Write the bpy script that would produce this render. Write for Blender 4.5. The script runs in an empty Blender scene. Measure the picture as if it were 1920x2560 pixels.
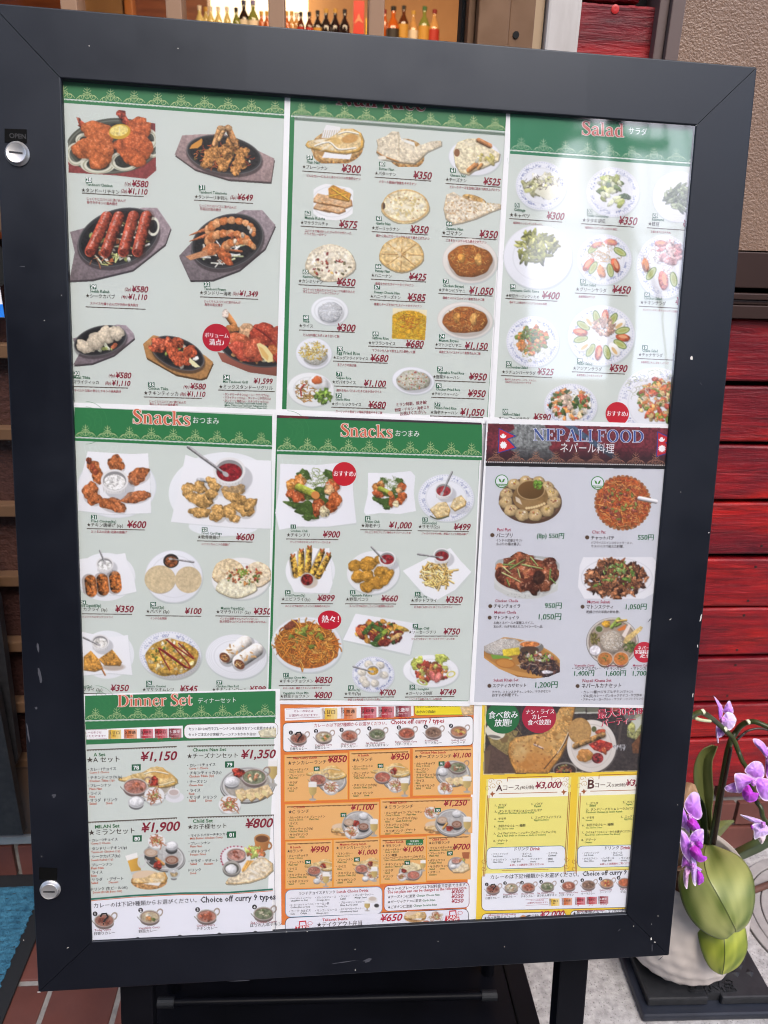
import bpy,bmesh,math,random
import numpy as np
from mathutils import Matrix,Vector
SC=bpy.context.scene
rng=np.random.default_rng(7)
random.seed(7)
# ------------------------------------------------------------------ camera
FPX=1850.0                       # focal length in pixels of a 1920 px wide picture
_d=np.array([-160.,4970.,FPX]); _d /= np.linalg.norm(_d)
_h=np.array([22000.,20.,FPX]); _h -= _h.dot(_d)*_d; _h /= np.linalg.norm(_h)
WZ=-_d; WX=_h; WY=np.cross(WZ,WX)
W3=np.array([WX,WY,WZ])        # camera space (x right,y down,z forward) -> world
CAMP=np.array([0.,0.,1.15])
cam=bpy.data.cameras.new('camera'); camo=bpy.data.objects.new('camera', cam)
SC.collection.objects.link(camo); SC.camera=camo
cam.sensor_fit = 'HORIZONTAL'; cam.sensor_width=36; cam.lens=FPX/1920*36
cam.clip_start=.02; cam.clip_end=500
cam.dof.use_dof=True; cam.dof.focus_distance=.8; cam.dof.aperture_fstop=12
_cm=np.eye(4); _cm[:3,0]=W3 @ [1,0,0]; _cm[:3,1]=W3 @ [0,-1,0]; _cm[:3,2]=W3 @ [0,0,-1]; _cm[:3,3]=CAMP
camo.matrix_world=Matrix(_cm.tolist())
# ------------------------------------------------------------------ sky,sun,exposure
SUN_EL,SUN_AZ=52,165
world=bpy.data.worlds.new('World'); SC.world=world; world.use_nodes=True
_nt=world.node_tree; _nt.nodes.clear()
_sky=_nt.nodes.new('ShaderNodeTexSky'); _sky.sky_type = 'NISHITA'; _sky.sun_disc=False
_sky.sun_elevation=math.radians(SUN_EL); _sky.sun_rotation=math.radians(SUN_AZ)
_sky.air_density=.8; _sky.dust_density=2.4
_bg=_nt.nodes.new('ShaderNodeBackground'); _bg.inputs[1].default_value=.15
_wo=_nt.nodes.new('ShaderNodeOutputWorld')
_nt.links.new(_sky.outputs[0],_bg.inputs[0]); _nt.links.new(_bg.outputs[0],_wo.inputs[0])
sun=bpy.data.lights.new('sun', 'SUN'); suno=bpy.data.objects.new('sun', sun); SC.collection.objects.link(suno)
sun.energy=1.15; sun.angle=math.radians(35); sun.color=(1,.94,.86)
_az=math.radians(SUN_AZ); _el=math.radians(SUN_EL)
_sd=Vector((math.sin(_az)*math.cos(_el),math.cos(_az)*math.cos(_el),math.sin(_el)))
suno.rotation_euler=_sd.to_track_quat('Z', 'Y').to_euler()
SC.view_settings.view_transform = 'Standard'; SC.view_settings.look = 'None'
SC.view_settings.gamma=1; SC.view_settings.exposure=1.27
SC.view_settings.use_curve_mapping=False
SC.cycles.pixel_filter_type = 'BLACKMAN_HARRIS'; SC.cycles.filter_width=1.05; SC.cycles.max_bounces=8; SC.cycles.transparent_max_bounces=16
# ------------------------------------------------------------------ rays and frames
def ray(px,py):
    v=np.array([px-960.,py-1280.,FPX]); return W3 @ v
def on_y(px,py,Y):
    r=ray(px,py); return Vector(CAMP+r*(Y/r[1]))
def on_z(px,py,Z=0.0):
    r=ray(px,py); return Vector(CAMP+r*((Z-CAMP[2])/r[2]))
def at_depth(px,py,dpt):
    return Vector(CAMP+ray(px,py)*(dpt/FPX))
# board pose: fitted; local x along the board,y up the board,z out of it; origin=upper left corner of the opening
BR=np.array([[0.99365312,-0.0289381,-0.10870173],[0.01156053,0.98749732,-0.15721129],[0.11189206,0.15495684,0.98156434]])
BT=np.array([-0.27914795,-0.37464501,0.63947229])
BW,BH,BB=.58,.8312,.0557
_bx=W3 @ BR[:,0]; _by=-(W3 @ BR[:,1]); _bz=np.cross(_bx,_by); _bo=CAMP+W3 @ BT
BM=Matrix([[_bx[i],_by[i],_bz[i],_bo[i]] for i in range(3)]+[[0,0,0,1]])
PZ=-.006                         # the printed sheets lie this far behind the front of the frame
def P(px,py,z=PZ):
    """photo pixel -> (u,v) on the board plane at local height z; arrays allowed"""
    px=np.asarray(px,float); py=np.asarray(py,float)
    r=np.stack([px-960,py-1280,np.full(px.shape,FPX)],-1) @ W3.T
    n=_bz; o=_bo+n*z
    t=((o-CAMP) @ n)/(r @ n)
    q=CAMP+r*t[...,None]-_bo
    return np.stack([q @ _bx,q @ _by],-1)
# ------------------------------------------------------------------ materials
def s2l(c):
    c=np.asarray(c,float)
    if c.max()>1.0: c=c/255.
    return np.where(c<=.04045,c/12.92,((c+.055)/1.055)**2.4)
def mat(name,col=(.5,.5,.5),rough=.6,metal=0,spec=.5,noise=None,bump=None,coat=0,emit=None,trans=0,rnoise=None):
    """col linear rgb; noise=(scale,second colour,detail[,stretch]); bump=(scale,strength,distance)"""
    m=bpy.data.materials.new(name); m.use_nodes=True; nt=m.node_tree; b=nt.nodes['Principled BSDF']
    b.inputs['Base Color'].default_value=(*col,1); b.inputs['Roughness'].default_value=rough
    b.inputs['Metallic'].default_value=metal; b.inputs['Specular IOR Level'].default_value=spec
    b.inputs['Coat Weight'].default_value=coat; b.inputs['Transmission Weight'].default_value=trans
    if emit: b.inputs['Emission Color'].default_value=(*emit[0],1); b.inputs['Emission Strength'].default_value=emit[1]
    tc=nt.nodes.new('ShaderNodeTexCoord')
    def tex(scale,detail=6,stretch=(1,1,1),rough=.6):
        mp=nt.nodes.new('ShaderNodeMapping'); mp.inputs['Scale'].default_value=stretch
        nt.links.new(tc.outputs['Object'],mp.inputs[0])
        n=nt.nodes.new('ShaderNodeTexNoise'); n.inputs['Scale'].default_value=scale; n.inputs['Detail'].default_value=detail
        n.inputs['Roughness'].default_value=rough; nt.links.new(mp.outputs[0],n.inputs[0]); return n
    if noise:
        n=tex(noise[0],noise[2] if len(noise)>2 else 6,noise[3] if len(noise)>3 else (1,1,1))
        r=nt.nodes.new('ShaderNodeValToRGB'); r.color_ramp.elements[0].position=.32; r.color_ramp.elements[1].position=.68
        r.color_ramp.elements[0].color=(*col,1); r.color_ramp.elements[1].color=(*noise[1],1)
        nt.links.new(n.outputs[0],r.inputs[0]); nt.links.new(r.outputs[0],b.inputs['Base Color'])
    if rnoise:
        n=tex(rnoise[0],5); mr=nt.nodes.new('ShaderNodeMapRange'); mr.inputs[1].default_value=.3; mr.inputs[2].default_value=.7
        mr.inputs[3].default_value=rnoise[1]; mr.inputs[4].default_value=rnoise[2]
        nt.links.new(n.outputs[0],mr.inputs[0]); nt.links.new(mr.outputs[0],b.inputs['Roughness'])
    if bump:
        n=tex(bump[0],bump[3] if len(bump)>3 else 4,bump[4] if len(bump)>4 else (1,1,1)); bp=nt.nodes.new('ShaderNodeBump')
        bp.inputs['Strength'].default_value=bump[1]; bp.inputs['Distance'].default_value=bump[2]
        nt.links.new(n.outputs[0],bp.inputs['Height']); nt.links.new(bp.outputs[0],b.inputs['Normal'])
    return m
def mat_vc(name,rough=.5,spec=.3,bump=None,coat=0,sss=0):
    m=mat(name,rough=rough,spec=spec,bump=bump,coat=coat); nt=m.node_tree
    a=nt.nodes.new('ShaderNodeVertexColor'); a.layer_name = 'Col'
    nt.links.new(a.outputs[0],nt.nodes['Principled BSDF'].inputs['Base Color'])
    return m
# ------------------------------------------------------------------ objects
def link(o,parent=None,label=None,cat=None,group=None,kind=None):
    SC.collection.objects.link(o)
    if parent is not None: o.parent=parent
    if label: o['label']=label
    if cat: o['category']=cat
    if group: o['group']=group
    if kind: o['kind']=kind
    return o
def thing(name,label,cat,M=None,group=None):
    o=bpy.data.objects.new(name,None); link(o,None,label,cat,group); o.empty_display_size=.05
    if M is not None: o.matrix_world=M
    return o
def mesh_obj(name,verts,faces,m,parent=None,smooth=False,M=None,colors=None,**k):
    me=bpy.data.meshes.new(name); me.from_pydata([tuple(v) for v in verts],[],[tuple(f) for f in faces])
    if m: me.materials.append(m)
    if smooth: me.polygons.foreach_set('use_smooth', [True]*len(me.polygons))
    if colors is not None:
        ca=me.color_attributes.new('Col', 'FLOAT_COLOR', 'POINT')
        c=np.ones((len(verts),4)); c[:,:3]=colors; ca.data.foreach_set('color', c.ravel())
    me.update(); o=bpy.data.objects.new(name,me)
    if M is not None: o.matrix_world=M
    return link(o,parent,**k)
class MB:
    """collects shapes,links them as one mesh"""
    def __init__(s): s.v=[]; s.f=[]
    def add(s,vs,fs):
        n=len(s.v); s.v+=[Vector(v) for v in vs]; s.f+=[[i+n for i in f] for f in fs]; return s
    def box(s,a,b,bev=0,M=None):
        x0,y0,z0=a; x1,y1,z1=b
        if bev:
            bm=bmesh.new(); bmesh.ops.create_cube(bm,size=1)
            for v in bm.verts: v.co=Vector(((x0+x1)/2+v.co.x*(x1-x0),(y0+y1)/2+v.co.y*(y1-y0),(z0+z1)/2+v.co.z*(z1-z0)))
            bmesh.ops.bevel(bm,geom=bm.edges[:],offset=bev,segments=2,affect='EDGES', profile=.6)
            bm.verts.index_update(); vs=[v.co.copy() for v in bm.verts]; fs=[[v.index for v in f.verts] for f in bm.faces]; bm.free()
        else:
            vs=[Vector(p) for p in ((x0,y0,z0),(x1,y0,z0),(x1,y1,z0),(x0,y1,z0),(x0,y0,z1),(x1,y0,z1),(x1,y1,z1),(x0,y1,z1))]
            fs=[(3,2,1,0),(4,5,6,7),(0,1,5,4),(1,2,6,5),(2,3,7,6),(3,0,4,7)]
        if M is not None: vs=[M @ v for v in vs]
        return s.add(vs,fs)
    def prism(s,pts,z0,z1,M=None):
        n=len(pts); vs=[Vector((p[0],p[1],z0)) for p in pts]+[Vector((p[0],p[1],z1)) for p in pts]
        fs=[list(range(n))[::-1],list(range(n,2*n))]+[(i,(i+1) % n,n+(i+1) % n,n+i) for i in range(n)]
        if M is not None: vs=[M @ v for v in vs]
        return s.add(vs,fs)
    def tube(s,pts,r,seg=10,cap=True):
        pts=[Vector(p) for p in pts]; rs=r if hasattr(r,'__len__') else [r]*len(pts); vs=[]; fs=[]
        t0=(pts[1]-pts[0]).normalized(); up=Vector((0,0,1)) if abs(t0.z)<.9 else Vector((1,0,0)); a=t0.cross(up).normalized()
        for i,p in enumerate(pts):
            t=(pts[min(i+1,len(pts)-1)]-pts[max(i-1,0)]).normalized(); a=(a-t*a.dot(t)).normalized(); b=t.cross(a)
            for k in range(seg):
                an=2*math.pi*k/seg; vs.append(p+(a*math.cos(an)+b*math.sin(an))*rs[i])
        for i in range(len(pts)-1):
            for k in range(seg): fs.append((i*seg+k,i*seg+(k+1) % seg,(i+1)*seg+(k+1) % seg,(i+1)*seg+k))
        if cap: fs+=[list(range(seg))[::-1],list(range((len(pts)-1)*seg,len(pts)*seg))]
        return s.add(vs,fs)
    def lathe(s,prof,seg=32,M=None,cap=True):
        vs=[]; fs=[]
        for (r,z) in prof:
            for k in range(seg):
                a=2*math.pi*k/seg; vs.append(Vector((r*math.cos(a),r*math.sin(a),z)))
        n=len(prof)
        for i in range(n-1):
            for k in range(seg): fs.append((i*seg+k,i*seg+(k+1) % seg,(i+1)*seg+(k+1) % seg,(i+1)*seg+k))
        if cap: fs+=[list(range(seg))[::-1],list(range((n-1)*seg,n*seg))]
        if M is not None: vs=[M @ v for v in vs]
        return s.add(vs,fs)
    def build(s,name,m,parent=None,smooth=False,M=None,**k):
        o=mesh_obj(name,s.v,s.f,m,parent,smooth,M,**k)
        if smooth == 'auto':
            pass
        return o
def angle_smooth(o,deg=35):
    me=o.data; me.polygons.foreach_set('use_smooth', [True]*len(me.polygons))
    bm=bmesh.new(); bm.from_mesh(me)
    for e in bm.edges:
        if len(e.link_faces)==2 and e.calc_face_angle(0)>math.radians(deg): e.smooth=False
    bm.to_mesh(me); bm.free(); return o
# ================================================================== setting: ground,street behind the viewer
WY0=1.12                          # distance of the shop wall
L=lambda *c: tuple(float(x) for x in s2l(np.array(c,float)))
concrete=mat('concrete', L(138,136,136),.85,noise=(70,L(184,182,182),12),bump=(120,.8,.003,8))
_n=concrete.node_tree; _b=_n.nodes['Principled BSDF']      # dark grit in the concrete
_v=_n.nodes.new('ShaderNodeTexVoronoi'); _v.inputs['Scale'].default_value=190; _tc=_n.nodes.new('ShaderNodeTexCoord'); _n.links.new(_tc.outputs['Object'],_v.inputs[0])
_r=_n.nodes.new('ShaderNodeValToRGB'); _r.color_ramp.elements[0].position=.14; _r.color_ramp.elements[0].color=(.28,.27,.26,1); _r.color_ramp.elements[1].position=.24; _r.color_ramp.elements[1].color=(1,1,1,1)
_n.links.new(_v.outputs['Distance'],_r.inputs[0]); _m=_n.nodes.new('ShaderNodeMixRGB'); _m.blend_type = 'MULTIPLY'; _m.inputs[0].default_value=.75
_src=_b.inputs['Base Color'].links[0].from_socket; _n.links.new(_src,_m.inputs[1]); _n.links.new(_r.outputs[0],_m.inputs[2]); _n.links.new(_m.outputs[0],_b.inputs['Base Color'])
asphalt=mat('asphalt', (.05,.05,.052),.9,noise=(40,(.075,.075,.075),8))
grout=mat('grout', L(112,108,106),.9,noise=(60,L(140,136,132),6),bump=(200,.4,.001))
tile_m=mat('red_brown_tile', L(86,48,42),.5,noise=(9,L(104,60,52),8),bump=(120,.25,.0006),rnoise=(14,.4,.7))
def randomize(m,amt=.25,hue=.0):
    nt=m.node_tree; b=nt.nodes['Principled BSDF']; oi=nt.nodes.new('ShaderNodeObjectInfo'); h=nt.nodes.new('ShaderNodeHueSaturation'); mr=nt.nodes.new('ShaderNodeMapRange')
    mr.inputs[3].default_value=1-amt; mr.inputs[4].default_value=1+amt; nt.links.new(oi.outputs['Random'],mr.inputs[0]); nt.links.new(mr.outputs[0],h.inputs['Value'])
    s=b.inputs['Base Color'].links[0].from_socket; nt.links.new(s,h.inputs['Color']); nt.links.new(h.outputs[0],b.inputs['Base Color'])
    for n in nt.nodes:                 # shift the texture by object so alike pieces differ
        if n.type == 'MAPPING': v=nt.nodes.new('ShaderNodeCombineXYZ'); k=nt.nodes.new('ShaderNodeMath'); k.operation = 'MULTIPLY'; k.inputs[1].default_value=37.; nt.links.new(oi.outputs['Random'],k.inputs[0]); [nt.links.new(k.outputs[0],v.inputs[i]) for i in range(3)]; nt.links.new(v.outputs[0],n.inputs['Location'])
randomize(tile_m,.16)
mesh_obj('ground', [(-60,-60,-.012),(60,-60,-.012),(60,WY0+.3,-.012),(-60,WY0+.3,-.012)],[(0,1,2,3)],asphalt,kind='structure')
mb=MB(); mb.box((.02,.2,-.011),(2.6,WY0+.02,0)); mb.build('pavement', concrete,kind='structure')
mb=MB(); mb.box((-1.9,.2,-.011),(.016,WY0+.02,-.002)); tf=mb.build('tile_floor', grout,kind='structure')
mb=MB(); mb.box((-.0515,-.1065,-.006),(.0515,.1065,.0),.002); tproto=None
x=-.323+.0555-.111*12
for i in range(15):
    for j in range(4):
        cx=-.3785+.111*(i-11)+.111; cy=1.008-.222*j
        if cx+.055>.016: continue
        if tproto is None: tproto=mb.build('tile', tile_m,tf); o=tproto
        else: o=tproto.copy(); SC.collection.objects.link(o); o.parent=tf
        o.location=(cx,cy,random.uniform(0,.0006)); o.rotation_euler=(random.uniform(-.003,.003),random.uniform(-.003,.003),random.uniform(-.004,.004))
# ---- opposite side of the street (only its reflection in the case is seen)
fac=mat('render_wall', L(96,90,84),.8,noise=(2,L(110,104,96),6)); fac2=mat('dark_wall', L(62,56,54),.8,noise=(2,L(76,68,64),6)); glassd=mat('dark_glass', (.02,.025,.03),.08,spec=.8)
def house(label,x0,x1,y,h,m,gable=0,nx=4,nz=3):
    t=thing('town_building', label,'building', Matrix.Translation(((x0+x1)/2,y,0)),'buildings across the street'); w=(x1-x0)/2
    b=MB(); b.box((-w,-5,0),(w,0,h)); b.build('wall', m,t)
    b=MB(); b.add([(-w-.2,-5.2,h),(w+.2,-5.2,h),(w+.2,.3,h),(-w-.2,.3,h),(-w-.2,-2.5,h+gable+.15),(w+.2,-2.5,h+gable+.15)],[(0,1,5,4),(2,3,4,5),(3,0,4),(1,2,5),(3,2,1,0)]); b.build('roof', fac2,t)
    for i in range(nx):
        for j in range(nz):
            cx=-w+(i+.5)*2*w/nx; cz=1.4+j*(h-1)/nz
            b=MB(); b.box((cx-.5,0.003,cz-.5),(cx+.5,.06,cz+.6)); f=b.build('window', fac2,t); b=MB(); b.box((cx-.44,.061,cz-.44),(cx+.44,.066,cz+.54)); b.build('pane', glassd,f)
house('tall dark building across the street, left of the camera', -12,3.6,-9,9,fac2,0,7,3)
house('lower pale house across the street, right of the camera', 4.0,12,-9.5,2.9,fac,.9,5,1)
house('tall narrow building at the far right across the street', 13,19,-10.5,8,fac,0,3,3)
b=MB(); b.prism([(3.55,5.0),(3.55,9),(4.95,9),(4.75,8)],8.9,9.3,Matrix.Rotation(math.pi/2,4,'X')); b.build('reflection_fin', fac2,label='dark slanting fin added on the corner of the tall building to cut the reflected sky', cat='added fin')  # added fin, shaped to give the reflected sky a slanting dark edge
pl=thing('utility_pole', 'grey utility pole with crossarms and a slanting brace across the street', 'pole', Matrix.Translation((3.62,-6.2,0))); b=MB(); b.tube([(0,0,0),(.05,0,8.6)],[.13,.09],12); b.build('post', fac2,pl); b=MB(); b.box((-.9,-.05,6.2),(.9,.05,6.3)); b.box((-.5,-.05,5.25),(.6,.05,5.33)); b.build('crossarm', fac2,pl); b=MB(); b.tube([(0,0,3.1),(-.5,.2,5.9),(-.6,.2,6.6)],.05,8); b.tube([(.02,0,4.6),(.5,0,3.4)],.035,8); b.build('brace', fac2,pl)
for k,(x0,z0,x1,z1,r) in enumerate(((-10,6.9,14,6.6,.014),(-10,5.9,14,5.0,.014),(3.9,6.2,4.9,2.9,.014),(4.1,6.2,5.3,3.0,.018),(4.3,6.2,6.4,3.1,.014))):
    b=MB(); b.tube([(x0+(x1-x0)*t/20,-6.2-(.0 if k<2 else 1.2)*t/20,z0+(z1-z0)*t/20-(1.1 if k<2 else .35)*math.sin(math.pi*t/20)) for t in range(21)],r,5)
    b.build('overhead_wire', fac2,label='thin black overhead wire across the street, %s' % ('uppermost of the long ones', 'lower of the long ones', 'steepest of the drops to the low house', 'middle drop to the low house', 'flattest drop to the low house')[k],cat='wire', group='overhead wires')
# ================================================================== shop front
brown=mat('brown_aluminium', L(112,84,62),.38,metal=.35,noise=(3,L(124,94,70),3),rnoise=(30,.3,.5)); brown2=mat('dark_brown_aluminium', L(62,46,42),.35,metal=.3,noise=(3,L(70,52,47),3)); beige=mat('beige_strip', L(170,146,118),.6); whitew=mat('white_paint', L(176,170,166),.7,noise=(30,L(196,191,188),8,(1,1,.2)),bump=(40,.3,.001))
blackm=mat('black_gap', (.004,.004,.004),.9)
def clear_sheet(name,f0,rough,bump=None):
    m=bpy.data.materials.new(name); m.use_nodes=True; nt=m.node_tree; nt.nodes.clear(); N=nt.nodes.new; Lk=nt.links.new
    o=N('ShaderNodeOutputMaterial'); mx=N('ShaderNodeMixShader'); lw=N('ShaderNodeLayerWeight'); lw.inputs[0].default_value=.5; pw_=N('ShaderNodeMath'); pw_.operation = 'POWER'; pw_.inputs[1].default_value=5
    ma=N('ShaderNodeMath'); ma.operation = 'MULTIPLY_ADD'; ma.inputs[1].default_value=1-f0; ma.inputs[2].default_value=f0; tr=N('ShaderNodeBsdfTransparent'); gl=N('ShaderNodeBsdfGlossy'); gl.inputs['Roughness'].default_value=rough
    Lk(lw.outputs['Facing'],pw_.inputs[0]); Lk(pw_.outputs[0],ma.inputs[0]); Lk(ma.outputs[0],mx.inputs[0]); Lk(tr.outputs[0],mx.inputs[1]); Lk(gl.outputs[0],mx.inputs[2]); Lk(mx.outputs[0],o.inputs[0])
    if rough>.035: tc=N('ShaderNodeTexCoord'); rn=N('ShaderNodeTexNoise'); rn.inputs['Scale'].default_value=6; rn.inputs['Detail'].default_value=6; mr=N('ShaderNodeMapRange'); mr.inputs[1].default_value=.35; mr.inputs[2].default_value=.65; mr.inputs[3].default_value=rough*.5; mr.inputs[4].default_value=rough*1.6; Lk(tc.outputs['Object'],rn.inputs[0]); Lk(rn.outputs[0],mr.inputs[0]); Lk(mr.outputs[0],gl.inputs['Roughness'])
    if bump: tc=N('ShaderNodeTexCoord'); nn=N('ShaderNodeTexNoise'); nn.inputs['Scale'].default_value=bump[0]; nn.inputs['Detail'].default_value=2; bp=N('ShaderNodeBump'); bp.inputs['Strength'].default_value=bump[1]; bp.inputs['Distance'].default_value=bump[2]; Lk(tc.outputs['Object'],nn.inputs[0]); Lk(nn.outputs[0],bp.inputs['Height']); Lk(bp.outputs[0],gl.inputs['Normal'])
    return m
def wx(px,py=40,Y=WY0): return on_y(px,py,Y).x
def wz(py,px=1900,Y=WY0): return on_y(px,py,Y).z
def red_wood():
    m=bpy.data.materials.new('red_painted_wood'); m.use_nodes=True; nt=m.node_tree; b=nt.nodes['Principled BSDF']; N=nt.nodes.new; Lk=nt.links.new
    tc=N('ShaderNodeTexCoord'); oi=N('ShaderNodeObjectInfo'); k=N('ShaderNodeMath'); k.operation = 'MULTIPLY'; k.inputs[1].default_value=40; Lk(oi.outputs['Random'],k.inputs[0]); cx=N('ShaderNodeCombineXYZ'); [Lk(k.outputs[0],cx.inputs[i]) for i in range(3)]
    def tex(sc,st,det,dis,rg=.6): mp=N('ShaderNodeMapping'); mp.inputs['Scale'].default_value=st; Lk(cx.outputs[0],mp.inputs['Location']); Lk(tc.outputs['Object'],mp.inputs[0]); n=N('ShaderNodeTexNoise'); n.inputs['Scale'].default_value=sc; n.inputs['Detail'].default_value=det; n.inputs['Distortion'].default_value=dis; n.inputs['Roughness'].default_value=rg; Lk(mp.outputs[0],n.inputs[0]); return n
    def ramp(src,*st):
        r=N('ShaderNodeValToRGB'); e=r.color_ramp.elements; e[0].position,e[1].position=st[0][0],st[-1][0]; e[0].color=(*st[0][1],1); e[1].color=(*st[-1][1],1)
        for q in st[1:-1]: x=e.new(q[0]); x.color=(*q[1],1)
        Lk(src,r.inputs[0]); return r
    big=ramp(tex(5,(.7,1,2.2),4,.4).outputs[0],(.3,(.085,.004,.011)),(.48,(.2,.006,.012)),(.66,(.38,.009,.008)))
    gr=ramp(tex(7,(1,1,13),8,1.3,.62).outputs[0],(.3,(.28,.3,.42)),(.48,(.85,.85,.9)),(.6,(1.15,1.1,1.1)))
    mx=N('ShaderNodeMixRGB'); mx.blend_type = 'MULTIPLY'; mx.inputs[0].default_value=.85; Lk(big.outputs[0],mx.inputs[1]); Lk(gr.outputs[0],mx.inputs[2]); Lk(mx.outputs[0],b.inputs['Base Color'])
    n2=tex(9,(1,1,11),10,1.1,.68); n3=tex(60,(.5,1,1.2),4,0); ad=N('ShaderNodeMixRGB'); ad.inputs[0].default_value=.3; Lk(n2.outputs[0],ad.inputs[1]); Lk(n3.outputs[0],ad.inputs[2])
    bp=N('ShaderNodeBump'); bp.inputs['Strength'].default_value=.9; bp.inputs['Distance'].default_value=.004; Lk(ad.outputs[0],bp.inputs['Height']); Lk(bp.outputs[0],b.inputs['Normal']); b.inputs['Roughness'].default_value=.42; b.inputs['Specular IOR Level'].default_value=.36
    return m
redw=red_wood()
def plank(parent,x0,x1,z0,z1,y,th=.018,name='plank'):
    """a sawn board with an uneven edge"""
    n=40; V=[]; F=[]; r=np.random.default_rng(int(z0*1000))
    t0=np.cumsum(r.normal(0,.00035,n+1)); t1=np.cumsum(r.normal(0,.00035,n+1)); t0 -= np.linspace(t0[0],t0[-1],n+1); t1 -= np.linspace(t1[0],t1[-1],n+1)
    w=x1-x0; h=z1-z0
    for i in range(n+1):
        x=-w/2+w*i/n; a,b=-h/2+t0[i],h/2+t1[i]; V+=[(x,0,a),(x,-th+.002,a),(x,-th,a+.003),(x,-th,b-.003),(x,-th+.002,b),(x,0,b)]
    for i in range(n):
        for j in range(6): F.append((i*6+j,(i+1)*6+j,(i+1)*6+(j+1) % 6,i*6+(j+1) % 6))
    F+=[list(range(6)),list(range(n*6,n*6+6))[::-1]]
    return _pl(name,V,F,parent,((x0+x1)/2,y,(z0+z1)/2))
def _pl(name,V,F,parent,loc):
    o=mesh_obj(name,V,F,redw,parent); o.location=Vector(loc)-(parent.matrix_world.translation if parent else Vector()); return o
pw=thing('plank_wall', 'wall of horizontal red painted wooden boards right of the menu board', 'wall', Matrix.Translation((1.0,WY0,.16)))
for a,b_ in ((797,950),(962,1100),(1110,1245),(1254,1379),(1391,1508),(1515,1630),(1639,1743),(1752,1830),(1839,1955)): plank(pw,.40,2.4,wz(b_),wz(a),WY0+.008)
nailm=mat('nail_head', (.03,.008,.008),.5)
for a,b_ in ((962,1100),(1110,1245),(1254,1379),(1391,1508),(1515,1630),(1639,1743)):
    for z in (wz(b_)+.012,wz(a)-.016): mb=MB(); mb.lathe([(.0003,0),(.0026,0),(.0024,.0008),(.0003,.0009)],10,Matrix.Translation((.752+random.uniform(-.008,.004)-1,-.0098,z+random.uniform(-.004,.004)-.16)) @ Matrix.Rotation(math.pi/2,4,'X')); mb.build('nail', nailm,pw)
mb=MB(); mb.box((-.6,.03,.0),(1.4,.06,.9)); mb.build('backing', blackm,pw)
for x in (.0,.5): mb=MB(); mb.box((x,.012,0),(x+.04,.029,.885)); mb.build('batten', mat('dark_batten', (.03,.02,.022),.8),pw)
pu=thing('plank_wall', 'red painted boards with a bolt head high between the white post and the brown window column', 'wall', Matrix.Translation((.39,WY0,1.3)))
zs=[1.18,1.3,1.448,1.56,1.68]; zs2=[.02+z for z in zs]
plank(pu,wx(1441),wx(1640),1.31,wz(10,1540),WY0+.02); plank(pu,wx(1441),wx(1640),1.17,1.30,WY0+.02); plank(pu,wx(1441),wx(1600),wz(10,1540)+.006,1.62,WY0+.028)
mb=MB(); mb.box((-.1,.035,-.15),(.1,.05,.5)); mb.build('backing', blackm,pu)
c=on_y(1539,22,WY0); mb=MB(); mb.lathe([(.0035,0),(.0055,.001),(.0055,.002),(.003,.0025)],16,Matrix.Translation(c-Vector((.39,WY0,1.3))-Vector((0,-.003,0))) @ Matrix.Rotation(math.pi/2,4,'X')); mb.build('bolt', mat('red_bolt', (.5,.02,.02),.4),pu)
# tile plinths
tp=thing('tile_plinth', 'low plinth of small red brown tiles under the red boards', 'wall', Matrix.Translation((1.0,WY0,0))); mb=MB(); mb.box((-.98,.002,0),(1.4,.1,.163)); mb.build('grout', grout,tp)
small=MB().box((-.0495,-.008,-.0265),(.0495,.003,.0265),.0015); sp0=None
for row,(zc,off) in enumerate(((.03,.876),(.092,.823),(.15,.77))):
    for k in range(-8,9):
        xc=off+.053+.106*k-1.0
        if xc<-.9 or xc>1.3: continue
        if sp0 is None: sp0=small.build('tile', tile_m,tp); o=sp0
        else: o=sp0.copy(); SC.collection.objects.link(o); o.parent=tp
        o.location=(xc,0,zc); o.scale=(1,1,1 if row<2 else .55)
st=thing('door_step', 'tiled door step with a silver threshold at the lower left', 'step', Matrix.Translation((-1.0,WY0,0))); mb=MB(); mb.box((-.9,.002,-.002),(.9,.2,.083)); mb.build('grout', grout,st); s0=None
mt=MB().box((-.098,-.008,-.034),(.098,.003,.034),.0015)
for k in range(8):
    if s0 is None: s0=mt.build('tile', tile_m,st); o=s0
    else: o=s0.copy(); SC.collection.objects.link(o); o.parent=st
    o.location=(-.565+1.0-.103-.206*(k-2),0,.040)
mb=MB(); mb.box((-.9,-.012,.0835),(.9,.06,.101),.002); mb.build('threshold', mat('silver_metal', (.42,.42,.42),.5,metal=.5),st)
# sliding door on the left
door=thing('sliding_door', 'brown framed sliding door with rippled dark glass behind the left edge of the board', 'door', Matrix.Translation((-1.0,WY0,.101)))
ripp=mat('rippled_glass', L(58,38,36),.25,noise=(5,L(74,50,44),4),bump=(70,1.0,.004,2,(1,1,1.6)))
for a,b_ in ((858,893),(1066,1096),(1257,1286),(1433,1459),(1597,1622),(1748,1773),(1891,1909)): mb=MB(); mb.box((-.8,-.012,wz(b_,20)-.101),(.9,.012,wz(a,20)-.101),.002); mb.build('rail', brown,door)
mb=MB(); mb.box((-.8,.014,wz(1900,20)-.101),(.9,.022,1.03)); mb.build('pane', ripp,door); mb=MB(); mb.box((-.8,-.006,0),(.9,.014,wz(1912,20)-.101),.001); mb.build('bottom_panel', mat('bottom_panel', L(84,64,50),.5,noise=(2,L(96,74,58),8,(6,1,1))),door)
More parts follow.
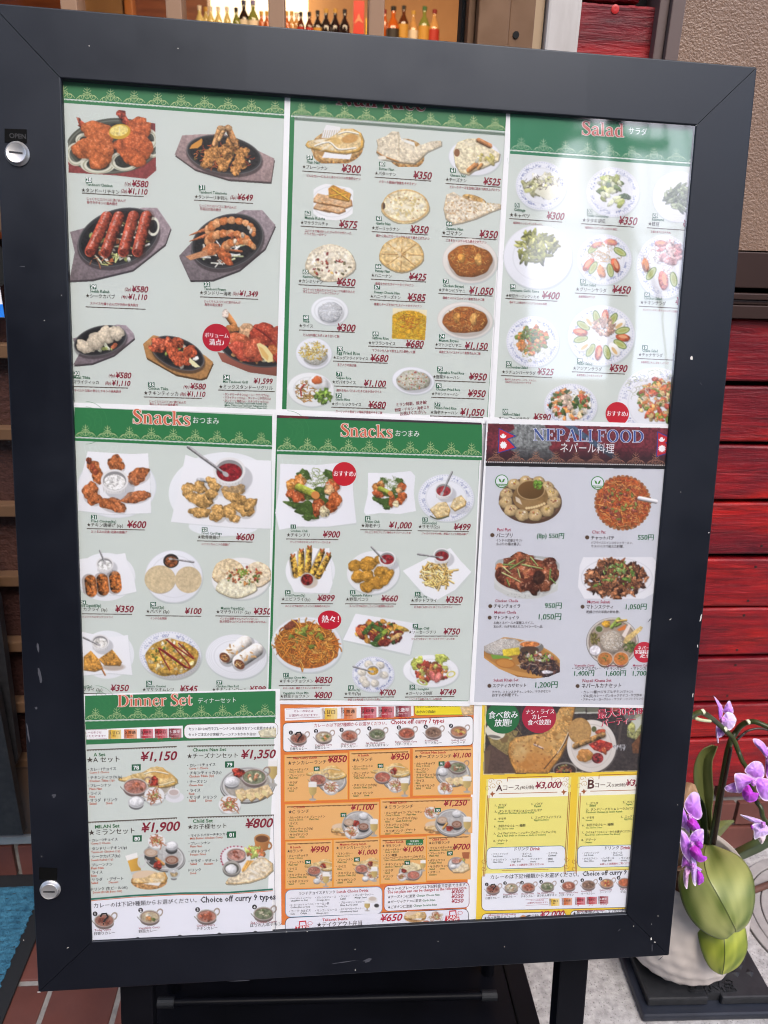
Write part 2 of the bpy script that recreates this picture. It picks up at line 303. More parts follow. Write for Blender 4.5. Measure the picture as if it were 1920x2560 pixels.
# sign on the door: white sheet,blue band,black round
sg=thing('door_sticker', 'white and blue sticker with a black shape on the door at the left picture edge', 'sticker', Matrix.Translation((wx(-60,700,1.1),1.1,wz(700,20,1.1))))
def dbox(name,x0,y0,x1,y1,Y,col,th=.001): a=on_y(x0,y0,Y); c=on_y(x1,y1,Y); o=Vector((wx(-60,700,1.1),1.1,wz(700,20,1.1))); m=MB(); m.box((a.x-o.x,Y-o.y,c.z-o.z),(c.x-o.x,Y-o.y+th,a.z-o.z)); return m.build(name,mat(name,L(*col),.5),sg)
dbox('white_sheet', -160,560,11,795,1.1,(232,232,236)); dbox('blue_band', -160,757,11,793,1.0985,(40,130,235)); a=on_y(-40,660,1.0975)-Vector((wx(-60,700,1.1),1.1,wz(700,20,1.1))); mb=MB(); mb.lathe([(.001,0),(.034,0),(.034,.001),(.001,.001)],28,Matrix.Translation(a) @ Matrix.Rotation(math.pi/2,4,'X')); mb.build('black_round', blackm,sg)
# black boards leaning on the door
for nm,lab,pts,Y in (('leaning_board', 'black speckled board leaning on the door at the lower left', [(0,1740),(62,2078),(-260,2086),(-120,1400)],1.06),('leaning_board', 'darker board standing behind the speckled one at the lower left', [(0,1500),(50,1885),(40,1912),(-260,1912),(-60,1300)],1.085)):
    w=[on_y(p[0],p[1],Y) for p in pts]; o=w[1]; mb=MB(); mb.prism([(v.x-o.x,v.z-o.z) for v in w],-.008,.008,Matrix.Rotation(math.pi/2,4,'X')); ob=mb.build(nm,mat('black_board', (.008,.008,.01),.5,noise=(90,(.02,.02,.022),9)),label=lab,cat='board', M=Matrix.Translation(o))
# shop window high on the left
win=thing('shop_window', 'brown framed shop window above the board looking into a lit bar', 'window', Matrix.Translation((-.4,WY0,1.2)))
z0,z1=0,1.0; oo=Vector((-.4,WY0,1.2))
for a,b_ in ((158,200),(418,458),(672,712),(921,960),(-95,-55)): mb=MB(); mb.box((wx(a,30)-oo.x,-.01,z0),(wx(b_,30)-oo.x,.03,z1),.002); mb.build('mullion', mat('taupe_mullion', L(150,118,94),.45) if not bpy.data.materials.get('taupe_mullion') else bpy.data.materials['taupe_mullion'],win)
for nm,a,b_,yo,m in (('gasket', 1157,1167,.02,blackm),('jamb', 1167,1184,-.004,brown),('jamb', 1185.5,1262,-.022,brown),('jamb', 1263.5,1326,-.016,brown),('edge_strip', 1327,1354,-.004,beige)):
    mb=MB(); mb.box((wx(a,90)-oo.x,yo,z0),(wx(b_,90)-oo.x,.05,z1),.0015); mb.build(nm,m,win)
c=on_y(1290,87,WY0-.017)-oo; mb=MB(); mb.lathe([(.0005,.0),(.0042,.0),(.0042,.0006),(.0005,.0006)],14,Matrix.Translation(c) @ Matrix.Rotation(math.pi/2,4,'X')); mb.build('screw_hole', blackm,win)
clear=clear_sheet('clear_glass', .05,.03)
mb=MB(); mb.box((-.9,.012,0),(wx(1160,90)-oo.x,.016,1.0)); mb.build('pane', clear,win)
mb=MB(); mb.box((-.9,-.03,-.06),(wx(1326,90)-oo.x,.05,0),.003); mb.build('sill', brown,win)
post=MB(); post.box((wx(1357,90),WY0-.015,1.0),(wx(1440,90),WY0+.06,2.4),.004); post.build('post', whitew,label='white painted wooden post between window and red boards', cat='post')
# brown column and textured panel on the right
col=thing('window_column', 'grey brown metal column beside the textured brown panel', 'column', Matrix.Translation((.46,WY0,1.05)));
for a,b_,yo in ((1640,1664,-.012),(1665,1698,-.02)): mb=MB(); mb.box((wx(a,20)-.46,yo,0),(wx(b_,20)-.46,.04,1.2),.0015); mb.build('column_face', mat('grey_brown_metal', L(98,82,78),.45) if not bpy.data.materials.get('grey_brown_metal') else bpy.data.materials['grey_brown_metal'],col)
pan=thing('shutter_box', 'brown pebbled window panel above stepped dark brown sills', 'panel', Matrix.Translation((1.2,WY0,1.05)))
peb=mat('pebbled_panel', L(120,94,78),.34,noise=(4,L(136,110,92),4),bump=(330,.8,.0022,2)); mb=MB(); mb.box((wx(1701,20)-1.2,.004,wz(627)-1.05),(1.2,.03,1.35)); mb.build('pebbled_pane', peb,pan)
for nm,a,b_,yo in (('upper_sill', 631,720,-.006),('rail', 733,748,-.018),('rail', 750,760,-.014),('rail', 762,794,-.022)): mb=MB(); mb.box((.45-1.2,yo,wz(b_)-1.05),(1.2,.04,wz(a)-1.05),.0012); mb.build(nm,brown2,pan)
mb=MB(); mb.box((-.75,.03,wz(796)-1.05),(1.2,.06,.12)); mb.build('backing', blackm,pan)
# upper wall,to close the building
mb=MB(); mb.box((-2.0,WY0+.06,2.2),(2.5,WY0+.3,6)); mb.build('upper_wall', fac,label='rendered upper wall of the restaurant above the windows', cat='wall')
# ---- the room behind the window
warm=mat('warm_room_wall', L(196,156,112),.7,noise=(3,L(210,170,124),4)); wood=mat('bar_wood', L(150,92,50),.4,noise=(5,L(120,70,38),8,(1,1,8)))
mb=MB(); RX0,RX1=-2.6,2.2
mb.add([(RX0,1.3,0),(RX1,1.3,0),(RX1,5.6,0),(RX0,5.6,0),(RX0,1.3,2.9),(RX1,1.3,2.9),(RX1,5.6,2.9),(RX0,5.6,2.9)],[(0,1,2,3),(4,7,6,5),(3,2,6,7),(0,3,7,4),(1,5,6,2)]); mb.build('room', warm,kind='structure')
BZ=2.08; BYY=4.9
mb=MB(); mb.box((-1.0,BYY-.12,BZ-.05),(2.0,BYY+.16,BZ),.004); mb.build('bar_shelf', wood,label='wooden shelf high on the back wall of the bar carrying the bottles', cat='shelf')
def wb(px,Y,py=40): return on_y(px,py,Y).x
mb=MB(); mb.box((RX0,5.3,.0),(wb(520,5.3),5.5,2.89)); mb.build('cabinet', wood,label='tall brown wooden cabinet at the left end of the bar', cat='cabinet')
mb=MB(); mb.box((wb(312,5.2),5.2,0),(wb(334,5.2),5.29,2.89),.01); mb.build('cabinet_post', mat('orange_wood', L(196,130,70),.5),label='orange brown upright post in front of the wooden cabinet', cat='post')
mb=MB(); mb.box((wb(205,5.22),5.22,1.4),(wb(308,5.22),5.28,2.89),.01); mb.build('noticeboard', mat('khaki_panel', L(170,140,96),.6,noise=(4,L(150,120,80),5)),label='khaki panel hanging on the wooden cabinet', cat='panel')
lampm=mat('lit_panel', (.9,.8,.6),.5,emit=((1,.84,.56),.8)); mb=MB(); mb.box((wb(523,5.4),5.45,1.9),(wb(770,5.4),5.5,2.8)); mb.build('light_panel', lampm,label='glowing cream back panel of the bar behind the clear bottles', cat='light')
pt=bpy.data.lights.new('bar_lamp', 'AREA'); pt.shape = 'RECTANGLE'; pt.size=2.2; pt.size_y=.5; pt.energy=24; pt.color=(1,.72,.46); po=bpy.data.objects.new('bar_lamp', pt); po.location=(.3,3.9,2.86); SC.collection.objects.link(po); po.rotation_euler=(math.radians(22),0,0)
def bglass(n,c,r=.06): m=mat(n,c,r,spec=.6,coat=.4); return m
BG=dict(clear=bglass('clear_bottle', L(214,200,130)),dark=bglass('dark_bottle', (.012,.007,.005)),brownb=bglass('brown_bottle', L(84,40,18)),green=bglass('green_bottle', L(120,130,60)),amber=bglass('amber_bottle', L(186,92,30)),pale=bglass('pale_bottle', L(196,150,92)))
CAP=dict(white=mat('white_cap', L(226,220,205),.4),blue=mat('navy_cap', L(50,56,96),.4),lil=mat('lilac_cap', L(128,124,176),.4),gold=mat('gold_cap', L(200,160,70),.4),red=mat('red_cap', L(130,26,26),.4),blk=mat('black_cap', (.01,.01,.01),.4),grn=mat('green_cap', L(60,110,60),.4)); LAB=dict(w=mat('white_label', L(222,214,196),.6),r=mat('red_label', L(176,44,30),.6),g=mat('gold_label', L(196,150,60),.6),k=mat('black_label', (.02,.015,.01),.5))
def bottle(px,top,w,body,cap,lab,label,neck=.34,sh=.45):
    """px,top: pixel of the cap; w: pixel width"""
    D=BYY+random.uniform(-.04,.05); tp_=on_y(px,top,D); H=tp_.z-BZ-.001; r=w*D/FPX*.5*1.0; t=thing('bottle', label,'bottle', Matrix.Translation((tp_.x,D,BZ+.0005)),'bottles on the bar shelf'); nr=max(r*neck,.009)
    q=min(H*.5,2.3*r+.02); b=MB(); b.lathe([(r*.9,0),(r,.006),(r,H-q),(r*.93,H-q*.88),(r*.66,H-q*.7),(nr,H-q*.5),(nr,H-.004)],20); o=b.build('body', BG[body],t); angle_smooth(o)
    b=MB(); b.lathe([(nr*1.15,H-.022),(nr*1.3,H-.002),(nr*1.1,H)],16); o=b.build('cap', CAP[cap],t); angle_smooth(o)
    if lab: b=MB(); b.lathe([(r+.0006,H*.1),(r+.0006,H-q-.006)],20,cap=False); b.build('label', LAB[lab],t)
for px,top,w,body,cap,lab,lbl in ((498,14,19,'clear', 'white', None,'leftmost clear bottle with a white cap'),(514,18,14,'clear', 'gold', None,'short clear bottle tucked beside the leftmost one'),(526,16,17,'clear', 'white', None,'third clear bottle from the left'),(545,17,16,'clear', 'white', None,'clear bottle alone before the glowing panel'),(567,17,16,'clear', 'white', None,'last clear bottle before the wine bottles'),(590,19,17,'green', 'blk', None,'small dark green bottle left of the wine bottles'),(609,1,23,'dark', 'blue', 'w', 'dark wine bottle with a navy capsule'),(632,1,24,'green', 'lil', 'w', 'green wine bottle with a lilac capsule'),(653,28,12,'amber', 'gold', None,'little amber bottle right of the wine bottles'),(667,28,12,'amber', 'gold', None,'little amber bottle touching the mullion'),
    (716,28,14,'amber', 'gold', None,'amber bottle just right of the middle mullion'),(729,28,15,'pale', 'gold', None,'pale amber bottle in the second pane'),(741,31,13,'pale', 'white', None,'pale bottle before the dark row'),(752,30,16,'brownb', 'blk', 'r', 'first brown beer bottle with a red label'),(773,30,17,'brownb', 'blk', 'r', 'second brown beer bottle with a red label'),(794,26,20,'dark', 'blk', 'g', 'short dark bottle with a gold label'),(815,22,23,'dark', 'gold', None,'first big dark bottle with a gold cap'),(838,22,23,'dark', 'gold', None,'second big dark bottle with a gold cap'),(862,23,22,'dark', 'blk', None,'third big dark bottle beside the red carton'),
    (962,24,14,'amber', 'red', None,'red capped bottle at the right mullion'),(984,16,28,'amber', 'blk', 'k', 'whisky bottle with a slanted dark label'),(1010,14,22,'brownb', 'blk', 'g', 'tall brown bottle with a round gold label'),(1034,27,24,'pale', 'gold', 'w', 'squat pale bottle with a white emblem'),(1062,16,24,'green', 'grn', 'g', 'green bottle with a green cap'),(1087,24,24,'pale', 'red', 'r', 'pale bottle with a red cap at the right end')):
    bottle(px,top,w,body,cap,lab,lbl)
c0=on_y(896,6,BYY); c1=on_y(1908/2,6,BYY); x0,x1=wb(883,BYY),wb(910,BYY); ct=thing('carton', 'red bottle carton with a pale mountain emblem on the shelf', 'box', Matrix.Translation(((x0+x1)/2,BYY,BZ))); w=(x1-x0)/2; h=c0.z-BZ
mb=MB(); mb.box((-w,-.035,.0005),(w,.035,h),.002); mb.build('box', mat('red_carton', L(206,52,30),.4),ct); mb=MB(); mb.prism([(-w*.9,h*.62),(-w*.3,h*.72),(0,h*.8),(w*.3,h*.72),(w*.9,h*.64),(0,h*.68)],.036,.037,Matrix.Rotation(math.pi/2,4,'X')); mb.build('emblem', mat('emblem', L(226,150,110),.5),ct)
mb=MB(); mb.box((wb(914,BYY),BYY-.03,BZ+.0005),(wb(920,BYY),BYY+.03,BZ+.22),.002); mb.build('gold_box', mat('gold_box', L(206,170,60),.35,metal=.4),label='narrow gold box between the red carton and the mullion', cat='box')
# ================================================================== door mat,meter box,cover
matb=mat('mat_rubber', (.008,.009,.011),.6); matf=mat('mat_pile', L(22,76,102),.95,noise=(90,L(58,116,142),8),bump=(180,1.0,.006,8))
dm=thing('door_mat', 'ribbed blue door mat with a black rubber border at the lower left', 'mat', Matrix.Translation((-.9,.75,0)))
mb=MB(); mb.box((-.5,-.4,.0008),(.413,.365,.006),.002); mb.build('border', matb,dm)
V=[]; F=[]; nx,ny=150,190; x0,x1,y0,y1=-.46,.388,-.36,.335
for j in range(ny+1):
    for i in range(nx+1):
        X=x0+(x1-x0)*i/nx; Y=y0+(y1-y0)*j/ny
        if i==nx: X+=rng.normal(0,.0016)
        V.append((X,Y,.0066+.0022*(.5+.5*math.sin(Y*2*math.pi/.0125))+rng.normal(0,.0007)))
for j in range(ny):
    for i in range(nx): k=j*(nx+1)+i; F.append((k,k+1,k+nx+2,k+nx+1))
mesh_obj('pile', V,F,matf,dm,smooth=True)
iron=mat('black_plastic', (.008,.009,.011),.42,noise=(30,(.022,.023,.027),8),bump=(150,.4,.0008,6),rnoise=(20,.3,.6)); navy=mat('dark_blue_plastic', (.010,.013,.022),.4,noise=(20,(.016,.02,.032),6))
mbx=thing('meter_box', 'black plastic water meter box lid set in the pavement under the flower pot', 'meter box', Matrix.Translation((.62,.87,0)) @ Matrix.Rotation(math.radians(-2),4,'Z'))
b=MB(); b.box((-.112,-.098,.0008),(.112,.1,.014),.004); b.build('rim', navy,mbx)
b=MB(); b.box((-.1,-.082,.0145),(-.002,.09,.03),.003); b.box((.02,-.082,.0145),(.104,.09,.03),.003); b.box((-.002,-.074,.0145),(.02,.09,.03)); b.build('lid', iron,mbx)
b=MB()
for i in range(5):
    for j in range(5):
        if (i+j) % 2==0: x,y=.038+i*.012,-.04+j*.013; b.add([(x-.007,y,.0301),(x,y-.008,.0301),(x+.007,y,.0301),(x,y+.008,.0301),(x,y,.0325)],[(0,1,4),(1,2,4),(2,3,4),(3,0,4)])
b.build('raised_pattern', iron,mbx,kind='stuff')
cu=bpy.data.curves.new('raised_lettering', 'FONT'); cu.body = '止水栓'; cu.size=.026; cu.extrude=.002; cu.offset=.0008; to=bpy.data.objects.new('tmp_text', cu); SC.collection.objects.link(to); bpy.context.view_layer.update(); me=bpy.data.meshes.new_from_object(to.evaluated_get(bpy.context.evaluated_depsgraph_get())); bpy.data.objects.remove(to); bpy.data.curves.remove(cu); me.materials.clear(); me.materials.append(iron); lo=bpy.data.objects.new('raised_lettering', me); link(lo,mbx); lo.location=mbx.matrix_world.inverted() @ on_z(1722,2478,.0302)
cover=thing('manhole_cover', 'round concrete utility cover with ring grooves at the right picture edge', 'manhole cover', Matrix.Translation((.925,.93,0))); cc=mat('cover_concrete', L(138,134,134),.8,noise=(30,L(158,154,152),8),bump=(120,.5,.0015))
for nm,r0,r1,z in (('outer_ring', .138,.156,.005),('ring', .119,.136,.004),('ring', .098,.117,.004),('centre', 0.001,.096,.0035)): b=MB(); b.lathe([(r0,.0005),(r1,.0005),(r1,z-.001),(r1-.001,z),(r0+.0009,z),(r0,z-.001),(r0,.0005)],64,cap=False); b.build(nm,cc,cover)
b=MB(); b.lathe([(.001,.0002),(.157,.0002),(.157,.0007),(.001,.0007)],64); b.build('joint', mat('joint_dirt', (.03,.028,.026),.9),cover)
for k in range(5): b=MB(); b.box((-.11+k*.018,-.1,.0042),(-.107+k*.018,-.03,.0046)); b.build('groove_mark', blackm,cover)
rod=MB(); rod.tube([(.8,1.0,.008),(.86,1.018,.009),(.95,1.03,.008)],.006,10); rod.build('iron_rod', mat('rust', L(96,62,50),.7,noise=(60,L(70,44,38),6)),label='short rusty iron rod lying by the round cover', cat='rod')
# ================================================================== the menu board
frm=mat('satin_black_frame', (.0035,.004,.0068),.4,noise=(5,(.0055,.0062,.0105),6),spec=.4,bump=(260,.06,.0004),rnoise=(5,.28,.56))
frm.node_tree.nodes['Principled BSDF'].inputs['Specular Tint'].default_value=(.8,.88,1,1)
board=thing('menu_board', 'black framed standing menu display board in front of the restaurant', 'sign', BM)
FD=.03
def rail(pts):
    """mitred rail: outline in board plane; bevelled outer and inner lips"""
    b=MB(); b.prism(pts,-FD,0); return b
g=.00035
o4=[(-BB,BB),(BW+BB,BB),(BW+BB,-BH-BB),(-BB,-BH-BB)]; i4=[(0,0),(BW,0),(BW,-BH),(0,-BH)]
for k in range(4):
    a,b_=o4[k],o4[(k+1) % 4]; c,d_=i4[(k+1) % 4],i4[k]
    dv=Vector((b_[0]-a[0],b_[1]-a[1])).normalized()*g
    bm=bmesh.new(); vs=[]
    for z in (-FD,0):
        for (x,y),s in ((a,1),(b_,-1),(c,-1),(d_,1)): vs.append(bm.verts.new((x+dv.x*s,y+dv.y*s,z)))
    for f in ((3,2,1,0),(4,5,6,7),(0,1,5,4),(1,2,6,5),(2,3,7,6),(3,0,4,7)): bm.faces.new([vs[i] for i in f])
    bmesh.ops.recalc_face_normals(bm,faces=bm.faces[:])
    ed=[e for e in bm.edges if all(abs(v.co.z)<1e-6 for v in e.verts) and (set(e.verts) in ({vs[4],vs[5]},{vs[6],vs[7]}))]
    bmesh.ops.bevel(bm,geom=ed,offset=.0014,segments=3,affect='EDGES', profile=.5)
    me=bpy.data.meshes.new('frame_rail'); bm.to_mesh(me); bm.free(); me.materials.append(frm); link(bpy.data.objects.new('frame_rail', me),board)
b=MB(); b.box((-.004,-BH-.004,PZ-.003),(BW+.004,.004,PZ-.0005)); b.build('back_panel', mat('backing_white', L(200,200,205),.7),board)
b=MB(); b.box((-BB+.004,-BH-BB+.004,-FD+.001),(BW+BB-.004,BB-.004,PZ-.004)); b.build('rear_cover', matb,board)
glz=clear_sheet('clear_front_sheet', .175,.042,(5,.35,.003))
b=MB(); b.add([(-.002,-BH-.002,-.0014),(BW+.002,-BH-.002,-.0014),(BW+.002,.002,-.0014),(-.002,.002,-.0014)],[(0,1,2,3)]); b.build('clear_cover', glz,board)
# legs and rear support
blk=mat('black_base', (.003,.0032,.0045),.42,noise=(8,(.005,.0052,.008),6),spec=.12)
for px in (335,1440):
    u,v=P(px,2480,-.02); b=MB(); b.box((u-.0175,-BH-BB-.402,-.052),(u+.0175,-BH,-.0305),.002); b.build('front_leg', blk,board)
inv=BM.inverted()
def wtube(name,pts,r,seg=14): b=MB(); b.tube([inv @ Vector(p) for p in pts],r,seg); o=b.build(name,blk,board); angle_smooth(o,50); return o
for px in (402,1240):
    a=on_y(px,2440,.74); c=on_y(px-6 if px>900 else px+14,2560,.8); t=Vector((a.x,.79,1.0)); gnd=Vector((c.x,.86,.016)); wtube('rear_leg', [t,Vector((a.x,.80,.55)),Vector((a.x,.81,.3)),gnd],.0105)
a=on_y(415,2506,.80); c=on_y(1222,2488,.80); wtube('crossbar', [a,c],.0058)
for q in (a,c): b=MB(); d_=(c-a).normalized()*.012; b.tube([inv @ (q-d_),inv @ (q+d_)],.0078,14); b.build('crossbar_cap', matb,board)
def wbox(name,lo,hi,m,bev=.003): b=MB(); b.box(lo,hi,bev,None); b.v=[inv @ v for v in b.v]; return b.build(name,m,board)
wbox('base_tray', (-.265,.50,.001),(.300,1.04,.022),blk); wbox('base_rim', (.303,.50,.001),(.338,1.04,.016),blk); wbox('rear_panel', (-.2,.93,.05),(.27,.945,.9),blk,.006)
# locks
chrome=mat('chrome', (.66,.64,.62),.4,metal=.85,rnoise=(60,.32,.5)); slotm=mat('slot_shadow', (.05,.05,.055),.5,metal=.8)
for lx,ly,sx0,sy0,sx1,sy1,lb in ((44,385,12,322,67,356,'OPEN'),(126,2223,98,2168,143,2198,'●')):
    u,v=P(lx,ly,0); M_=Matrix.Translation((u,v,0)) @ Matrix.Scale(.82,4); b=MB(); b.lathe([(.0125,-.001),(.0125,.0012),(.0108,.0032),(.0106,.0042),(.0098,.0052),(.0092,.0049),(.0001,.0049)],40,M_,cap=False); k=b.build('lock', chrome,board); angle_smooth(k,30)
    b=MB(); b.box((-.0068,-.0009,.00495),(.0068,.0009,.0052),0,M_ @ Matrix.Rotation(math.radians(-3),4,'Z')); b.build('slot', slotm,k)
    q=[P(sx0,sy0,0),P(sx1,sy0+2,0),P(sx1,sy1+2,0),P(sx0,sy1,0)]; b=MB(); b.prism([tuple(p) for p in q][::-1],.0002,.0006); st_=b.build('lock_label', mat('label_black', (.002,.002,.002),.75,spec=.1) if not bpy.data.materials.get('label_black') else bpy.data.materials['label_black'],board)
cu=bpy.data.curves.new('label_lettering', 'FONT'); cu.body = 'OPEN'; cu.size=.0054; cu.offset=.0001; to=bpy.data.objects.new('tmp_text', cu); SC.collection.objects.link(to); bpy.context.view_layer.update(); me=bpy.data.meshes.new_from_object(to.evaluated_get(bpy.context.evaluated_depsgraph_get())); bpy.data.objects.remove(to); bpy.data.curves.remove(cu); me.materials.clear(); me.materials.append(mat('worn_lettering', L(34,33,35),.7)); lo=bpy.data.objects.new('label_lettering', me); link(lo,board); q=P(24,345,0); lo.location=(q[0],q[1],.0007)
# scuffs and paint chips on the frame
sc=mat('scuff', L(60,61,68),.7); chip=mat('paint_chip', L(200,196,190),.7)
def specks(name,m,lst,z=.00015):
    for (px,py,rx,ry,a) in lst:
        u,v=P(px,py,0); b=MB(); s_=.00042; r_=np.random.default_rng(int(px+py)); b.prism([(u+rx*s_*math.cos(t)*math.cos(a)*q-ry*s_*math.sin(t)*math.sin(a)*q,v+rx*s_*math.cos(t)*math.sin(a)*q+ry*s_*math.sin(t)*math.cos(a)*q) for t,q in zip(np.linspace(0,6.283,9,endpoint=False),r_.uniform(.6,1.3,9))],0,z); b.build(name,m,board)
specks('paint_chip', chip,[(1752,1545,2,9,-.2),(1772,1332,1.6,1.6,0),(1744,1615,1.5,4,0),(1732,1738,1.4,5,0),(1729,895,3,5,0),(1702,1230,1,1,0),(1628,2347,2.5,4,.2),(1637,2355,3,1.5,0),(1645,2290,1.2,1.2,0),(1629,2310,1,1,0),(1584,2315,1.4,1.4,0),(1694,2012,1.4,1.2,0),(1676,1548,4,1,.7),(888,2373,1.4,1.4,0),(888,2425,.8,3,0),(1095,2353,1.2,1,0),(1261,2367,1.2,1.2,0),(716,2330,2,.8,0),(768,2329,2,.8,0),(104,2141,1.2,1.2,0),(59,2350,1.4,1.4,0),(170,2369,2.4,1.2,.5),(111,801,1,1,0),(154,738,1,1,0),(97,2480,5,1.2,0),(223,115,1,1,0),(445,121,1,1,0)])
specks('scuff_mark', sc,[(1624,1550,7,1,.9),(1753,960,5,.8,-.8),(1652,2395,9,1,.7),(1630,2370,1.2,14,.1),(1320,2290,6,2,.4),(860,2405,30,1.4,.1),(920,2400,14,5,.3),(600,2452,26,1.2,0),(95,1620,3,12,.1),(100,1690,4,18,.1),(90,1770,3,3,0),(70,1830,2,22,.1),(135,1990,5,5,0),(56,666,6,.8,0),(1548,2325,5,.7,.8)],.0001)
tape=bpy.data.materials.new('clear_film'); tape.use_nodes=True; nt=tape.node_tree; nt.nodes.clear(); o_=nt.nodes.new('ShaderNodeOutputMaterial'); mx=nt.nodes.new('ShaderNodeMixShader'); mx.inputs[0].default_value=.003; tr=nt.nodes.new('ShaderNodeBsdfTransparent'); gl=nt.nodes.new('ShaderNodeBsdfGlossy'); gl.inputs['Roughness'].default_value=.5; gl.inputs['Color'].default_value=(.75,.8,.95,1); nt.links.new(tr.outputs[0],mx.inputs[1]); nt.links.new(gl.outputs[0],mx.inputs[2]); nt.links.new(mx.outputs[0],o_.inputs[0])
q=[P(614,62,0),P(1470,130,0),P(1466,284,0),P(617,222,0)]; b=MB(); b.add([(p[0],p[1],.0003) for p in q],[(3,2,1,0)]); b.build('clear_film', tape,board)
# ================================================================== orchid in its pot
potm=mat('white_ceramic', L(190,180,172),.5,noise=(6,L(202,193,186),4),spec=.4)
pc=Vector((.592,.875,.031)); pot=thing('flower_pot', 'white ceramic pot with a faceted relief, standing on the black meter box', 'flower pot', Matrix.Translation(pc))
prof=[(.03,0),(.05,.001),(.072,.012),(.089,.032),(.0985,.06),(.102,.09),(.1,.12),(.094,.15),(.087,.175),(.084,.195),(.081,.2),(.077,.195),(.079,.17),(.02,.165)]
# faceted bowl
ns=176; V=[]; F=[]; pr=np.array(prof); t=np.linspace(0,len(pr)-1,90); rr=np.interp(t,range(len(pr)),pr[:,0]); zz_=np.interp(t,range(len(pr)),pr[:,1])
for i in range(90):
    for k in range(ns):
        th=2*math.pi*k/ns; row=zz_[i]/.024; a=(th*22/(2*math.pi)+.5*(int(row) % 2)) % 1; c_=row % 1
        dent=.0024*max(0,1-abs(a-.5)*2)*max(0,1-abs(c_-.5)*2) if t[i]<8.6 and t[i]>1.2 else 0
        r_=rr[i]+dent*1.1; V.append((r_*math.cos(th),r_*math.sin(th),zz_[i]))
for i in range(89):
    for k in range(ns): F.append((i*ns+k,i*ns+(k+1) % ns,(i+1)*ns+(k+1) % ns,(i+1)*ns+k))
F.append(list(range(ns))[::-1]); mesh_obj('bowl', V,F,potm,pot,smooth=True)
b=MB(); b.lathe([(.001,.166),(.078,.166),(.078,.172),(.04,.178),(.001,.18)],32); b.build('potting_moss', mat('moss', L(90,70,44),.95,noise=(60,L(60,50,34),8),bump=(90,1,.008)),pot)
orc=thing('orchid', 'potted orchid with pink purple flowers and broad drooping green leaves', 'plant', Matrix.Translation(pc+Vector((0,0,.17)))); oinv=Matrix.Translation(-(pc+Vector((0,0,.17))))
def NZ2(a,b): return (np.sin(a*3.1+2*np.sin(b*2.3))+np.sin(b*4.7+a*1.9+1)+.6*np.sin(a*9+b*7))/2.6
def leafmat(n,c1,c2,r=.42,sc=12): m=mat_vc(n,r,.45,(60,.15,.001)); m['c1']=c1; m['c2']=c2; return m
ribm=mat('midrib_green', L(78,90,36),.5)
def cr(a,t):
    a=np.asarray(a,float); i=np.minimum(t.astype(int),len(a)-2); f=(t-i)[:,None]; p0=a[np.maximum(i-1,0)]; p1=a[i]; p2=a[i+1]; p3=a[np.minimum(i+2,len(a)-1)]
    return .5*(2*p1+(p2-p0)*f+(2*p0-5*p1+4*p2-p3)*f**2+(3*p1-p0-3*p2+p3)*f**3)
def leaf(rows,m,name='leaf', nu=28,th=.0016,parent=None,rib=False,**k):
    """rows: (left px,py,depth),(mid ...),(right ...)"""
    A=np.array([[list(at_depth(*p)) for p in r] for r in rows]); n=len(rows); t=np.linspace(0,n-1-1e-6,n*5); G=[cr(A[:,j],t) for j in range(3)]
    V=[]; F=[]
    for i in range(len(t)):
        l,m_,r=G[0][i],G[1][i],G[2][i]
        for j in range(nu+1):
            s=j/nu; p=(l*(1-s*2)+m_*s*2) if s<=.5 else (m_*(2-2*s)+r*(2*s-1)); V.append(list(p))
            q=4*(s*2 % 1)*(1-(s*2 % 1)) if s<1 else 0; d=(m_-CAMP); d=d/np.linalg.norm(d); bulge=np.linalg.norm(r-l)*(.055 if rib else .02)*q; V[-1]=list(np.array(V[-1])-d*bulge)
    N=nu+1; n1=len(t)
    for i in range(n1-1):
        for j in range(nu): a=i*N+j; F.append((a,a+N,a+N+1,a+1))
    me=bpy.data.meshes.new(name); me.from_pydata([tuple(Vector(v)-(pc+Vector((0,0,.17)))) for v in V],[],F); bm=bmesh.new(); bm.from_mesh(me); bmesh.ops.recalc_face_normals(bm,faces=bm.faces[:]); bmesh.ops.solidify(bm,geom=bm.faces[:],thickness=th); bm.to_mesh(me); bm.free(); me.materials.append(m); me.polygons.foreach_set('use_smooth', [True]*len(me.polygons))
    ca=me.color_attributes.new('Col', 'FLOAT_COLOR', 'POINT'); gi,gj=np.divmod(np.arange(len(me.vertices)) % (n1*N),N); c1,c2=[s2l(np.array(q_,float)) for q_ in (m['c1'],m['c2'])]; rs=np.random.default_rng(len(rows)); st=np.convolve(rs.normal(0,1,N+4),[.25,.5,.25],'same')[2:-2]; lo2=NZ2(gi/n1*3,gj/N*3)
    f_=np.clip(.5+.2*st[gj]+.55*lo2,0,1)[:,None]; cc=np.ones((len(gi),4)); cc[:,:3]=c1*(1-f_)+c2*f_; ca.data.foreach_set('color', cc.ravel())
    o=link(bpy.data.objects.new(name,me),parent or orc,**k)
    if rib: b=MB(); b.tube([Vector(g_)-(pc+Vector((0,0,.17)))-(Vector(g_)-Vector(CAMP)).normalized()*.0004 for g_ in G[1]],.00055,6); b.build('midrib', ribm,o)
    return o
lg=leafmat('leaf_green', (82,98,40),(156,160,96)); ll=leafmat('leaf_yellow_green', (90,108,20),(160,166,60)); ld=leafmat('leaf_dark_green', (38,50,22),(52,64,30)); lo_=leafmat('leaf_olive', (84,90,46),(100,104,56)); lb_=leafmat('dried_leaf', (196,160,126),(166,126,90),.7)
def rows(l,m,r,dl,dm,dr): return [((*a,d0),(*b,d1),(*c,d2)) for a,b,c,d0,d1,d2 in zip(l,m,r,dl,dm,dr)]
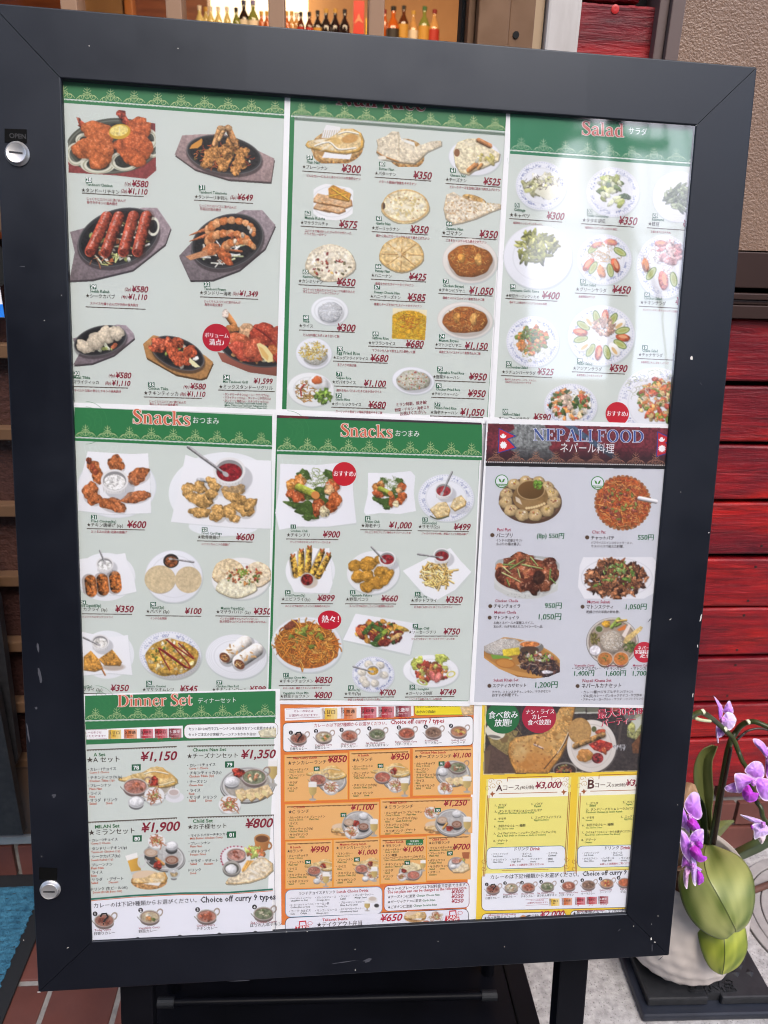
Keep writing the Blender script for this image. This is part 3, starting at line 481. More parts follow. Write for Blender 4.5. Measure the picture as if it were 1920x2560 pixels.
leaf(rows([(1757,2110),(1722,2140),(1696,2190),(1702,2245),(1723,2293),(1756,2328),(1795,2347),(1818,2347)],[(1765,2112),(1760,2145),(1769,2190),(1793,2235),(1815,2275),(1830,2305),(1838,2322),(1838,2330)],[(1782,2112),(1845,2138),(1878,2180),(1888,2230),(1884,2275),(1870,2310),(1850,2328),(1840,2331)],[1.165,1.145,1.115,1.095,1.085,1.075,1.07,1.068],[1.16,1.115,1.075,1.06,1.055,1.055,1.06,1.064],[1.165,1.145,1.115,1.09,1.08,1.07,1.068,1.066]),lg,rib=True)
leaf(rows([(1765,2230),(1742,2290),(1745,2340),(1756,2385),(1775,2420),(1796,2435)],[(1790,2230),(1800,2290),(1810,2345),(1812,2390),(1809,2420),(1805,2437)],[(1820,2230),(1855,2290),(1868,2345),(1867,2380),(1848,2415),(1820,2433)],[1.15,1.13,1.115,1.108,1.105,1.102],[1.14,1.115,1.09,1.085,1.09,1.098],[1.15,1.13,1.115,1.108,1.105,1.102]),ll,rib=True)
leaf(rows([(1772,2110),(1752,2040),(1740,1985),(1735,1935),(1741,1900),(1757,1875),(1780,1864)],[(1780,2110),(1768,2040),(1760,1985),(1757,1935),(1760,1900),(1771,1880),(1787,1864)],[(1788,2110),(1778,2040),(1783,1985),(1780,1940),(1780,1905),(1786,1885),(1792,1865)],[1.24]*7,[1.25]*7,[1.235]*7),lo_,label='upright olive leaf with a brown spotted tip')
leaf(rows([(1800,2140),(1822,2130),(1860,2110),(1895,2094),(1930,2086)],[(1805,2155),(1832,2143),(1865,2127),(1900,2112),(1935,2098)],[(1812,2172),(1848,2154),(1875,2142),(1905,2128),(1940,2108)],[1.2,1.22,1.25,1.27,1.3],[1.19,1.2,1.23,1.26,1.29],[1.2,1.21,1.24,1.26,1.29]),ld)
leaf(rows([(1770,2080),(1795,2056),(1818,2050),(1832,2050)],[(1775,2095),(1800,2070),(1820,2058),(1833,2052)],[(1782,2110),(1806,2082),(1822,2064),(1834,2054)],[1.24,1.26,1.28,1.29],[1.23,1.25,1.28,1.29],[1.24,1.26,1.28,1.29]),lo_)
leaf(rows([(1742,2120),(1736,2060),(1732,2010),(1736,1985)],[(1755,2120),(1752,2060),(1748,2015),(1744,1988)],[(1770,2120),(1768,2050),(1764,2015),(1752,1992)],[1.21]*4,[1.22]*4,[1.205]*4),ld)
leaf(rows([(1690,2010),(1700,1975),(1715,1955)],[(1710,2010),(1722,1975),(1728,1957)],[(1735,2000),(1745,1985),(1738,1962)],[1.2]*3,[1.19]*3,[1.2]*3),lb_,label='dried beige leaf tip')
stemm=mat('stem_green', L(70,84,36),.35,noise=(30,L(40,46,22),6),spec=.5); stemd=mat('stem_dark', L(40,28,20),.35,spec=.5)
def stem(pts,r,m,name='flower_stem'):
    A=np.array([list(at_depth(*p)) for p in pts]); t=np.linspace(0,len(A)-1-1e-6,len(A)*6); C_=cr(A,t)-np.array(pc+Vector((0,0,.17))); b=MB(); b.tube([Vector(c_) for c_ in C_],np.linspace(r,r*.75,len(t)),12); o=b.build(name,m,orc,smooth=True); return o
stem([(1776,2120,1.2),(1780,2100,1.2),(1788,2054,1.2),(1797,2000,1.19),(1809,1935,1.18),(1819,1879,1.17),(1828,1850,1.16),(1840,1830,1.16),(1852,1815,1.15),(1868,1806,1.14),(1890,1805,1.13),(1930,1822,1.12)],.0052,stemm)
stem([(1718,1800,1.05),(1735,1787,1.06),(1753,1781,1.08),(1774,1792,1.1),(1795,1809,1.12),(1813,1826,1.13),(1833,1847,1.14),(1846,1879,1.14),(1856,1903,1.13),(1866,1918,1.12),(1876,1945,1.1),(1889,1998,1.06),(1902,2020,1.05),(1907,2042,1.05),(1918,2056,1.05),(1930,2062,1.05)],.0042,stemm)
stem([(1843,1849,1.16),(1857,1836,1.17),(1872,1826,1.17),(1899,1821,1.17),(1930,1828,1.17)],.002,stemd,'support_wire')
stem([(1784,2110,1.19),(1796,2040,1.185),(1806,1980,1.175),(1818,1920,1.165),(1827,1870,1.155)],.0036,stemd,'support_wire')
for x,y,dd in ((1757,1781,1.075),(1812,1825,1.125),(1870,1807,1.135)): stem([(x-2,y-1,dd),(x+4,y-4,dd)],.0045,mat('node_white', L(206,210,180),.5) if not bpy.data.materials.get('node_white') else bpy.data.materials['node_white'],'stem_node')
stem([(1738,1795,1.07),(1752,1800,1.08),(1776,1803,1.1)],.0028,mat('pale_stem', L(196,200,160),.5),'pale_stem')
pm=mat_vc('petal', rough=.45,spec=.35,bump=(140,.2,.0008)); pb=pm.node_tree.nodes['Principled BSDF']; pb.inputs['Subsurface Weight'].default_value=.12; pb.inputs['Subsurface Radius'].default_value=(.004,.002,.004); pb.inputs['Subsurface Scale'].default_value=1
def petal(parent,pts,depth,core,c0=(186,92,226),c1=(206,170,240),c2=(240,226,248),bulge=.006,tilt=(0,0),name='petal', edge=.82):
    """outline in pixels,at a depth; core=pixel of the flower's centre; colour runs from the core to the rim"""
    p=np.array(pts,float); n=len(p); t=np.linspace(0,n,28,endpoint=False); i=t.astype(int); f=(t-i)[:,None]; P0,P1,P2,P3=p[(i-1) % n],p[i % n],p[(i+1) % n],p[(i+2) % n]
    o=.5*(2*P1+(P2-P0)*f+(2*P0-5*P1+4*P2-P3)*f**2+(3*P1-P0-3*P2+P3)*f**3); c=o.mean(0); V=[]; Cc=[]; R=7; core=np.array(core,float); far=max(np.linalg.norm(o-core,axis=1).max(),1)
    for k in range(R+1):
        s=k/R
        for q in (o if k else o[:1]):
            w=c+(q-c)*s; d=depth-bulge*(1-s*s)+tilt[0]*(w[0]-c[0])/60+tilt[1]*(w[1]-c[1])/60; d+=.0012*math.sin(7*math.atan2(*(w-c)) if s>.2 else 0)*s
            V.append(at_depth(w[0],w[1],d)); g_=min(np.linalg.norm(w-core)/far,1); e_=max(0,(s-edge)/(1-edge)); cc_=np.array(c0)*(1-g_)+np.array(c1)*g_; vein=1+.05*math.sin(18*math.atan2(*(w-core))); Cc.append(s2l(np.clip((cc_*(1-e_*.8)+np.array(c2)*e_*.8)*vein,0,255)/255.)*.92)
    F=[(0,1+j,1+(j+1) % 28) for j in range(28)]
    for k in range(R-1):
        for j in range(28): a=1+k*28+j; a2=1+k*28+(j+1) % 28; F.append((a,a+28,a2+28,a2))
    nv=len(V); ray_=(V[0]-Vector(CAMP)).normalized()*.0007; V2=V+[v+ray_ for v in V]; F2=F+[tuple(x+nv for x in f_[::-1]) for f_ in F]+[(nv-28+j,nv-28+(j+1) % 28,2*nv-28+(j+1) % 28,2*nv-28+j) for j in range(28)]
    off=pc+Vector((0,0,.17)); return mesh_obj(name,[v-off for v in V2],F2,pm,parent,smooth=True,colors=np.array(Cc+Cc))
def flower(pets,core,depth): 
    x,y=core; c=petal(orc,[(x-5,y-7),(x+5,y-7),(x+6,y+3),(x,y+8),(x-6,y+3)],depth-.012,core,(226,170,236),(206,110,226),(240,220,246),.006,name='flower')
    for q in pets: petal(c,q[0],depth+q[1],core,**(q[2] if len(q)>2 else {}))
LIP=dict(c0=(200,60,190),c1=(176,60,214),c2=(190,90,220),bulge=.012,name='lip'); PALE=dict(c0=(200,150,236),c1=(222,206,244),c2=(246,240,250))
flower([([(1893,1902),(1908,1912),(1911,1940),(1893,1948),(1868,1935),(1862,1925),(1875,1908)],.012,{}),([(1811,1970),(1820,1962),(1842,1956),(1850,1978),(1836,1982),(1818,1979)],.014,{}),([(1836,1940),(1840,1933),(1862,1934),(1890,1948),(1884,1955),(1870,1962),(1858,1978),(1845,1982),(1838,1960)],.0,{}),([(1888,1952),(1896,1942),(1915,1946),(1940,1952),(1945,1985),(1925,2002),(1905,1998),(1892,1975)],-.002,{}),([(1858,1972),(1868,1962),(1876,1966),(1884,1980),(1898,1984),(1892,2000),(1876,2006),(1862,2000),(1855,1986)],-.012,LIP)],(1884,1958),1.03)
flower([([(1784,1740),(1790,1745),(1800,1757),(1806,1768),(1807,1785),(1803,1800),(1798,1798),(1795,1780),(1793,1758)],.0,{}),([(1818,1756),(1825,1752),(1829,1762),(1834,1775),(1830,1786),(1818,1784),(1808,1780),(1811,1768)],.002,{}),([(1814,1782),(1826,1780),(1838,1790),(1841,1803),(1834,1818),(1822,1826),(1808,1815),(1802,1804),(1808,1792)],-.004,PALE),([(1795,1812),(1808,1815),(1818,1822),(1812,1836),(1798,1844),(1793,1832)],.0,{}),([(1790,1815),(1797,1818),(1797,1840),(1796,1858),(1792,1850),(1789,1832)],.003,PALE)],(1806,1800),1.14)
flower([([(1882,1848),(1890,1846),(1904,1852),(1916,1866),(1922,1890),(1914,1893),(1900,1876),(1887,1862)],0,{}),([(1918,1870),(1930,1866),(1940,1900),(1930,1945),(1915,1940),(1914,1900)],.002,dict(c0=(150,50,160),c1=(190,110,226)))],(1922,1905),1.1)
flower([([(1850,2037),(1860,2038),(1885,2044),(1906,2052),(1908,2060),(1890,2059),(1868,2050)],0,PALE),([(1882,2060),(1905,2058),(1920,2066),(1925,2082),(1912,2090),(1898,2094),(1886,2098),(1884,2076)],-.004,PALE),([(1895,2094),(1915,2085),(1912,2100),(1904,2110)],.0,dict(c0=(226,190,220),c1=(240,220,226),c2=(246,236,236))),([(1876,2062),(1884,2064),(1882,2076),(1877,2070)],.002,LIP)],(1908,2062),1.05)
flower([([(1711,2008),(1722,1988),(1735,1979),(1748,1986),(1752,2012),(1756,2038),(1745,2050),(1728,2040),(1714,2025)],0,{}),([(1700,2015),(1712,2025),(1722,2060),(1724,2082),(1712,2072),(1700,2062)],.002,{}),([(1718,2050),(1730,2044),(1742,2052),(1752,2072),(1748,2082),(1732,2078),(1718,2064)],-.01,LIP)],(1724,2042),1.02)
flower([([(1724,2092),(1738,2076),(1757,2072),(1760,2085),(1757,2112),(1744,2112),(1728,2108)],0,{}),([(1700,2076),(1714,2082),(1724,2100),(1730,2130),(1728,2158),(1712,2142),(1702,2120)],-.002,{}),([(1726,2116),(1740,2112),(1752,2124),(1758,2142),(1768,2142),(1766,2150),(1750,2156),(1734,2146),(1724,2132)],-.012,LIP),([(1740,2104),(1752,2104),(1758,2116),(1750,2124),(1740,2116)],-.008,LIP)],(1730,2112),1.0)
flower([([(1704,2168),(1708,2136),(1718,2140),(1730,2160),(1726,2175),(1712,2166)],.006,dict(c0=(196,90,200),c1=(186,120,226))),([(1714,2168),(1730,2170),(1722,2190),(1718,2222),(1710,2210),(1708,2188)],0,dict(c0=(196,130,190),c1=(226,196,226))),([(1728,2145),(1740,2150),(1742,2180),(1740,2214),(1732,2206),(1728,2180)],-.003,PALE),([(1742,2172),(1756,2184),(1760,2202),(1748,2212),(1742,2206)],.002,LIP),([(1738,2165),(1755,2173),(1750,2180),(1740,2178)],0,{})],(1732,2166),1.0)
stem([(1695,2172,1.04),(1715,2166,1.02),(1730,2162,1.01)],.003,mat('pale_stem2', L(196,150,110),.5),'flower_stalk'); stem([(1724,2065,1.04),(1730,2085,1.035),(1722,2110,1.03)],.003,stemm,'flower_stalk')
# ================================================================== printing: flat pictures and lettering on the menu sheets
CTX=dict(A=(150,190,2.9625),B=(150,600,2.9625),C=(700,230,2.86),D=(700,640,2.86),E=(1230,270,3.13),F=(1230,660,3.13),
           G=(180,1010,3.19),H=(180,1360,3.19),I=(680,1030,3.13),J=(670,1360,3.072),K=(1180,1040,3.19),L=(1170,1370,3.386),
           M=(200,1720,3.318),N=(210,2040,3.318),O=(690,1750,3.253),Q=(690,2040,3.253),R=(1180,1750,3.607),S=(1180,2020,3.77),Z=(0,0,1.))
_nz=rng.random((64,64))
def _octave(n,k):
    a=rng.random((n,n)); x=np.linspace(0,n,512,endpoint=False); i=x.astype(int); f=x-i; f=f*f*(3-2*f); j=(i+1) % n
    r=a[i][:,i]*np.outer(1-f,1-f)+a[j][:,i]*np.outer(f,1-f)+a[i][:,j]*np.outer(1-f,f)+a[j][:,j]*np.outer(f,f)
    return r*k
NOISE=_octave(32,.4)+_octave(64,.3)+_octave(128,.2)+_octave(256,.1)
NOISE=(NOISE-NOISE.mean())/NOISE.std()
inkm=mat_vc('printed_ink', rough=.45,spec=.3)
_ink = {}
def ink(c):
    c=tuple(int(x) for x in c)
    if c not in _ink: _ink[c]=mat('ink_%d_%d_%d' % c,tuple(s2l(np.array(c,float))*.93+.003),rough=.45,spec=.3)
    return _ink[c]
class Sheet:
    """a printed sheet: px corners tl,tr,br,bl; off=extra slope of the print relative to the board"""
    def __init__(s,label,quad,lvl,off,paper,group='printed menu sheets in the display case', margin=(250,250,252)):
        s.z=PZ+lvl*.0006; s.off=off; s.paper=paper
        q=P([p[0] for p in quad],[p[1] for p in quad],s.z); s.o=q[3]; s.tx=[]
        s.t=thing('menu_sheet', label,'menu poster', BM @ Matrix.Translation((s.o[0],s.o[1],s.z)),group)
        s.quad=quad
        n=12; vs=[]; fs=[]
        for j in range(n+1):
            for i in range(n+1):
                a,b=i/n,j/n
                p=(q[3]*(1-a)+q[2]*a)*(1-b)+(q[0]*(1-a)+q[1]*a)*b-s.o
                vs.append((p[0],p[1],0)); 
        for j in range(n):
            for i in range(n): k=j*(n+1)+i; fs.append((k,k+1,k+n+2,k+n+1))
        mesh_obj('paper', vs,fs,ink(margin),s.t)
    def sl(s,y): return .0727-.1266*(y-250)/2070+s.off
    def uv(s,px,py): return P(px,py,s.z)-s.o
    def px(s,c,x,y): x0,y0,k=CTX[c]; return x0+np.asarray(x,float)/k,y0+np.asarray(y,float)/k
    def poly(s,name,c,pts,col,dz=.00008,**k):
        x,y=s.px(c,[p[0] for p in pts],[p[1] for p in pts]); u=s.uv(x,y)
        return mesh_obj(name,[(a,b,dz) for a,b in u],[list(range(len(u)))[::-1]],ink(col),s.t,**k)
    def rrect(s,name,c,x0,y0,x1,y1,r,col,dz=.00008,line=None,lw=3,tilt=0):
        def pts(x0,y0,x1,y1,r):
            o=[]
            for cx,cy,a0 in ((x1-r,y0+r,-90),(x1-r,y1-r,0),(x0+r,y1-r,90),(x0+r,y0+r,180)):
                for k in range(5):
                    a=math.radians(a0+k*22.5); X=cx+r*math.cos(a); o.append((X,cy+r*math.sin(a)+tilt*(X-x0)))
            return o
        if line: s.poly(name + '_border', c,pts(x0-lw,y0-lw,x1+lw,y1+lw,r+lw),line,dz-.00003)
        return s.poly(name,c,pts(x0,y0,x1,y1,r),col,dz)
    def disc(s,name,c,cx,cy,rx,ry,col,dz=.0001):
        return s.poly(name,c,[(cx+rx*math.cos(t*math.pi/20),cy+ry*math.sin(t*math.pi/20)) for t in range(40)],col,dz)
    def strokes(s,name,c,lines,w,col,dz=.00012,taper=False,**k):
        """polylines in crop pixels joined into one mesh of thin ribbons"""
        V=[]; F=[]
        for li,ln in enumerate(lines):
            a=np.array(ln,float); x,y=s.px(c,a[:,0],a[:,1]); u=s.uv(x,y); d=np.gradient(u,axis=0); d /= np.maximum(np.linalg.norm(d,axis=1),1e-9)[:,None]
            n=np.stack([-d[:,1],d[:,0]],1); ws=(a[:,2] if a.shape[1]>2 else np.full(len(a),w))/CTX[c][2]*.000395/2
            if taper: ws=ws*np.sin(np.linspace(.12,math.pi-.12,len(a)))
            b=len(V); z=dz+(li % 7)*6e-6
            for i in range(len(a)): V.append((*(u[i]+n[i]*ws[i]),z)); V.append((*(u[i]-n[i]*ws[i]),z))
            F+=[(b+2*i+1,b+2*i+3,b+2*i+2,b+2*i) for i in range(len(a)-1)]
        return mesh_obj(name,V,F,ink(col),s.t,**k)
    def text(s,name,c,x1,x2,y,body,col,bold=.012,shear=0,hf=1.0,dz=.0003,sl=None,hfit=None):
        (sx1,),(sy,)=s.px(c,[x1],[y]); (sx2,),_=s.px(c,[x2],[y])
        k=s.sl(sy) if sl is None else sl
        TEXTS.append((s,name,(sx1,sy),(sx2,sy+k*(sx2-sx1)),body,col,bold,shear,hf,dz,hfit and hfit/CTX[c][2]))
    def zig(s,name,c,x1,x2,y,col=(90,75,65),sl=None,w=4,tooth=8,step=9,up=False,dz=.0001):
        (sx1,sx2),(sy,_)=s.px(c,[x1,x2],[y,y]); k=s.sl(sy) if sl is None else sl
        V=[]; F=[]; n=max(3,int((x2-x1)/step)); sg=-1 if up else 1
        def q(t,d): xx=x1+(x2-x1)*t; a,b=s.px(c,xx,y+k*(xx-x1)+d); u=s.uv(a,b); V.append((u[0],u[1],dz))
        q(0,-w/2); q(1,-w/2); q(1,w/2); q(0,w/2); F.append((3,2,1,0))
        for i in range(n):
            b=len(V); q(i/n,sg*w/2); q((i+.9)/n,sg*w/2); q((i+.45)/n,sg*(w/2+tooth)); F.append((b,b+1,b+2) if up else (b+2,b+1,b))
        return mesh_obj(name,V,F,ink(col),s.t)
TEXTS=[]
def flush_texts():
    objs=[]
    tmp=bpy.data.collections.new('tmp'); SC.collection.children.link(tmp); cache = {}
    for i,t in enumerate(TEXTS):
        if any(ord(q)>0x2000 for q in t[4]): t=TEXTS[i]=(*t[:6],0,*t[7:],t[6])
        else: t=TEXTS[i]=(*t[:6],min(t[6]*.75,.022),*t[7:],0)
        key=(t[4],t[6])
        if key not in cache:
            cu=bpy.data.curves.new('t', 'FONT'); cu.body=t[4]; cu.size=1; cu.resolution_u=3 if len(t[4])<10 else 1; cu.offset=t[6]
            o=bpy.data.objects.new('t', cu); tmp.objects.link(o); cache[key]=o
    bpy.context.view_layer.update(); dg=bpy.context.evaluated_depsgraph_get()
    geo = {}
    for key,o in cache.items():
        me=bpy.data.meshes.new_from_object(o.evaluated_get(dg)); n=len(me.vertices); a=np.empty(n*3); me.vertices.foreach_get('co', a); a=a.reshape(-1,3)
        geo[key]=(a,[tuple(p.vertices) for p in me.polygons]); bpy.data.meshes.remove(me)
    for o in cache.values(): cu=o.data; bpy.data.objects.remove(o); bpy.data.curves.remove(cu)
    bpy.data.collections.remove(tmp)
    for s,name,p1,p2,body,col,bold,shear,hf,dz,hfit,dup in TEXTS:
        a,f=geo[(body,bold)]
        if len(a)==0: continue
        u1=s.uv(*p1); u2=s.uv(*p2); d=u2-u1; L=np.linalg.norm(d); d=d/L; n=np.array([-d[1],d[0]])
        x0,x1=a[:,0].min(),a[:,0].max(); h=a[:,1].max()
        x=a[:,0]+shear*a[:,1]; x0=x.min(); k=L/(x.max()-x0); y=a[:,1]*hf
        if hfit: kk=hfit*.000395/h; u1=u1+d*(L-kk*(x.max()-x0))/2; k=kk
        uv=u1+np.outer((x-x0)*k,d)+np.outer(y*k,n)
        V=np.column_stack([uv,np.full(len(uv),dz)])
        if dup>.004: n_=len(V); o_=np.append(d*dup*1.5*k,.000012); V=np.vstack([V,V+o_]); f=f+[tuple(q+n_ for q in g) for g in f]
        mesh_obj(name,V,f,ink(col),s.t)
# --- styles
DKR,GRN,BRN,RED=(140,28,52),(32,98,66),(72,62,54),(158,34,58)
def it(s,c,num=None,en=None,jp=None,price=(),ul=None,desc=(),nb=(48,36),enc=GRN,jpc=BRN,dsc=RED,prc=DKR,ehf=1.12):
    if num:
        t,x,y=num; w,h=nb; k=s.sl(s.px(c,0,y)[1])
        s.poly('number_badge', c,[(x,y),(x+w,y+k*w),(x+w,y+h+k*w),(x,y+h)],(34,100,72),.00016)
        s.text('badge_number', c,x,x+w,y+h*.86,t,(255,255,255),.028,dz=.00034,hfit=h*.74)
    if en: s.text('english_name', c,en[0],en[1],en[2],en[3],enc,.02,hf=ehf)
    if jp: s.text('dish_name', c,jp[0],jp[1],jp[2],jp[3],jpc,.014,hf=1.12)
    for p in price:
        x1,x2,y,t=p
        if t.startswith('('):
            a,b=t.split(' '); xm=x1+(x2-x1)*(.26 if len(b)>4 else .3)
            s.text('serving_size', c,x1,xm-6,y-6,a,prc,.012,.25,hf=1.2); s.text('price', c,xm,x2,y+s.sl(s.px(c,0,y)[1])*(xm-x1),b,prc,.034,.22,hf=1.1)
        else: s.text('price', c,x1,x2,y,t,prc,.034,.22,hf=1.1)
    if ul: s.zig('underline', c,ul[0],ul[1],ul[2],w=4.5,tooth=5,step=9)
    for d in desc: s.text('description', c,d[0],d[1],d[2],d[3],dsc,.018,hf=1.25)
# --- ornaments of the sheet headers
def lace(s,c,x1,x2,y,n,h,col,sl=None,w=3.2):
    k=s.sl(s.px(c,0,y)[1]) if sl is None else sl; lines=[]; W=(x2-x1)/n
    def spiral(cx,cy,r,d,a0,turns=1.25):
        return [(cx+d*r*(1-.72*t/13)*math.cos(a0+t/13*turns*2*math.pi),cy-r*(1-.72*t/13)*math.sin(a0+t/13*turns*2*math.pi)) for t in range(14)]
    for i in range(n):
        cx=x1+(i+.5)*W; cy=y+k*(cx-x1)
        L=[]
        L.append([(cx,cy-.02*h),(cx,cy-h)])
        for d in (-1,1):
            L.append([(cx+d*W*a,cy-h*b) for a,b in ((.02,.02),(.1,.2),(.2,.34),(.32,.3),(.42,.12),(.47,-.02))])
            L.append(spiral(cx+d*W*.27,cy-h*.16,W*.13,d,2.2))
            L.append(spiral(cx+d*W*.12,cy-h*.42,W*.07,d,3.4))
            L.append([(cx+d*W*a,cy-h*b) for a,b in ((0,.55),(.1,.6),(.17,.72))])
            L.append([(cx+d*W*a,cy-h*b) for a,b in ((0,.74),(.07,.79),(.12,.9))])
            L.append([(cx+d*W*a,cy-h*b) for a,b in ((0,.3),(.05,.4),(.04,.55),(0,.6))])
        lines+=L
    s.strokes('lace_ornament', c,lines,w,col,.00013)
def rosette(s,c,cx,cy,r,col,w=2.5,a0=0,a1=360):
    L=[]
    for q in (.25,.42,.75,1.0): L.append([(cx+r*q*math.cos(math.radians(a)),cy+r*q*math.sin(math.radians(a))) for a in range(a0,a1+1,10)])
    for k in range(a0,a1,30):
        a=math.radians(k+15)
        L.append([(cx+r*.58*math.cos(a)+r*.12*math.cos(t*.7)*(1 if True else 0),cy+r*.58*math.sin(a)+r*.12*math.sin(t*.7)) for t in range(10)])
    s.strokes('rosette_ornament', c,L,w,col,.0001)
# --- a bold serif alphabet drawn as pen strokes (x,y,width)
def _V(x,a,b,w): return [(x,a,w),(x,b,w)]
def _Hh(a,b,y,w=.03): return [(a,y,w),(b,y,w)]
_vs=lambda x,h=.46: [_V(x,0,h,.11),_Hh(x-.1,x+.1,.015),_Hh(x-.11,x,h-.015)]
GL = {
 'S': (.5,[[(.4,.56,.03),(.35,.66,.05),(.24,.7,.05),(.12,.64,.1),(.11,.5,.13),(.25,.38,.14),(.4,.26,.13),(.42,.12,.1),(.3,.01,.05),(.16,.01,.04),(.06,.12,.03)],_V(.42,.5,.7,.025),_V(.05,0,.2,.025)]),
 'n': (.55,_vs(.13)+[[(.15,.36,.03),(.24,.45,.05),(.34,.45,.08),(.4,.36,.11),(.41,.25,.11),(.41,0,.11)],_Hh(.31,.51,.015)]),
 'a': (.48,[[(.08,.35,.08),(.13,.43,.06),(.23,.46,.05),(.32,.41,.09),(.34,.3,.11),(.34,.1,.11),(.4,.02,.06),(.46,.05,.02)],[(.34,.28,.03),(.18,.24,.06),(.09,.14,.11),(.12,.04,.09),(.22,.01,.05),(.33,.09,.03)]]),
 'c': (.45,[[(.38,.34,.1),(.33,.44,.05),(.22,.46,.04),(.11,.38,.09),(.08,.24,.12),(.12,.08,.1),(.24,.01,.05),(.35,.04,.04),(.41,.12,.02)]]),
 'k': (.56,[_V(.13,0,.7,.11),_Hh(.03,.23,.015),_Hh(.02,.13,.685),[(.16,.2,.03),(.42,.44,.03)],_Hh(.32,.5,.45),[(.24,.28,.1),(.44,.02,.11)],_Hh(.34,.55,.015)]),
 's': (.4,[[(.32,.36,.02),(.27,.44,.04),(.18,.46,.04),(.09,.41,.08),(.09,.33,.09),(.2,.24,.1),(.31,.15,.1),(.31,.06,.08),(.2,.01,.04),(.1,.02,.04),(.05,.12,.02)],_V(.34,.32,.46,.02),_V(.04,0,.14,.02)]),
 'l': (.27,[_V(.13,0,.7,.11),_Hh(.03,.23,.015),_Hh(.02,.13,.685)]),
 'd': (.53,[_V(.38,0,.7,.11),_Hh(.27,.38,.685),_Hh(.38,.5,.015),[(.36,.4,.04),(.26,.46,.05),(.14,.41,.09),(.08,.24,.12),(.13,.06,.1),(.24,.01,.05),(.36,.08,.03)]]),
 'D': (.7,[_V(.14,0,.7,.13),_Hh(.02,.3,.685),_Hh(.02,.3,.015),[(.28,.685,.03),(.45,.64,.07),(.57,.5,.12),(.6,.35,.14),(.57,.2,.12),(.45,.06,.07),(.28,.015,.03)]]),
 'i': (.27,_vs(.13)+[_V(.13,.56,.68,.12)]),
 'e': (.47,[_Hh(.1,.4,.25,.035),[(.38,.26,.05),(.35,.4,.07),(.24,.46,.05),(.12,.39,.09),(.08,.25,.12),(.12,.08,.1),(.24,.01,.05),(.36,.04,.04),(.42,.12,.02)]]),
 'r': (.4,_vs(.13)+[[(.15,.32,.03),(.22,.42,.05),(.3,.44,.08),(.34,.4,.1)]]),
 't': (.35,[[(.15,.6,.05),(.15,.4,.1),(.15,.12,.11),(.2,.02,.06),(.28,.02,.03),(.33,.09,.02)],_Hh(.02,.31,.445,.035)]),
 'o': (.5,[[(.25+.17*math.cos(t*math.pi/8),.23+.22*math.sin(t*math.pi/8),.035+.08*abs(math.cos(t*math.pi/8))) for t in range(17)]]),
 'O': (.76,[[(.38+.27*math.cos(t*math.pi/10),.35+.34*math.sin(t*math.pi/10),.035+.1*abs(math.cos(t*math.pi/10))) for t in range(21)]]),
 'N': (.74,[_V(.13,0,.7,.045),_V(.6,0,.7,.045),[(.11,.69,.13),(.6,.03,.13)],_Hh(.02,.24,.015),_Hh(.5,.7,.685),_Hh(.02,.2,.685)]),
 'E': (.6,[_V(.15,0,.7,.13),_Hh(.03,.52,.685),_Hh(.03,.54,.015),_Hh(.15,.38,.36),_V(.52,.53,.7,.025),_V(.54,0,.17,.025),_V(.38,.28,.44,.025)]),
 'F': (.56,[_V(.15,0,.7,.13),_Hh(.03,.52,.685),_Hh(.03,.28,.015),_Hh(.15,.38,.36),_V(.52,.53,.7,.025),_V(.38,.28,.44,.025)]),
 'P': (.6,[_V(.15,0,.7,.13),_Hh(.03,.3,.685),_Hh(.03,.28,.015),[(.26,.685,.03),(.42,.66,.07),(.48,.52,.13),(.42,.38,.07),(.22,.34,.03)]]),
 'R': (.66,[_V(.15,0,.7,.13),_Hh(.03,.3,.685),_Hh(.03,.28,.015),[(.26,.685,.03),(.42,.66,.07),(.48,.52,.13),(.42,.38,.07),(.22,.34,.03)],[(.34,.35,.1),(.56,.02,.12)],_Hh(.46,.66,.015)]),
 'L': (.58,[_V(.15,0,.7,.13),_Hh(.03,.28,.685),_Hh(.03,.52,.015),_V(.53,0,.2,.025)]),
 'I': (.32,[_V(.15,0,.7,.13),_Hh(.03,.28,.685),_Hh(.03,.28,.015)]),
 'A': (.7,[[(.34,.7,.035),(.1,0,.035)],[(.34,.69,.13),(.58,.01,.13)],_Hh(.17,.5,.23),_Hh(.01,.2,.015),_Hh(.48,.7,.015)]),
 'T': (.62,[_V(.31,0,.7,.13),_Hh(.04,.58,.685),_Hh(.21,.41,.015),_V(.045,.52,.7,.025),_V(.575,.52,.7,.025)]),
 ' ': (.22,[])}
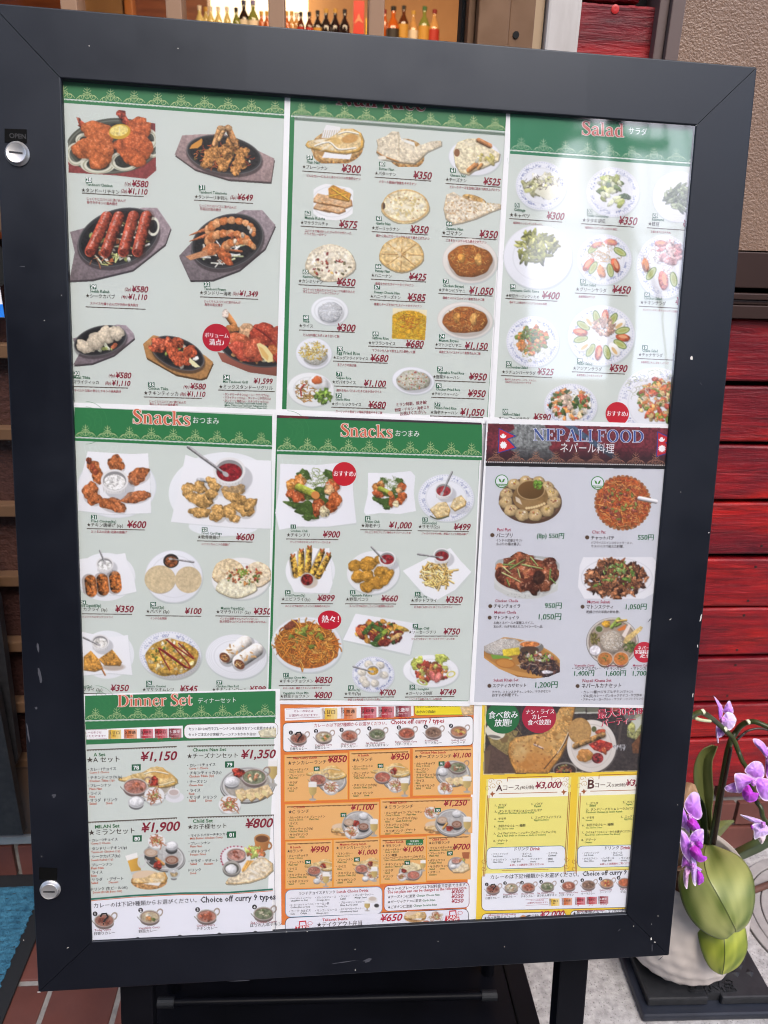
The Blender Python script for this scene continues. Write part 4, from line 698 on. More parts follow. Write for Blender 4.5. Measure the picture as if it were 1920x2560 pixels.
def serif(s,name,c,x1,x2,y,body,fill,outline,k=None,ow=.055):
    """lettering in the serif alphabet between two baseline points,with an outline"""
    k=s.sl(s.px(c,0,y)[1]) if k is None else k
    tot=sum(GL[ch][0] for ch in body); sc=(x2-x1)/tot
    for nm,extra,col,dz in ((name + '_outline', ow,outline,.00015),(name,0,fill,.00028)):
        L=[]; x=x1
        for ch in body:
            w,st=GL[ch]
            for q in st:
                a=np.array(q,float)
                if len(a)>2:      # smooth
                    t=np.linspace(0,len(a)-1,(len(a)-1)*3+1); i=np.minimum(t.astype(int),len(a)-2); f=(t-i)[:,None]
                    p0=a[np.maximum(i-1,0)]; p1=a[i]; p2=a[i+1]; p3=a[np.minimum(i+2,len(a)-1)]
                    a=.5*(2*p1+(p2-p0)*f+(2*p0-5*p1+4*p2-p3)*f**2+(3*p1-p0-3*p2+p3)*f**3)
                if extra:
                    d0=a[0,:2]-a[1,:2]; d0 /= max(np.linalg.norm(d0),1e-6); d1=a[-1,:2]-a[-2,:2]; d1 /= max(np.linalg.norm(d1),1e-6)
                    a=a.copy(); a[0,:2]+=d0*extra*.5; a[-1,:2]+=d1*extra*.5
                X=x+a[:,0]*sc; L.append(np.column_stack([X,y+k*(X-x1)-a[:,1]*sc,(a[:,2]+extra)*sc]))
            x+=w*sc
        s.strokes(nm,c,L,1,col,dz)
# ================================================================== dish pictures: painted sample by sample,kept as coloured mesh cells
def arr(c): return np.array(c,float)
class Dish:
    STEP=1.3
    def __init__(s,sheet,c,x0,y0,x1,y1,name='dish_picture', clip=None):
        s.sh=sheet; s.c=c; k=CTX[c][2]; s.h=s.STEP/2*k; s.k=k
        nx=int((x1-x0)/s.h/2)+1; ny=int((y1-y0)/s.h/2)+1
        s.x=x0+(np.arange(nx*2)+.5)*s.h; s.y=y0+(np.arange(ny*2)+.5)*s.h; s.nx,s.ny=nx,ny
        s.A=np.zeros((ny*2,nx*2)); s.C=np.zeros((ny*2,nx*2,3)); s.C[:]=sheet.paper; s.name=name; s.r=np.random.default_rng(int(x0*7+y0*13+ord(c)) % 99991); s.x0,s.y0=x0,y0
    def win(s,x0,y0,x1,y1):
        i0=max(0,int((x0-s.x0)/s.h)-1); i1=min(len(s.x),int((x1-s.x0)/s.h)+2); j0=max(0,int((y0-s.y0)/s.h)-1); j1=min(len(s.y),int((y1-s.y0)/s.h)+2)
        if i1<=i0 or j1<=j0: return None
        return slice(j0,j1),slice(i0,i1),s.x[i0:i1][None,:],s.y[j0:j1][:,None]
    def put(s,w,m,col,tex=0,cover=True):
        sl=(w[0],w[1]); m=np.clip(m,0,1); col=arr(col)
        if col.ndim==1: col=np.broadcast_to(col,(*m.shape,3))
        if tex: col=col*(1+tex*s.nse(w,1.6))[...,None]
        s.C[sl]=s.C[sl]*(1-m[...,None])+col*m[...,None]
        if cover: s.A[sl]=np.maximum(s.A[sl],m)
    def nse(s,w,f=1.,o=0):
        xi=((w[2]/s.k*2.1*f+o*37).astype(int) % 512); yi=((w[3]/s.k*2.1*f+o*91).astype(int) % 512)
        return NOISE[np.broadcast_to(yi,(yi.shape[0],xi.shape[1])),np.broadcast_to(xi,(yi.shape[0],xi.shape[1]))]
    def ell(s,cx,cy,rx,ry,col,a=0,tex=0,al=1,grad=0,soft=1,clipy=None):
        R=max(rx,ry)+2*s.h*soft; w=s.win(cx-R,cy-R,cx+R,cy+R)
        if w is None: return s
        ca,sa=math.cos(math.radians(a)),math.sin(math.radians(a)); X=w[2]-cx; Y=w[3]-cy; u=(X*ca+Y*sa)/rx; v=(-X*sa+Y*ca)/ry
        r=np.sqrt(u*u+v*v); m=(1-r)*min(rx,ry)/(s.h*soft)+.5; c=arr(col)
        if grad: c=c*(1+grad*(-(X/rx*.5+Y/ry*.9))*.6)[...,None]
        s.put(w,np.clip(m,0,1)*al,c,tex); return s
    def ring(s,cx,cy,rx,ry,wd,col,a=0,al=1):
        R=max(rx,ry)+wd; w=s.win(cx-R,cy-R,cx+R,cy+R)
        if w is None: return s
        ca,sa=math.cos(math.radians(a)),math.sin(math.radians(a)); X=w[2]-cx; Y=w[3]-cy; u=(X*ca+Y*sa)/rx; v=(-X*sa+Y*ca)/ry
        r=(np.sqrt(u*u+v*v)-1)*min(rx,ry); s.put(w,np.clip((wd/2-np.abs(r))/s.h+.5,0,1)*al,col,cover=al>.6); return s
    def poly(s,pts,col,tex=0,al=1,gx=0,gy=0):
        p=arr(pts); w=s.win(p[:,0].min(),p[:,1].min(),p[:,0].max(),p[:,1].max())
        if w is None: return s
        X,Y=np.broadcast_arrays(w[2],w[3]); ins=np.zeros(X.shape,bool); n=len(p)
        for i in range(n):
            x1,y1=p[i]; x2,y2=p[(i+1) % n]
            if y1==y2: continue
            ins ^= ((y1>Y) != (y2>Y)) & (X<(x2-x1)*(Y-y1)/(y2-y1)+x1)
        c=arr(col)
        if gx or gy:
            q=p.mean(0); sz=np.ptp(p,axis=0); c=c*(1+gx*(X-q[0])/sz[0]+gy*(Y-q[1])/sz[1])[...,None]
        s.put(w,ins*al,c,tex); return s
    def blob(s,cx,cy,rx,ry,col,a=0,rough=.12,tex=.12,spec=.25,sh=.22,dark=.24,shadow=.2):
        ang=math.radians(a)
        if shadow: s.ell(cx+rx*.08,cy+ry*.16,rx*1.06,ry*1.06,arr(col)*.25,a,al=shadow,soft=3)
        R=max(rx,ry)*(1+rough*1.6)+2*s.h; w=s.win(cx-R,cy-R,cx+R,cy+R)
        if w is None: return s
        ca,sa=math.cos(ang),math.sin(ang); X=w[2]-cx; Y=w[3]-cy; u=(X*ca+Y*sa)/rx; v=(-X*sa+Y*ca)/ry
        th=np.arctan2(v,u); ph=s.r.random(4)*6.28
        tex=tex*.68; B=1+rough*(.5*np.sin(2*th+ph[0])+.6*np.sin(3*th+ph[1])+.4*np.sin(5*th+ph[2])+.25*np.sin(9*th+ph[3]))
        r=np.sqrt(u*u+v*v)/B; m=np.clip((1-r)*min(rx,ry)/s.h+.5,0,1)
        o=s.r.integers(0,50); n1=s.nse(w,1.0,o); n2=s.nse(w,2.4,o+3)
        hgt=np.sqrt(np.clip(1-r*r,0,1)); g=np.gradient(n1*.5)
        L=1-dark*(1-hgt)**1.0-sh*(X/rx*.35+Y/ry*.6)+tex*n1*1.2+tex*.7*n2-1.5*tex*(g[0]+g[1] if len(g)==2 else 0)
        c=arr(col)*np.clip(L,.12,1.7)[...,None]
        if spec:
            q=np.clip((n2+.4*n1-1.0)*1.2,0,1)*np.clip(1.1-r-.3*Y/ry,0,1)*spec; c=c*(1-q[...,None])+arr((255,235,205))*q[...,None]
        s.put(w,m,c); return s
    def stick(s,x1,y1,x2,y2,wd,col,tex=.08,spec=.2,taper=0,shadow=.3):
        col=arr(col); R=wd; w=s.win(min(x1,x2)-R,min(y1,y2)-R,max(x1,x2)+R,max(y1,y2)+R)
        if w is None: return s
        d=arr((x2-x1,y2-y1)); L=max(np.hypot(*d),1e-6); d /= L; X=w[2]-x1; Y=w[3]-y1; t=X*d[0]+Y*d[1]; q=(-X*d[1]+Y*d[0]); tt=np.clip(t,0,L)
        W=wd/2*(1-taper*tt/L); dist=np.sqrt((t-tt)**2+q**2)
        if shadow: s.put(w,np.clip((W*1.25-np.sqrt((t-tt)**2+(q-W*.25)**2))/(s.h*2)+.3,0,1)*shadow,col*.3,cover=False)
        sgn=1 if (d[0]>0) else -1
        sh=1-.45*(q*sgn/np.maximum(W,1e-6))-.25*(q/np.maximum(W,1e-6))**2+tex*s.nse(w,1.5,s.r.integers(0,40))
        c=col*np.clip(sh,.2,1.6)[...,None]
        if spec: k=np.exp(-((q*sgn/np.maximum(W,1e-6)+.4)/.22)**2)*spec*np.clip(.6+s.nse(w,2),0,1); c=c*(1-k[...,None])+255*k[...,None]
        s.put(w,np.clip((W-dist)/s.h+.5,0,1),c); return s
    def curve(s,pts,wd,col,**k):
        if len(pts)>2 and wd>5 and not k: a=arr(pts); t=np.linspace(0,len(a)-1,len(a)*4); i=np.minimum(t.astype(int),len(a)-2); f=(t-i)[:,None]; p0,p1,p2,p3=a[np.maximum(i-1,0)],a[i],a[i+1],a[np.minimum(i+2,len(a)-1)]; pts=.5*(2*p1+(p2-p0)*f+(2*p0-5*p1+4*p2-p3)*f**2+(3*p1-p0-3*p2+p3)*f**3)
        for a,b in zip(pts[:-1],pts[1:]): s.stick(*a,*b,wd,col,shadow=k.get('shadow', 0),tex=.04,spec=k.get('spec', 0))
        return s
    def scat(s,kind,cx,cy,rx,ry,n,cols,s0,s1,el=.6,a=0,**k):
        ca,sa=math.cos(math.radians(a)),math.sin(math.radians(a)); its=[]
        for i in range(n):
            r=math.sqrt(s.r.random()); t=s.r.random()*6.283; u=rx*r*math.cos(t); v=ry*r*math.sin(t); its.append((cy+u*sa+v*ca,cx+u*ca-v*sa))
        for y,x in sorted(its):
            c=arr(cols[s.r.integers(len(cols))])*s.r.uniform(.82,1.15); z=s.r.uniform(s0,s1); an=s.r.uniform(0,180)
            if kind == 'b': s.blob(x,y,z,z*el,c,an,**k)
            elif kind == 'd': s.ell(x,y,z,z*el,c,an,**k)
            elif kind == 's': q=math.radians(an); s.stick(x-z*math.cos(q),y-z*math.sin(q)*.7,x+z*math.cos(q),y+z*math.sin(q)*.7,z*el,c,**k)
            elif kind == 'n':
                q=s.r.uniform(0,6.28); cu=s.r.uniform(-1.6,1.6); pts=[]; X,Y=x,y
                for j in range(7): pts.append((X,Y)); X+=z*.17*math.cos(q); Y+=z*.14*math.sin(q); q+=cu*.5
                s.curve(pts,el*z*.3,c,shadow=.25,spec=.15)
        return s
    def plate(s,cx,cy,rx,ry,a=0,col=(236,238,246),blue=False,well=.72,sh=.12,rings=False):
        s.ell(cx+rx*.02,cy+ry*.05,rx*1.01,ry*1.02,(175,185,190),a,al=.7,soft=2); s.ell(cx,cy,rx,ry,col,a,grad=.05)
        s.ring(cx,cy,rx*.985,ry*.985,2.4,arr(col)*.86,a,.8); s.ring(cx,cy,rx*well,ry*well,7,arr(col)*.93,a,.8)
        if rings:
            for q in (.93,.87,.81): s.ring(cx,cy,rx*q,ry*q,2.5,arr(col)*.9,a,.8)
        if blue:
            ca,sa=math.cos(math.radians(a)),math.sin(math.radians(a))
            for k in range(64):
                t=k*2*math.pi/64; u,v=rx*.94*math.cos(t),ry*.94*math.sin(t); s.ell(cx+u*ca-v*sa,cy+u*sa+v*ca,4,3.2,(150,160,205),al=.8)
            for k in range(300):
                t=s.r.random()*6.283; 
                if abs(math.sin(t*2))<.25: continue
                q=s.r.uniform(.76,.88); u,v=rx*q*math.cos(t),ry*q*math.sin(t); s.ell(cx+u*ca-v*sa,cy+u*sa+v*ca,s.r.uniform(2.5,5.5),s.r.uniform(1.6,3),(105,118,175),s.r.uniform(0,180),al=.75)
        return s
    def ramekin(s,cx,cy,r,sauce,h=.75,rim=(238,236,236),metal=False):
        s.ell(cx+r*.35,cy+r*.5,r*1.1,r*.9,(120,120,125),al=.35,soft=4)
        s.poly([(cx-r,cy),(cx+r,cy),(cx+r*.8,cy+r*h),(cx+r*.4,cy+r*(h+.22)),(cx-r*.4,cy+r*(h+.22)),(cx-r*.8,cy+r*h)],arr(rim)*.93,gx=-.12)
        for k in range(9): x=cx-r*.8+k*r*.2; s.stick(x,cy+r*.4,x*.97+cx*.03,cy+r*(h+.1),2.4,arr(rim)*.8,spec=0,shadow=0)
        s.ell(cx,cy,r,r*.82,rim); s.ell(cx,cy+r*.02,r*.84,r*.68,arr(rim)*.62); s.ell(cx,cy+r*.12,r*.78,r*.56,sauce,tex=.15)
        s.scat('d', cx,cy+r*.1,r*.6,r*.4,10,[(255,240,230)],2,4,al=.5); return s
    def balti(s,cx,cy,r,col,bits=(),n=10,cream=False,hnd=True,nb=5):
        """small two-handled metal curry bowl"""
        if hnd:
            s.ring(cx+r*.98,cy-r*.42,r*.26,r*.34,r*.1,(165,135,120),25); s.stick(cx-r*1.22,cy+r*.02,cx-r*.8,cy+r*.5,r*.07,(150,140,135))
        s.ell(cx,cy+r*.26,r*.96,r*.62,(125,105,100),grad=.2); s.ell(cx-r*.3,cy+r*.42,r*.3,r*.2,(215,210,205),20,al=.6,soft=3)
        s.ell(cx,cy,r,r*.66,(205,198,192)); s.ell(cx,cy+1,r*.92,r*.59,(140,105,90)); s.ell(cx,cy+r*.04,r*.87,r*.54,col,tex=.1)
        if bits: s.scat('b', cx,cy+r*.04,r*.6,r*.34,n,bits,r*.1,r*.24,shadow=.2)
        if cream:
            for q in (.6,.4,.2): s.ring(cx,cy+r*.03,r*q,r*q*.6,r*.05,(240,215,190),10,.8)
        return s
    def nan(s,pts,col=(232,190,110),pale=(246,234,205),tex=.1,spots=18):
        p=arr(pts); c=p.mean(0); s.poly((p-c)*1.03+c+(3,7),arr(col)*.55,al=.8); s.poly(pts,col,tex=tex,gy=-.12); s.poly((p-c)*.93+c+(-2,-3),arr(col)*.5+arr(pale)*.5,tex=tex*.9)
        m,M=p.min(0),p.max(0); sx,sy=(M-m)
        for i in range(spots):
            t=s.r.random(2); q=m+t*(M-m)
            if s.inside(p,q,.85,c): s.ell(q[0],q[1],s.r.uniform(.03,.12)*sx,s.r.uniform(.02,.06)*sy,pale if i % 3 else arr(col)*s.r.uniform(.75,.95),s.r.uniform(-40,40),al=.7,soft=4)
        return s
    @staticmethod
    def inside(p,q,k,c):
        p=(p-c)*k+c; r=False; n=len(p)
        for i in range(n):
            x1,y1=p[i]; x2,y2=p[(i+1) % n]
            if (y1>q[1]) != (y2>q[1]) and q[0]<(x2-x1)*(q[1]-y1)/(y2-y1)+x1: r=not r
        return r
    def rice(s,cx,cy,rx,ry,cols,n=150,z=7,base=None):
        s.blob(cx,cy,rx,ry,base or arr(cols[0])*.85,rough=.06,tex=.06,spec=0,dark=.3)
        return s.scat('s', cx,cy-ry*.04,rx*.93,ry*.9,n,cols,z*.6,z,.38,shadow=.25,spec=0)
    def spoon(s,x1,y1,x2,y2,w=12):
        s.stick(x1,y1,x2,y2,w,(150,148,150),taper=.35,spec=.5); return s.ell(x2,y2,w*1.1,w*.7,(185,182,182),math.degrees(math.atan2(y2-y1,x2-x1)))
    def lemon(s,cx,cy,rx,ry,a=0,orange=False):
        c=(240,160,50) if orange else (250,225,120); s.ell(cx,cy,rx,ry,(225,175,40),a); return s.ell(cx-rx*.06,cy-ry*.12,rx*.84,ry*.72,c,a,tex=.08)
    def crop(s,pts):
        """keep only what lies inside the polygon"""
        X,Y=np.broadcast_arrays(s.x[None,:],s.y[:,None]); p=arr(pts); ins=np.zeros(X.shape,bool)
        for i in range(len(p)):
            x1,y1=p[i]; x2,y2=p[(i+1) % len(p)]
            if y1 != y2: ins ^= ((y1>Y) != (y2>Y)) & (X<(x2-x1)*(Y-y1)/(y2-y1)+x1)
        s.A *= ins; return s
    def done(s,dz=.00014,**kw):
        C=s.C*.84+s.C.mean(2,keepdims=True)*.16; C=C*.95+9; c=C*s.A[...,None]+arr(s.sh.paper)*(1-s.A[...,None])
        f=lambda q: (q[0::2,0::2]+q[1::2,0::2]+q[0::2,1::2]+q[1::2,1::2])/4
        c=f(np.clip(c,0,255)); a=f(s.A); ny,nx=a.shape; x=s.x.reshape(-1,2).mean(1); y=s.y.reshape(-1,2).mean(1); H=s.h*2
        keep=a>.06
        if not keep.any(): return s
        # corner vertices: one quad per sample cell,colours averaged onto shared corners
        cc=np.zeros((ny+1,nx+1,3)); ww=np.zeros((ny+1,nx+1)); k=np.where(keep,1.,0.)
        for dj in (0,1):
            for di in (0,1): cc[dj:ny+dj,di:nx+di]+=c*k[...,None]; ww[dj:ny+dj,di:nx+di]+=k
        used=ww>0; cc[used] /= ww[used][:,None]; idx=-np.ones(used.shape,int); idx[used]=np.arange(used.sum())
        gx=np.append(x-H/2,x[-1]+H/2); gy=np.append(y-H/2,y[-1]+H/2); GX,GY=np.meshgrid(gx,gy); X,Y=s.sh.px(s.c,GX[used],GY[used]); uv=s.sh.uv(X,Y)
        jj,ii=np.nonzero(keep); F=np.stack([idx[jj,ii],idx[jj+1,ii],idx[jj+1,ii+1],idx[jj,ii+1]],1)
        me=bpy.data.meshes.new(s.name); n=len(uv); me.vertices.add(n); me.vertices.foreach_set('co', np.column_stack([uv,np.full(n,dz)]).ravel())
        me.loops.add(len(F)*4); me.loops.foreach_set('vertex_index', F.ravel()); me.polygons.add(len(F)); me.polygons.foreach_set('loop_start', np.arange(len(F))*4); me.update(calc_edges=True)
        me.materials.append(inkm); ca=me.color_attributes.new('Col', 'FLOAT_COLOR', 'POINT'); q=np.ones((n,4)); q[:,:3]=s2l(cc[used]/255. )*.93; ca.data.foreach_set('color', q.ravel())
        link(bpy.data.objects.new(s.name,me),s.sh.t,**kw); return s
# ================================================================== the nine menu sheets
MINT=(211,219,213); GREEN=(48,126,74); LACE=(184,206,146); WHT=(250,250,252); SALM=(222,112,84)
def header(s,c,x1,x2,yt,yb,n,h=95,k=None,lc=LACE,base=GREEN,tick=(225,235,228)):
    k=s.sl(s.px(c,0,yb)[1]) if k is None else k
    s.poly('header_band', c,[(x1,yt),(x2,yt+k*(x2-x1)),(x2,yb+k*(x2-x1)),(x1,yb)],base,.00005)
    lace(s,c,x1,x2,yb-38,n,h,lc,k)
    s.zig('header_trim', c,x1,x2,yb-30,tick,k,w=4,tooth=9,step=10,dz=.00012)
def sizz(d,wood,wc,cx,cy,rx,ry,a):
    w=arr(wood); d.poly(w+(4,14),arr(wc)*.45); d.poly(w,wc,tex=.06,gx=.15,gy=-.25)
    d.ell(cx+4,cy+18,rx*1.02,ry*1.04,(40,32,34),a,al=.6,soft=3); d.ell(cx,cy,rx,ry,(52,52,54),a); d.ring(cx,cy,rx*.985,ry*.98,4,(125,122,122),a,.8); d.ell(cx,cy,rx*.92,ry*.88,(32,31,32),a,tex=.2)
# ---------------------------------------------------------------- 1 tandoori
s1=Sheet('green headed tandoori menu sheet, top left corner of the display case', [(120,150),(716,200),(702,1030),(178,1010)],0,.0,MINT)
s1.poly('background', 'Z', [(130,160),(711,200),(700,1024),(182,1007)],MINT,.00003)
header(s1,'A', -60,1680,-60,193,10,92,.0715,LACE,(62,130,84))
serif(s1,'heading', 'A', 395,975,58,'Tandoori', (150,60,60),(200,190,180),.0715)
rosette(s1,'A', 200,270,130,(216,228,222),2.5,0,180)
d=Dish(s1,'A', 52,240,716,765)
d.ell(395,520,352,208,(84,88,76),-4); d.ring(395,520,335,195,9,(120,124,112),-4); d.ell(395,520,310,178,(60,62,56),-4,tex=.15)
d.poly([(60,600),(712,600),(712,765),(60,765)],(150,62,60),tex=.06); d.poly([(640,345),(712,350),(712,610),(640,610)],(140,60,60))
d.ell(392,522,345,202,(78,82,70),-4); d.ring(392,522,330,190,8,(116,120,108),-4); d.ell(392,522,300,170,(55,57,50),-4,tex=.15)
for x,y,rx,ry in ((120,580,62,72),(282,655,108,58),(478,630,92,62),(690,545,50,48),(180,475,50,40),(665,470,45,60)): d.ring(x,y,rx,ry,24,(226,226,204)); d.ring(x,y+6,rx,ry,6,(170,172,140))
O1=(222,108,48)
d.stick(112,325,215,400,46,(176,66,40),tex=.2); d.blob(118,330,32,28,(160,70,50),tex=.25)
for x,y,a,b in ((180,540,95,72),(265,400,112,66),(330,450,75,80),(270,520,120,100),(330,560,70,100),(285,630,78,60)): d.blob(x,y,a,b,O1,tex=.11,spec=.45,sh=.18,dark=.3,shadow=.2,rough=.1)
d.stick(448,278,520,390,50,(172,62,38),tex=.2); d.blob(452,280,34,30,(165,60,40),tex=.25)
for x,y,a,b in ((590,380,90,78),(530,420,70,60),(470,520,75,62),(560,500,110,90),(630,540,55,85),(520,590,70,62),(575,630,62,48)): d.blob(x,y,a,b,(218,98,42),tex=.12,spec=.4,sh=.18,dark=.3,shadow=.2,rough=.1)
d.lemon(442,412,80,56,-8); d.poly([(440,375),(446,375),(440,440),(434,440)],(245,235,190)); d.crop([(0,0),(640,0),(640,340),(706,352),(712,700),(640,762),(400,735),(64,715),(57,420),(140,360),(85,200)]); d.done()
d=Dish(s1,'A', 845,355,1600,805)
sizz(d,[(905,440),(1040,432),(1220,430),(1480,560),(1588,612),(1562,785),(1480,780),(1250,765),(1000,690),(850,582)],(168,140,138),1215,582,282,140,10)
d.scat('n', 1210,600,225,92,90,[(205,88,30),(190,70,25),(225,120,50),(170,60,25)],30,60,.5,10); d.scat('b', 1210,600,220,90,18,[(120,110,50),(235,220,190)],8,14)
d.poly([(958,540),(975,510),(1050,462),(1056,475),(1050,510),(1020,535)],(230,150,50)); 
C2=(196,128,58)
for x,y,a,b,r in ((1150,560,45,60,30),(1115,600,55,70,20),(1085,645,42,40,0),(1240,560,48,75,-5),(1215,640,45,60,20),(1205,680,35,35,0),(1350,570,50,45,20),(1330,640,52,55,30),(1300,700,42,36,0),(1280,490,45,55,-20)): d.blob(x,y,a,b,C2,r,tex=.24,rough=.2,spec=.3)
d.stick(1185,390,1150,500,46,(190,130,70),tex=.2); d.stick(1225,385,1180,470,30,(200,145,85),tex=.2); d.stick(1245,385,1295,500,48,(186,122,62),tex=.2); d.blob(1195,385,26,18,(200,150,95)); d.blob(1250,385,26,18,(200,150,95)); d.done()
it(s1,'A', ('28', 190,752),(193,390,812,'Tandoori Chicken'),(160,440,858,'★タンドーリチキン'),[(480,657,815,'(1p) ¥580'),(452,650,868,'(2p) ¥1,110')],(162,620,866),[(200,487,918,'じっくりとスパイスに漬け込んだ'),(200,425,945,'骨付きチキンの炭火焼き')])
it(s1,'A', ('31', 1028,807),(1030,1238,868,'Tandoori Tebamoto'),(998,1240,905,'★タンドーリ手羽元'),[(1262,1430,915,'(5p) ¥649')],(992,1430,918),[(1034,1307,968,'じっくりとスパイスに漬け込んだ'),(1036,1192,993,'手羽元の炭火焼き')])
d=Dish(s1,'B', 60,-340,830,320)
sizz(d,[(75,-60),(110,90),(70,300),(240,292),(540,220),(780,30),(822,-90),(795,-130),(720,-238),(610,-240),(300,-120)],(150,132,138),432,-20,312,205,-20)
d.scat('s', 440,0,250,150,60,[(225,228,190),(196,205,120),(235,235,225),(120,130,60)],22,48,.35,-20); d.scat('b', 420,20,230,140,30,[(238,240,228),(200,90,40),(170,180,90)],10,22)
d.ring(690,-100,40,60,14,(236,236,216)); d.scat('s', 350,150,130,40,16,[(205,110,60),(235,232,205),(190,200,110)],18,34,.3,-10)
for x1,y1,x2,y2 in ((225,85,345,-170),(340,90,435,-170),(470,85,545,-175),(575,85,640,-175)): d.stick(x1,y1,x2,y2,84,(184,70,44),tex=.14,spec=.6); d.ell(x1,y1+6,34,26,(120,40,26),tex=.2)
d.done()
d=Dish(s1,'B', 875,-350,1600,310)
sizz(d,[(1000,-10),(882,118),(965,298),(1130,295),(1330,220),(1520,60),(1596,-110),(1500,-220),(1360,-222),(1120,-110)],(140,125,130),1240,10,275,195,-20)
d.scat('s', 1200,90,160,90,34,[(232,232,215),(205,214,160),(240,240,235),(190,100,50)],24,46,.4,-15)
for y in (-75,-30,95): d.stick(1130,y-20,960,y+40,40,(206,108,56),taper=.85,tex=.15)
for cx,cy,rx,ry,a0,n in ((1270,-60,165,85,190,10),(1250,20,150,70,195,9),(1330,70,110,60,180,9)):
    for k in range(n): t=math.radians(a0+k*20); w_=44-k*2.4; d.blob(cx+rx*math.cos(t),cy+ry*math.sin(t),w_,w_*.8,(226,124,56) if k % 2 else (238,160,96),math.degrees(t)+90,tex=.1,rough=.05,spec=.6)
d.blob(1120,70,70,44,(222,122,62),-20,tex=.14,rough=.08,spec=.5); d.blob(1215,110,60,40,(214,104,46),40,tex=.16,rough=.1,spec=.5); d.blob(1245,160,40,26,(206,90,40),30)
for k in range(7): d.stick(1090,72+k*7,935+k*5,124+k*4,6,(226,150,96),spec=0,shadow=0)
d.scat('b', 1340,-40,110,60,10,[(205,100,50),(235,215,190)],14,26); d.done()
it(s1,'B', ('29', 222,327),(223,368,388,'Seekh Kabab'),(192,408,425,'★シークカバブ'),[(480,655,382,'(2p) ¥580'),(456,648,436,'(4p) ¥1,110')],(190,634,494),[(225,578,478,'スパイスを練り込んだひき肉の炭火焼き')])
it(s1,'B', ('32', 1065,310),(1066,1230,370,'Tandoori Prawn'),(1035,1268,402,'★タンドリー海老'),[(1280,1468,412,'(5p) ¥1,349')],(1037,1467,420),[(1068,1337,462,'じっくりとスパイスに漬け込んだ'),(1070,1204,487,'海老の炭火焼き')])
d=Dish(s1,'B', 90,610,560,935)
sizz(d,[(95,730),(150,830),(98,925),(240,912),(400,850),(552,725),(545,690),(490,632),(420,626),(230,690)],(150,132,140),298,745,200,108,-14)
d.scat('b', 290,790,140,50,24,[(190,205,100),(232,236,205),(205,100,60)],10,22,shadow=.2)
for x,y,a,b in ((185,790,68,48),(268,745,62,66),(340,705,66,60),(420,690,60,50)): d.blob(x,y,a,b,(232,214,184),30,tex=.08,spec=.5,dark=.3,rough=.14)
d.done()
d=Dish(s1,'B', 608,690,1145,1040)
sizz(d,[(690,705),(615,770),(640,870),(860,995),(1040,1030),(1085,1015),(1135,905),(1080,860),(900,745)],(196,136,70),872,838,208,112,22)
d.scat('b', 880,850,150,70,30,[(215,225,130),(238,240,220),(245,245,235),(150,175,70)],14,30,shadow=.2,a=22)
for x,y,a,b in ((745,775,70,52),(860,760,60,40),(700,800,40,30),(835,835,45,52),(905,885,68,56),(965,825,55,42),(800,760,40,36)): d.blob(x,y,a,b,(200,80,42),tex=.24,spec=.35,rough=.16)
d.poly([(960,870),(1040,940),(1000,945),(955,905)],(245,240,180)); d.done()
d=Dish(s1,'B', 1160,510,1640,1015)
d.poly([(1165,830),(1200,900),(1400,980),(1640,1012),(1640,900)],(150,80,62),gy=-.3); d.ell(1470,790,290,150,(38,38,40),8); d.ring(1470,790,285,145,6,(90,88,88),8)
d.scat('b', 1450,800,220,110,30,[(200,110,50),(226,160,90),(225,225,190)],16,34)
for x,y,a,b,c in ((1400,690,90,60,(222,170,120)),(1320,740,100,50,(206,92,50)),(1510,700,110,80,(196,62,36)),(1370,830,120,66,(200,70,44)),(1440,810,90,80,(208,84,50)),(1600,730,60,90,(176,60,36)),(1590,830,60,60,(190,96,40)),(1620,870,40,40,(200,60,40))): d.blob(x,y,a,b,c,25,tex=.14,spec=.5)
for k in range(6): d.stick(1430+k*20,640+k*8,1600,760+k*6,5,(150,40,26),spec=0,shadow=0)
d.curve([(1225,540),(1262,590),(1290,640),(1262,665)],46,(222,140,70)); d.blob(1225,545,26,34,(235,215,200)); d.blob(1270,655,56,28,(215,130,60))
d.poly([(1455,770),(1480,762),(1530,790),(1575,850),(1578,900),(1540,908),(1495,870)],(246,226,150)); d.poly([(1470,785),(1500,800),(1545,860),(1540,895),(1500,860)],(238,190,100)); d.done()
s1.disc('round_badge', 'B', 1158,723,103,103,(186,26,48),.0002); s1.text('badge_text', 'B', 1072,1247,718,'ボリューム', WHT,.015,hf=1.1,dz=.00036); s1.text('badge_text', 'B', 1105,1215,775,'満点♪', WHT,.015,hf=1.1,dz=.00036)
it(s1,'B', ('30', 102,970,),(103,225,1026,'Malai Tikka'),(72,287,1060,'★マライティッカ'),[(362,530,1020,'(4p) ¥580'),(336,523,1075,'(8p) ¥1,110')],(102,505,1084),[(106,452,1122,'マイルドな味の骨なしチキンの炭火焼き')],nb=(42,34))
it(s1,'B', ('33', 652,1052),(653,803,1108,'Chicken Tikka'),(622,875,1145,'★チキンティッカ'),[(915,1082,1102,'(4p) ¥580'),(892,1078,1156,'(8p) ¥1,110')],(620,1050,1161),[(664,933,1204,'じっくりとスパイスに漬け込んだ'),(664,872,1226,'骨なしチキンの炭火焼き')])
it(s1,'B', ('34', 1209,998),(1208,1390,1057,'Mix Tandoori Grill'),(1178,1575,1098,'★ミックスタンドーリグリル'),[(1434,1576,1062,'¥1,599')],(1172,1590,1110),[(1208,1549,1150,'・タンドリーチキン(1p)・シークカバブ(1p)'),(1208,1560,1174,'・マライティッカ(1p)・タンドーリ手羽元(1p)'),(1208,1543,1198,'・タンドーリ海老(1p)・チキンティッカ(1p)')])
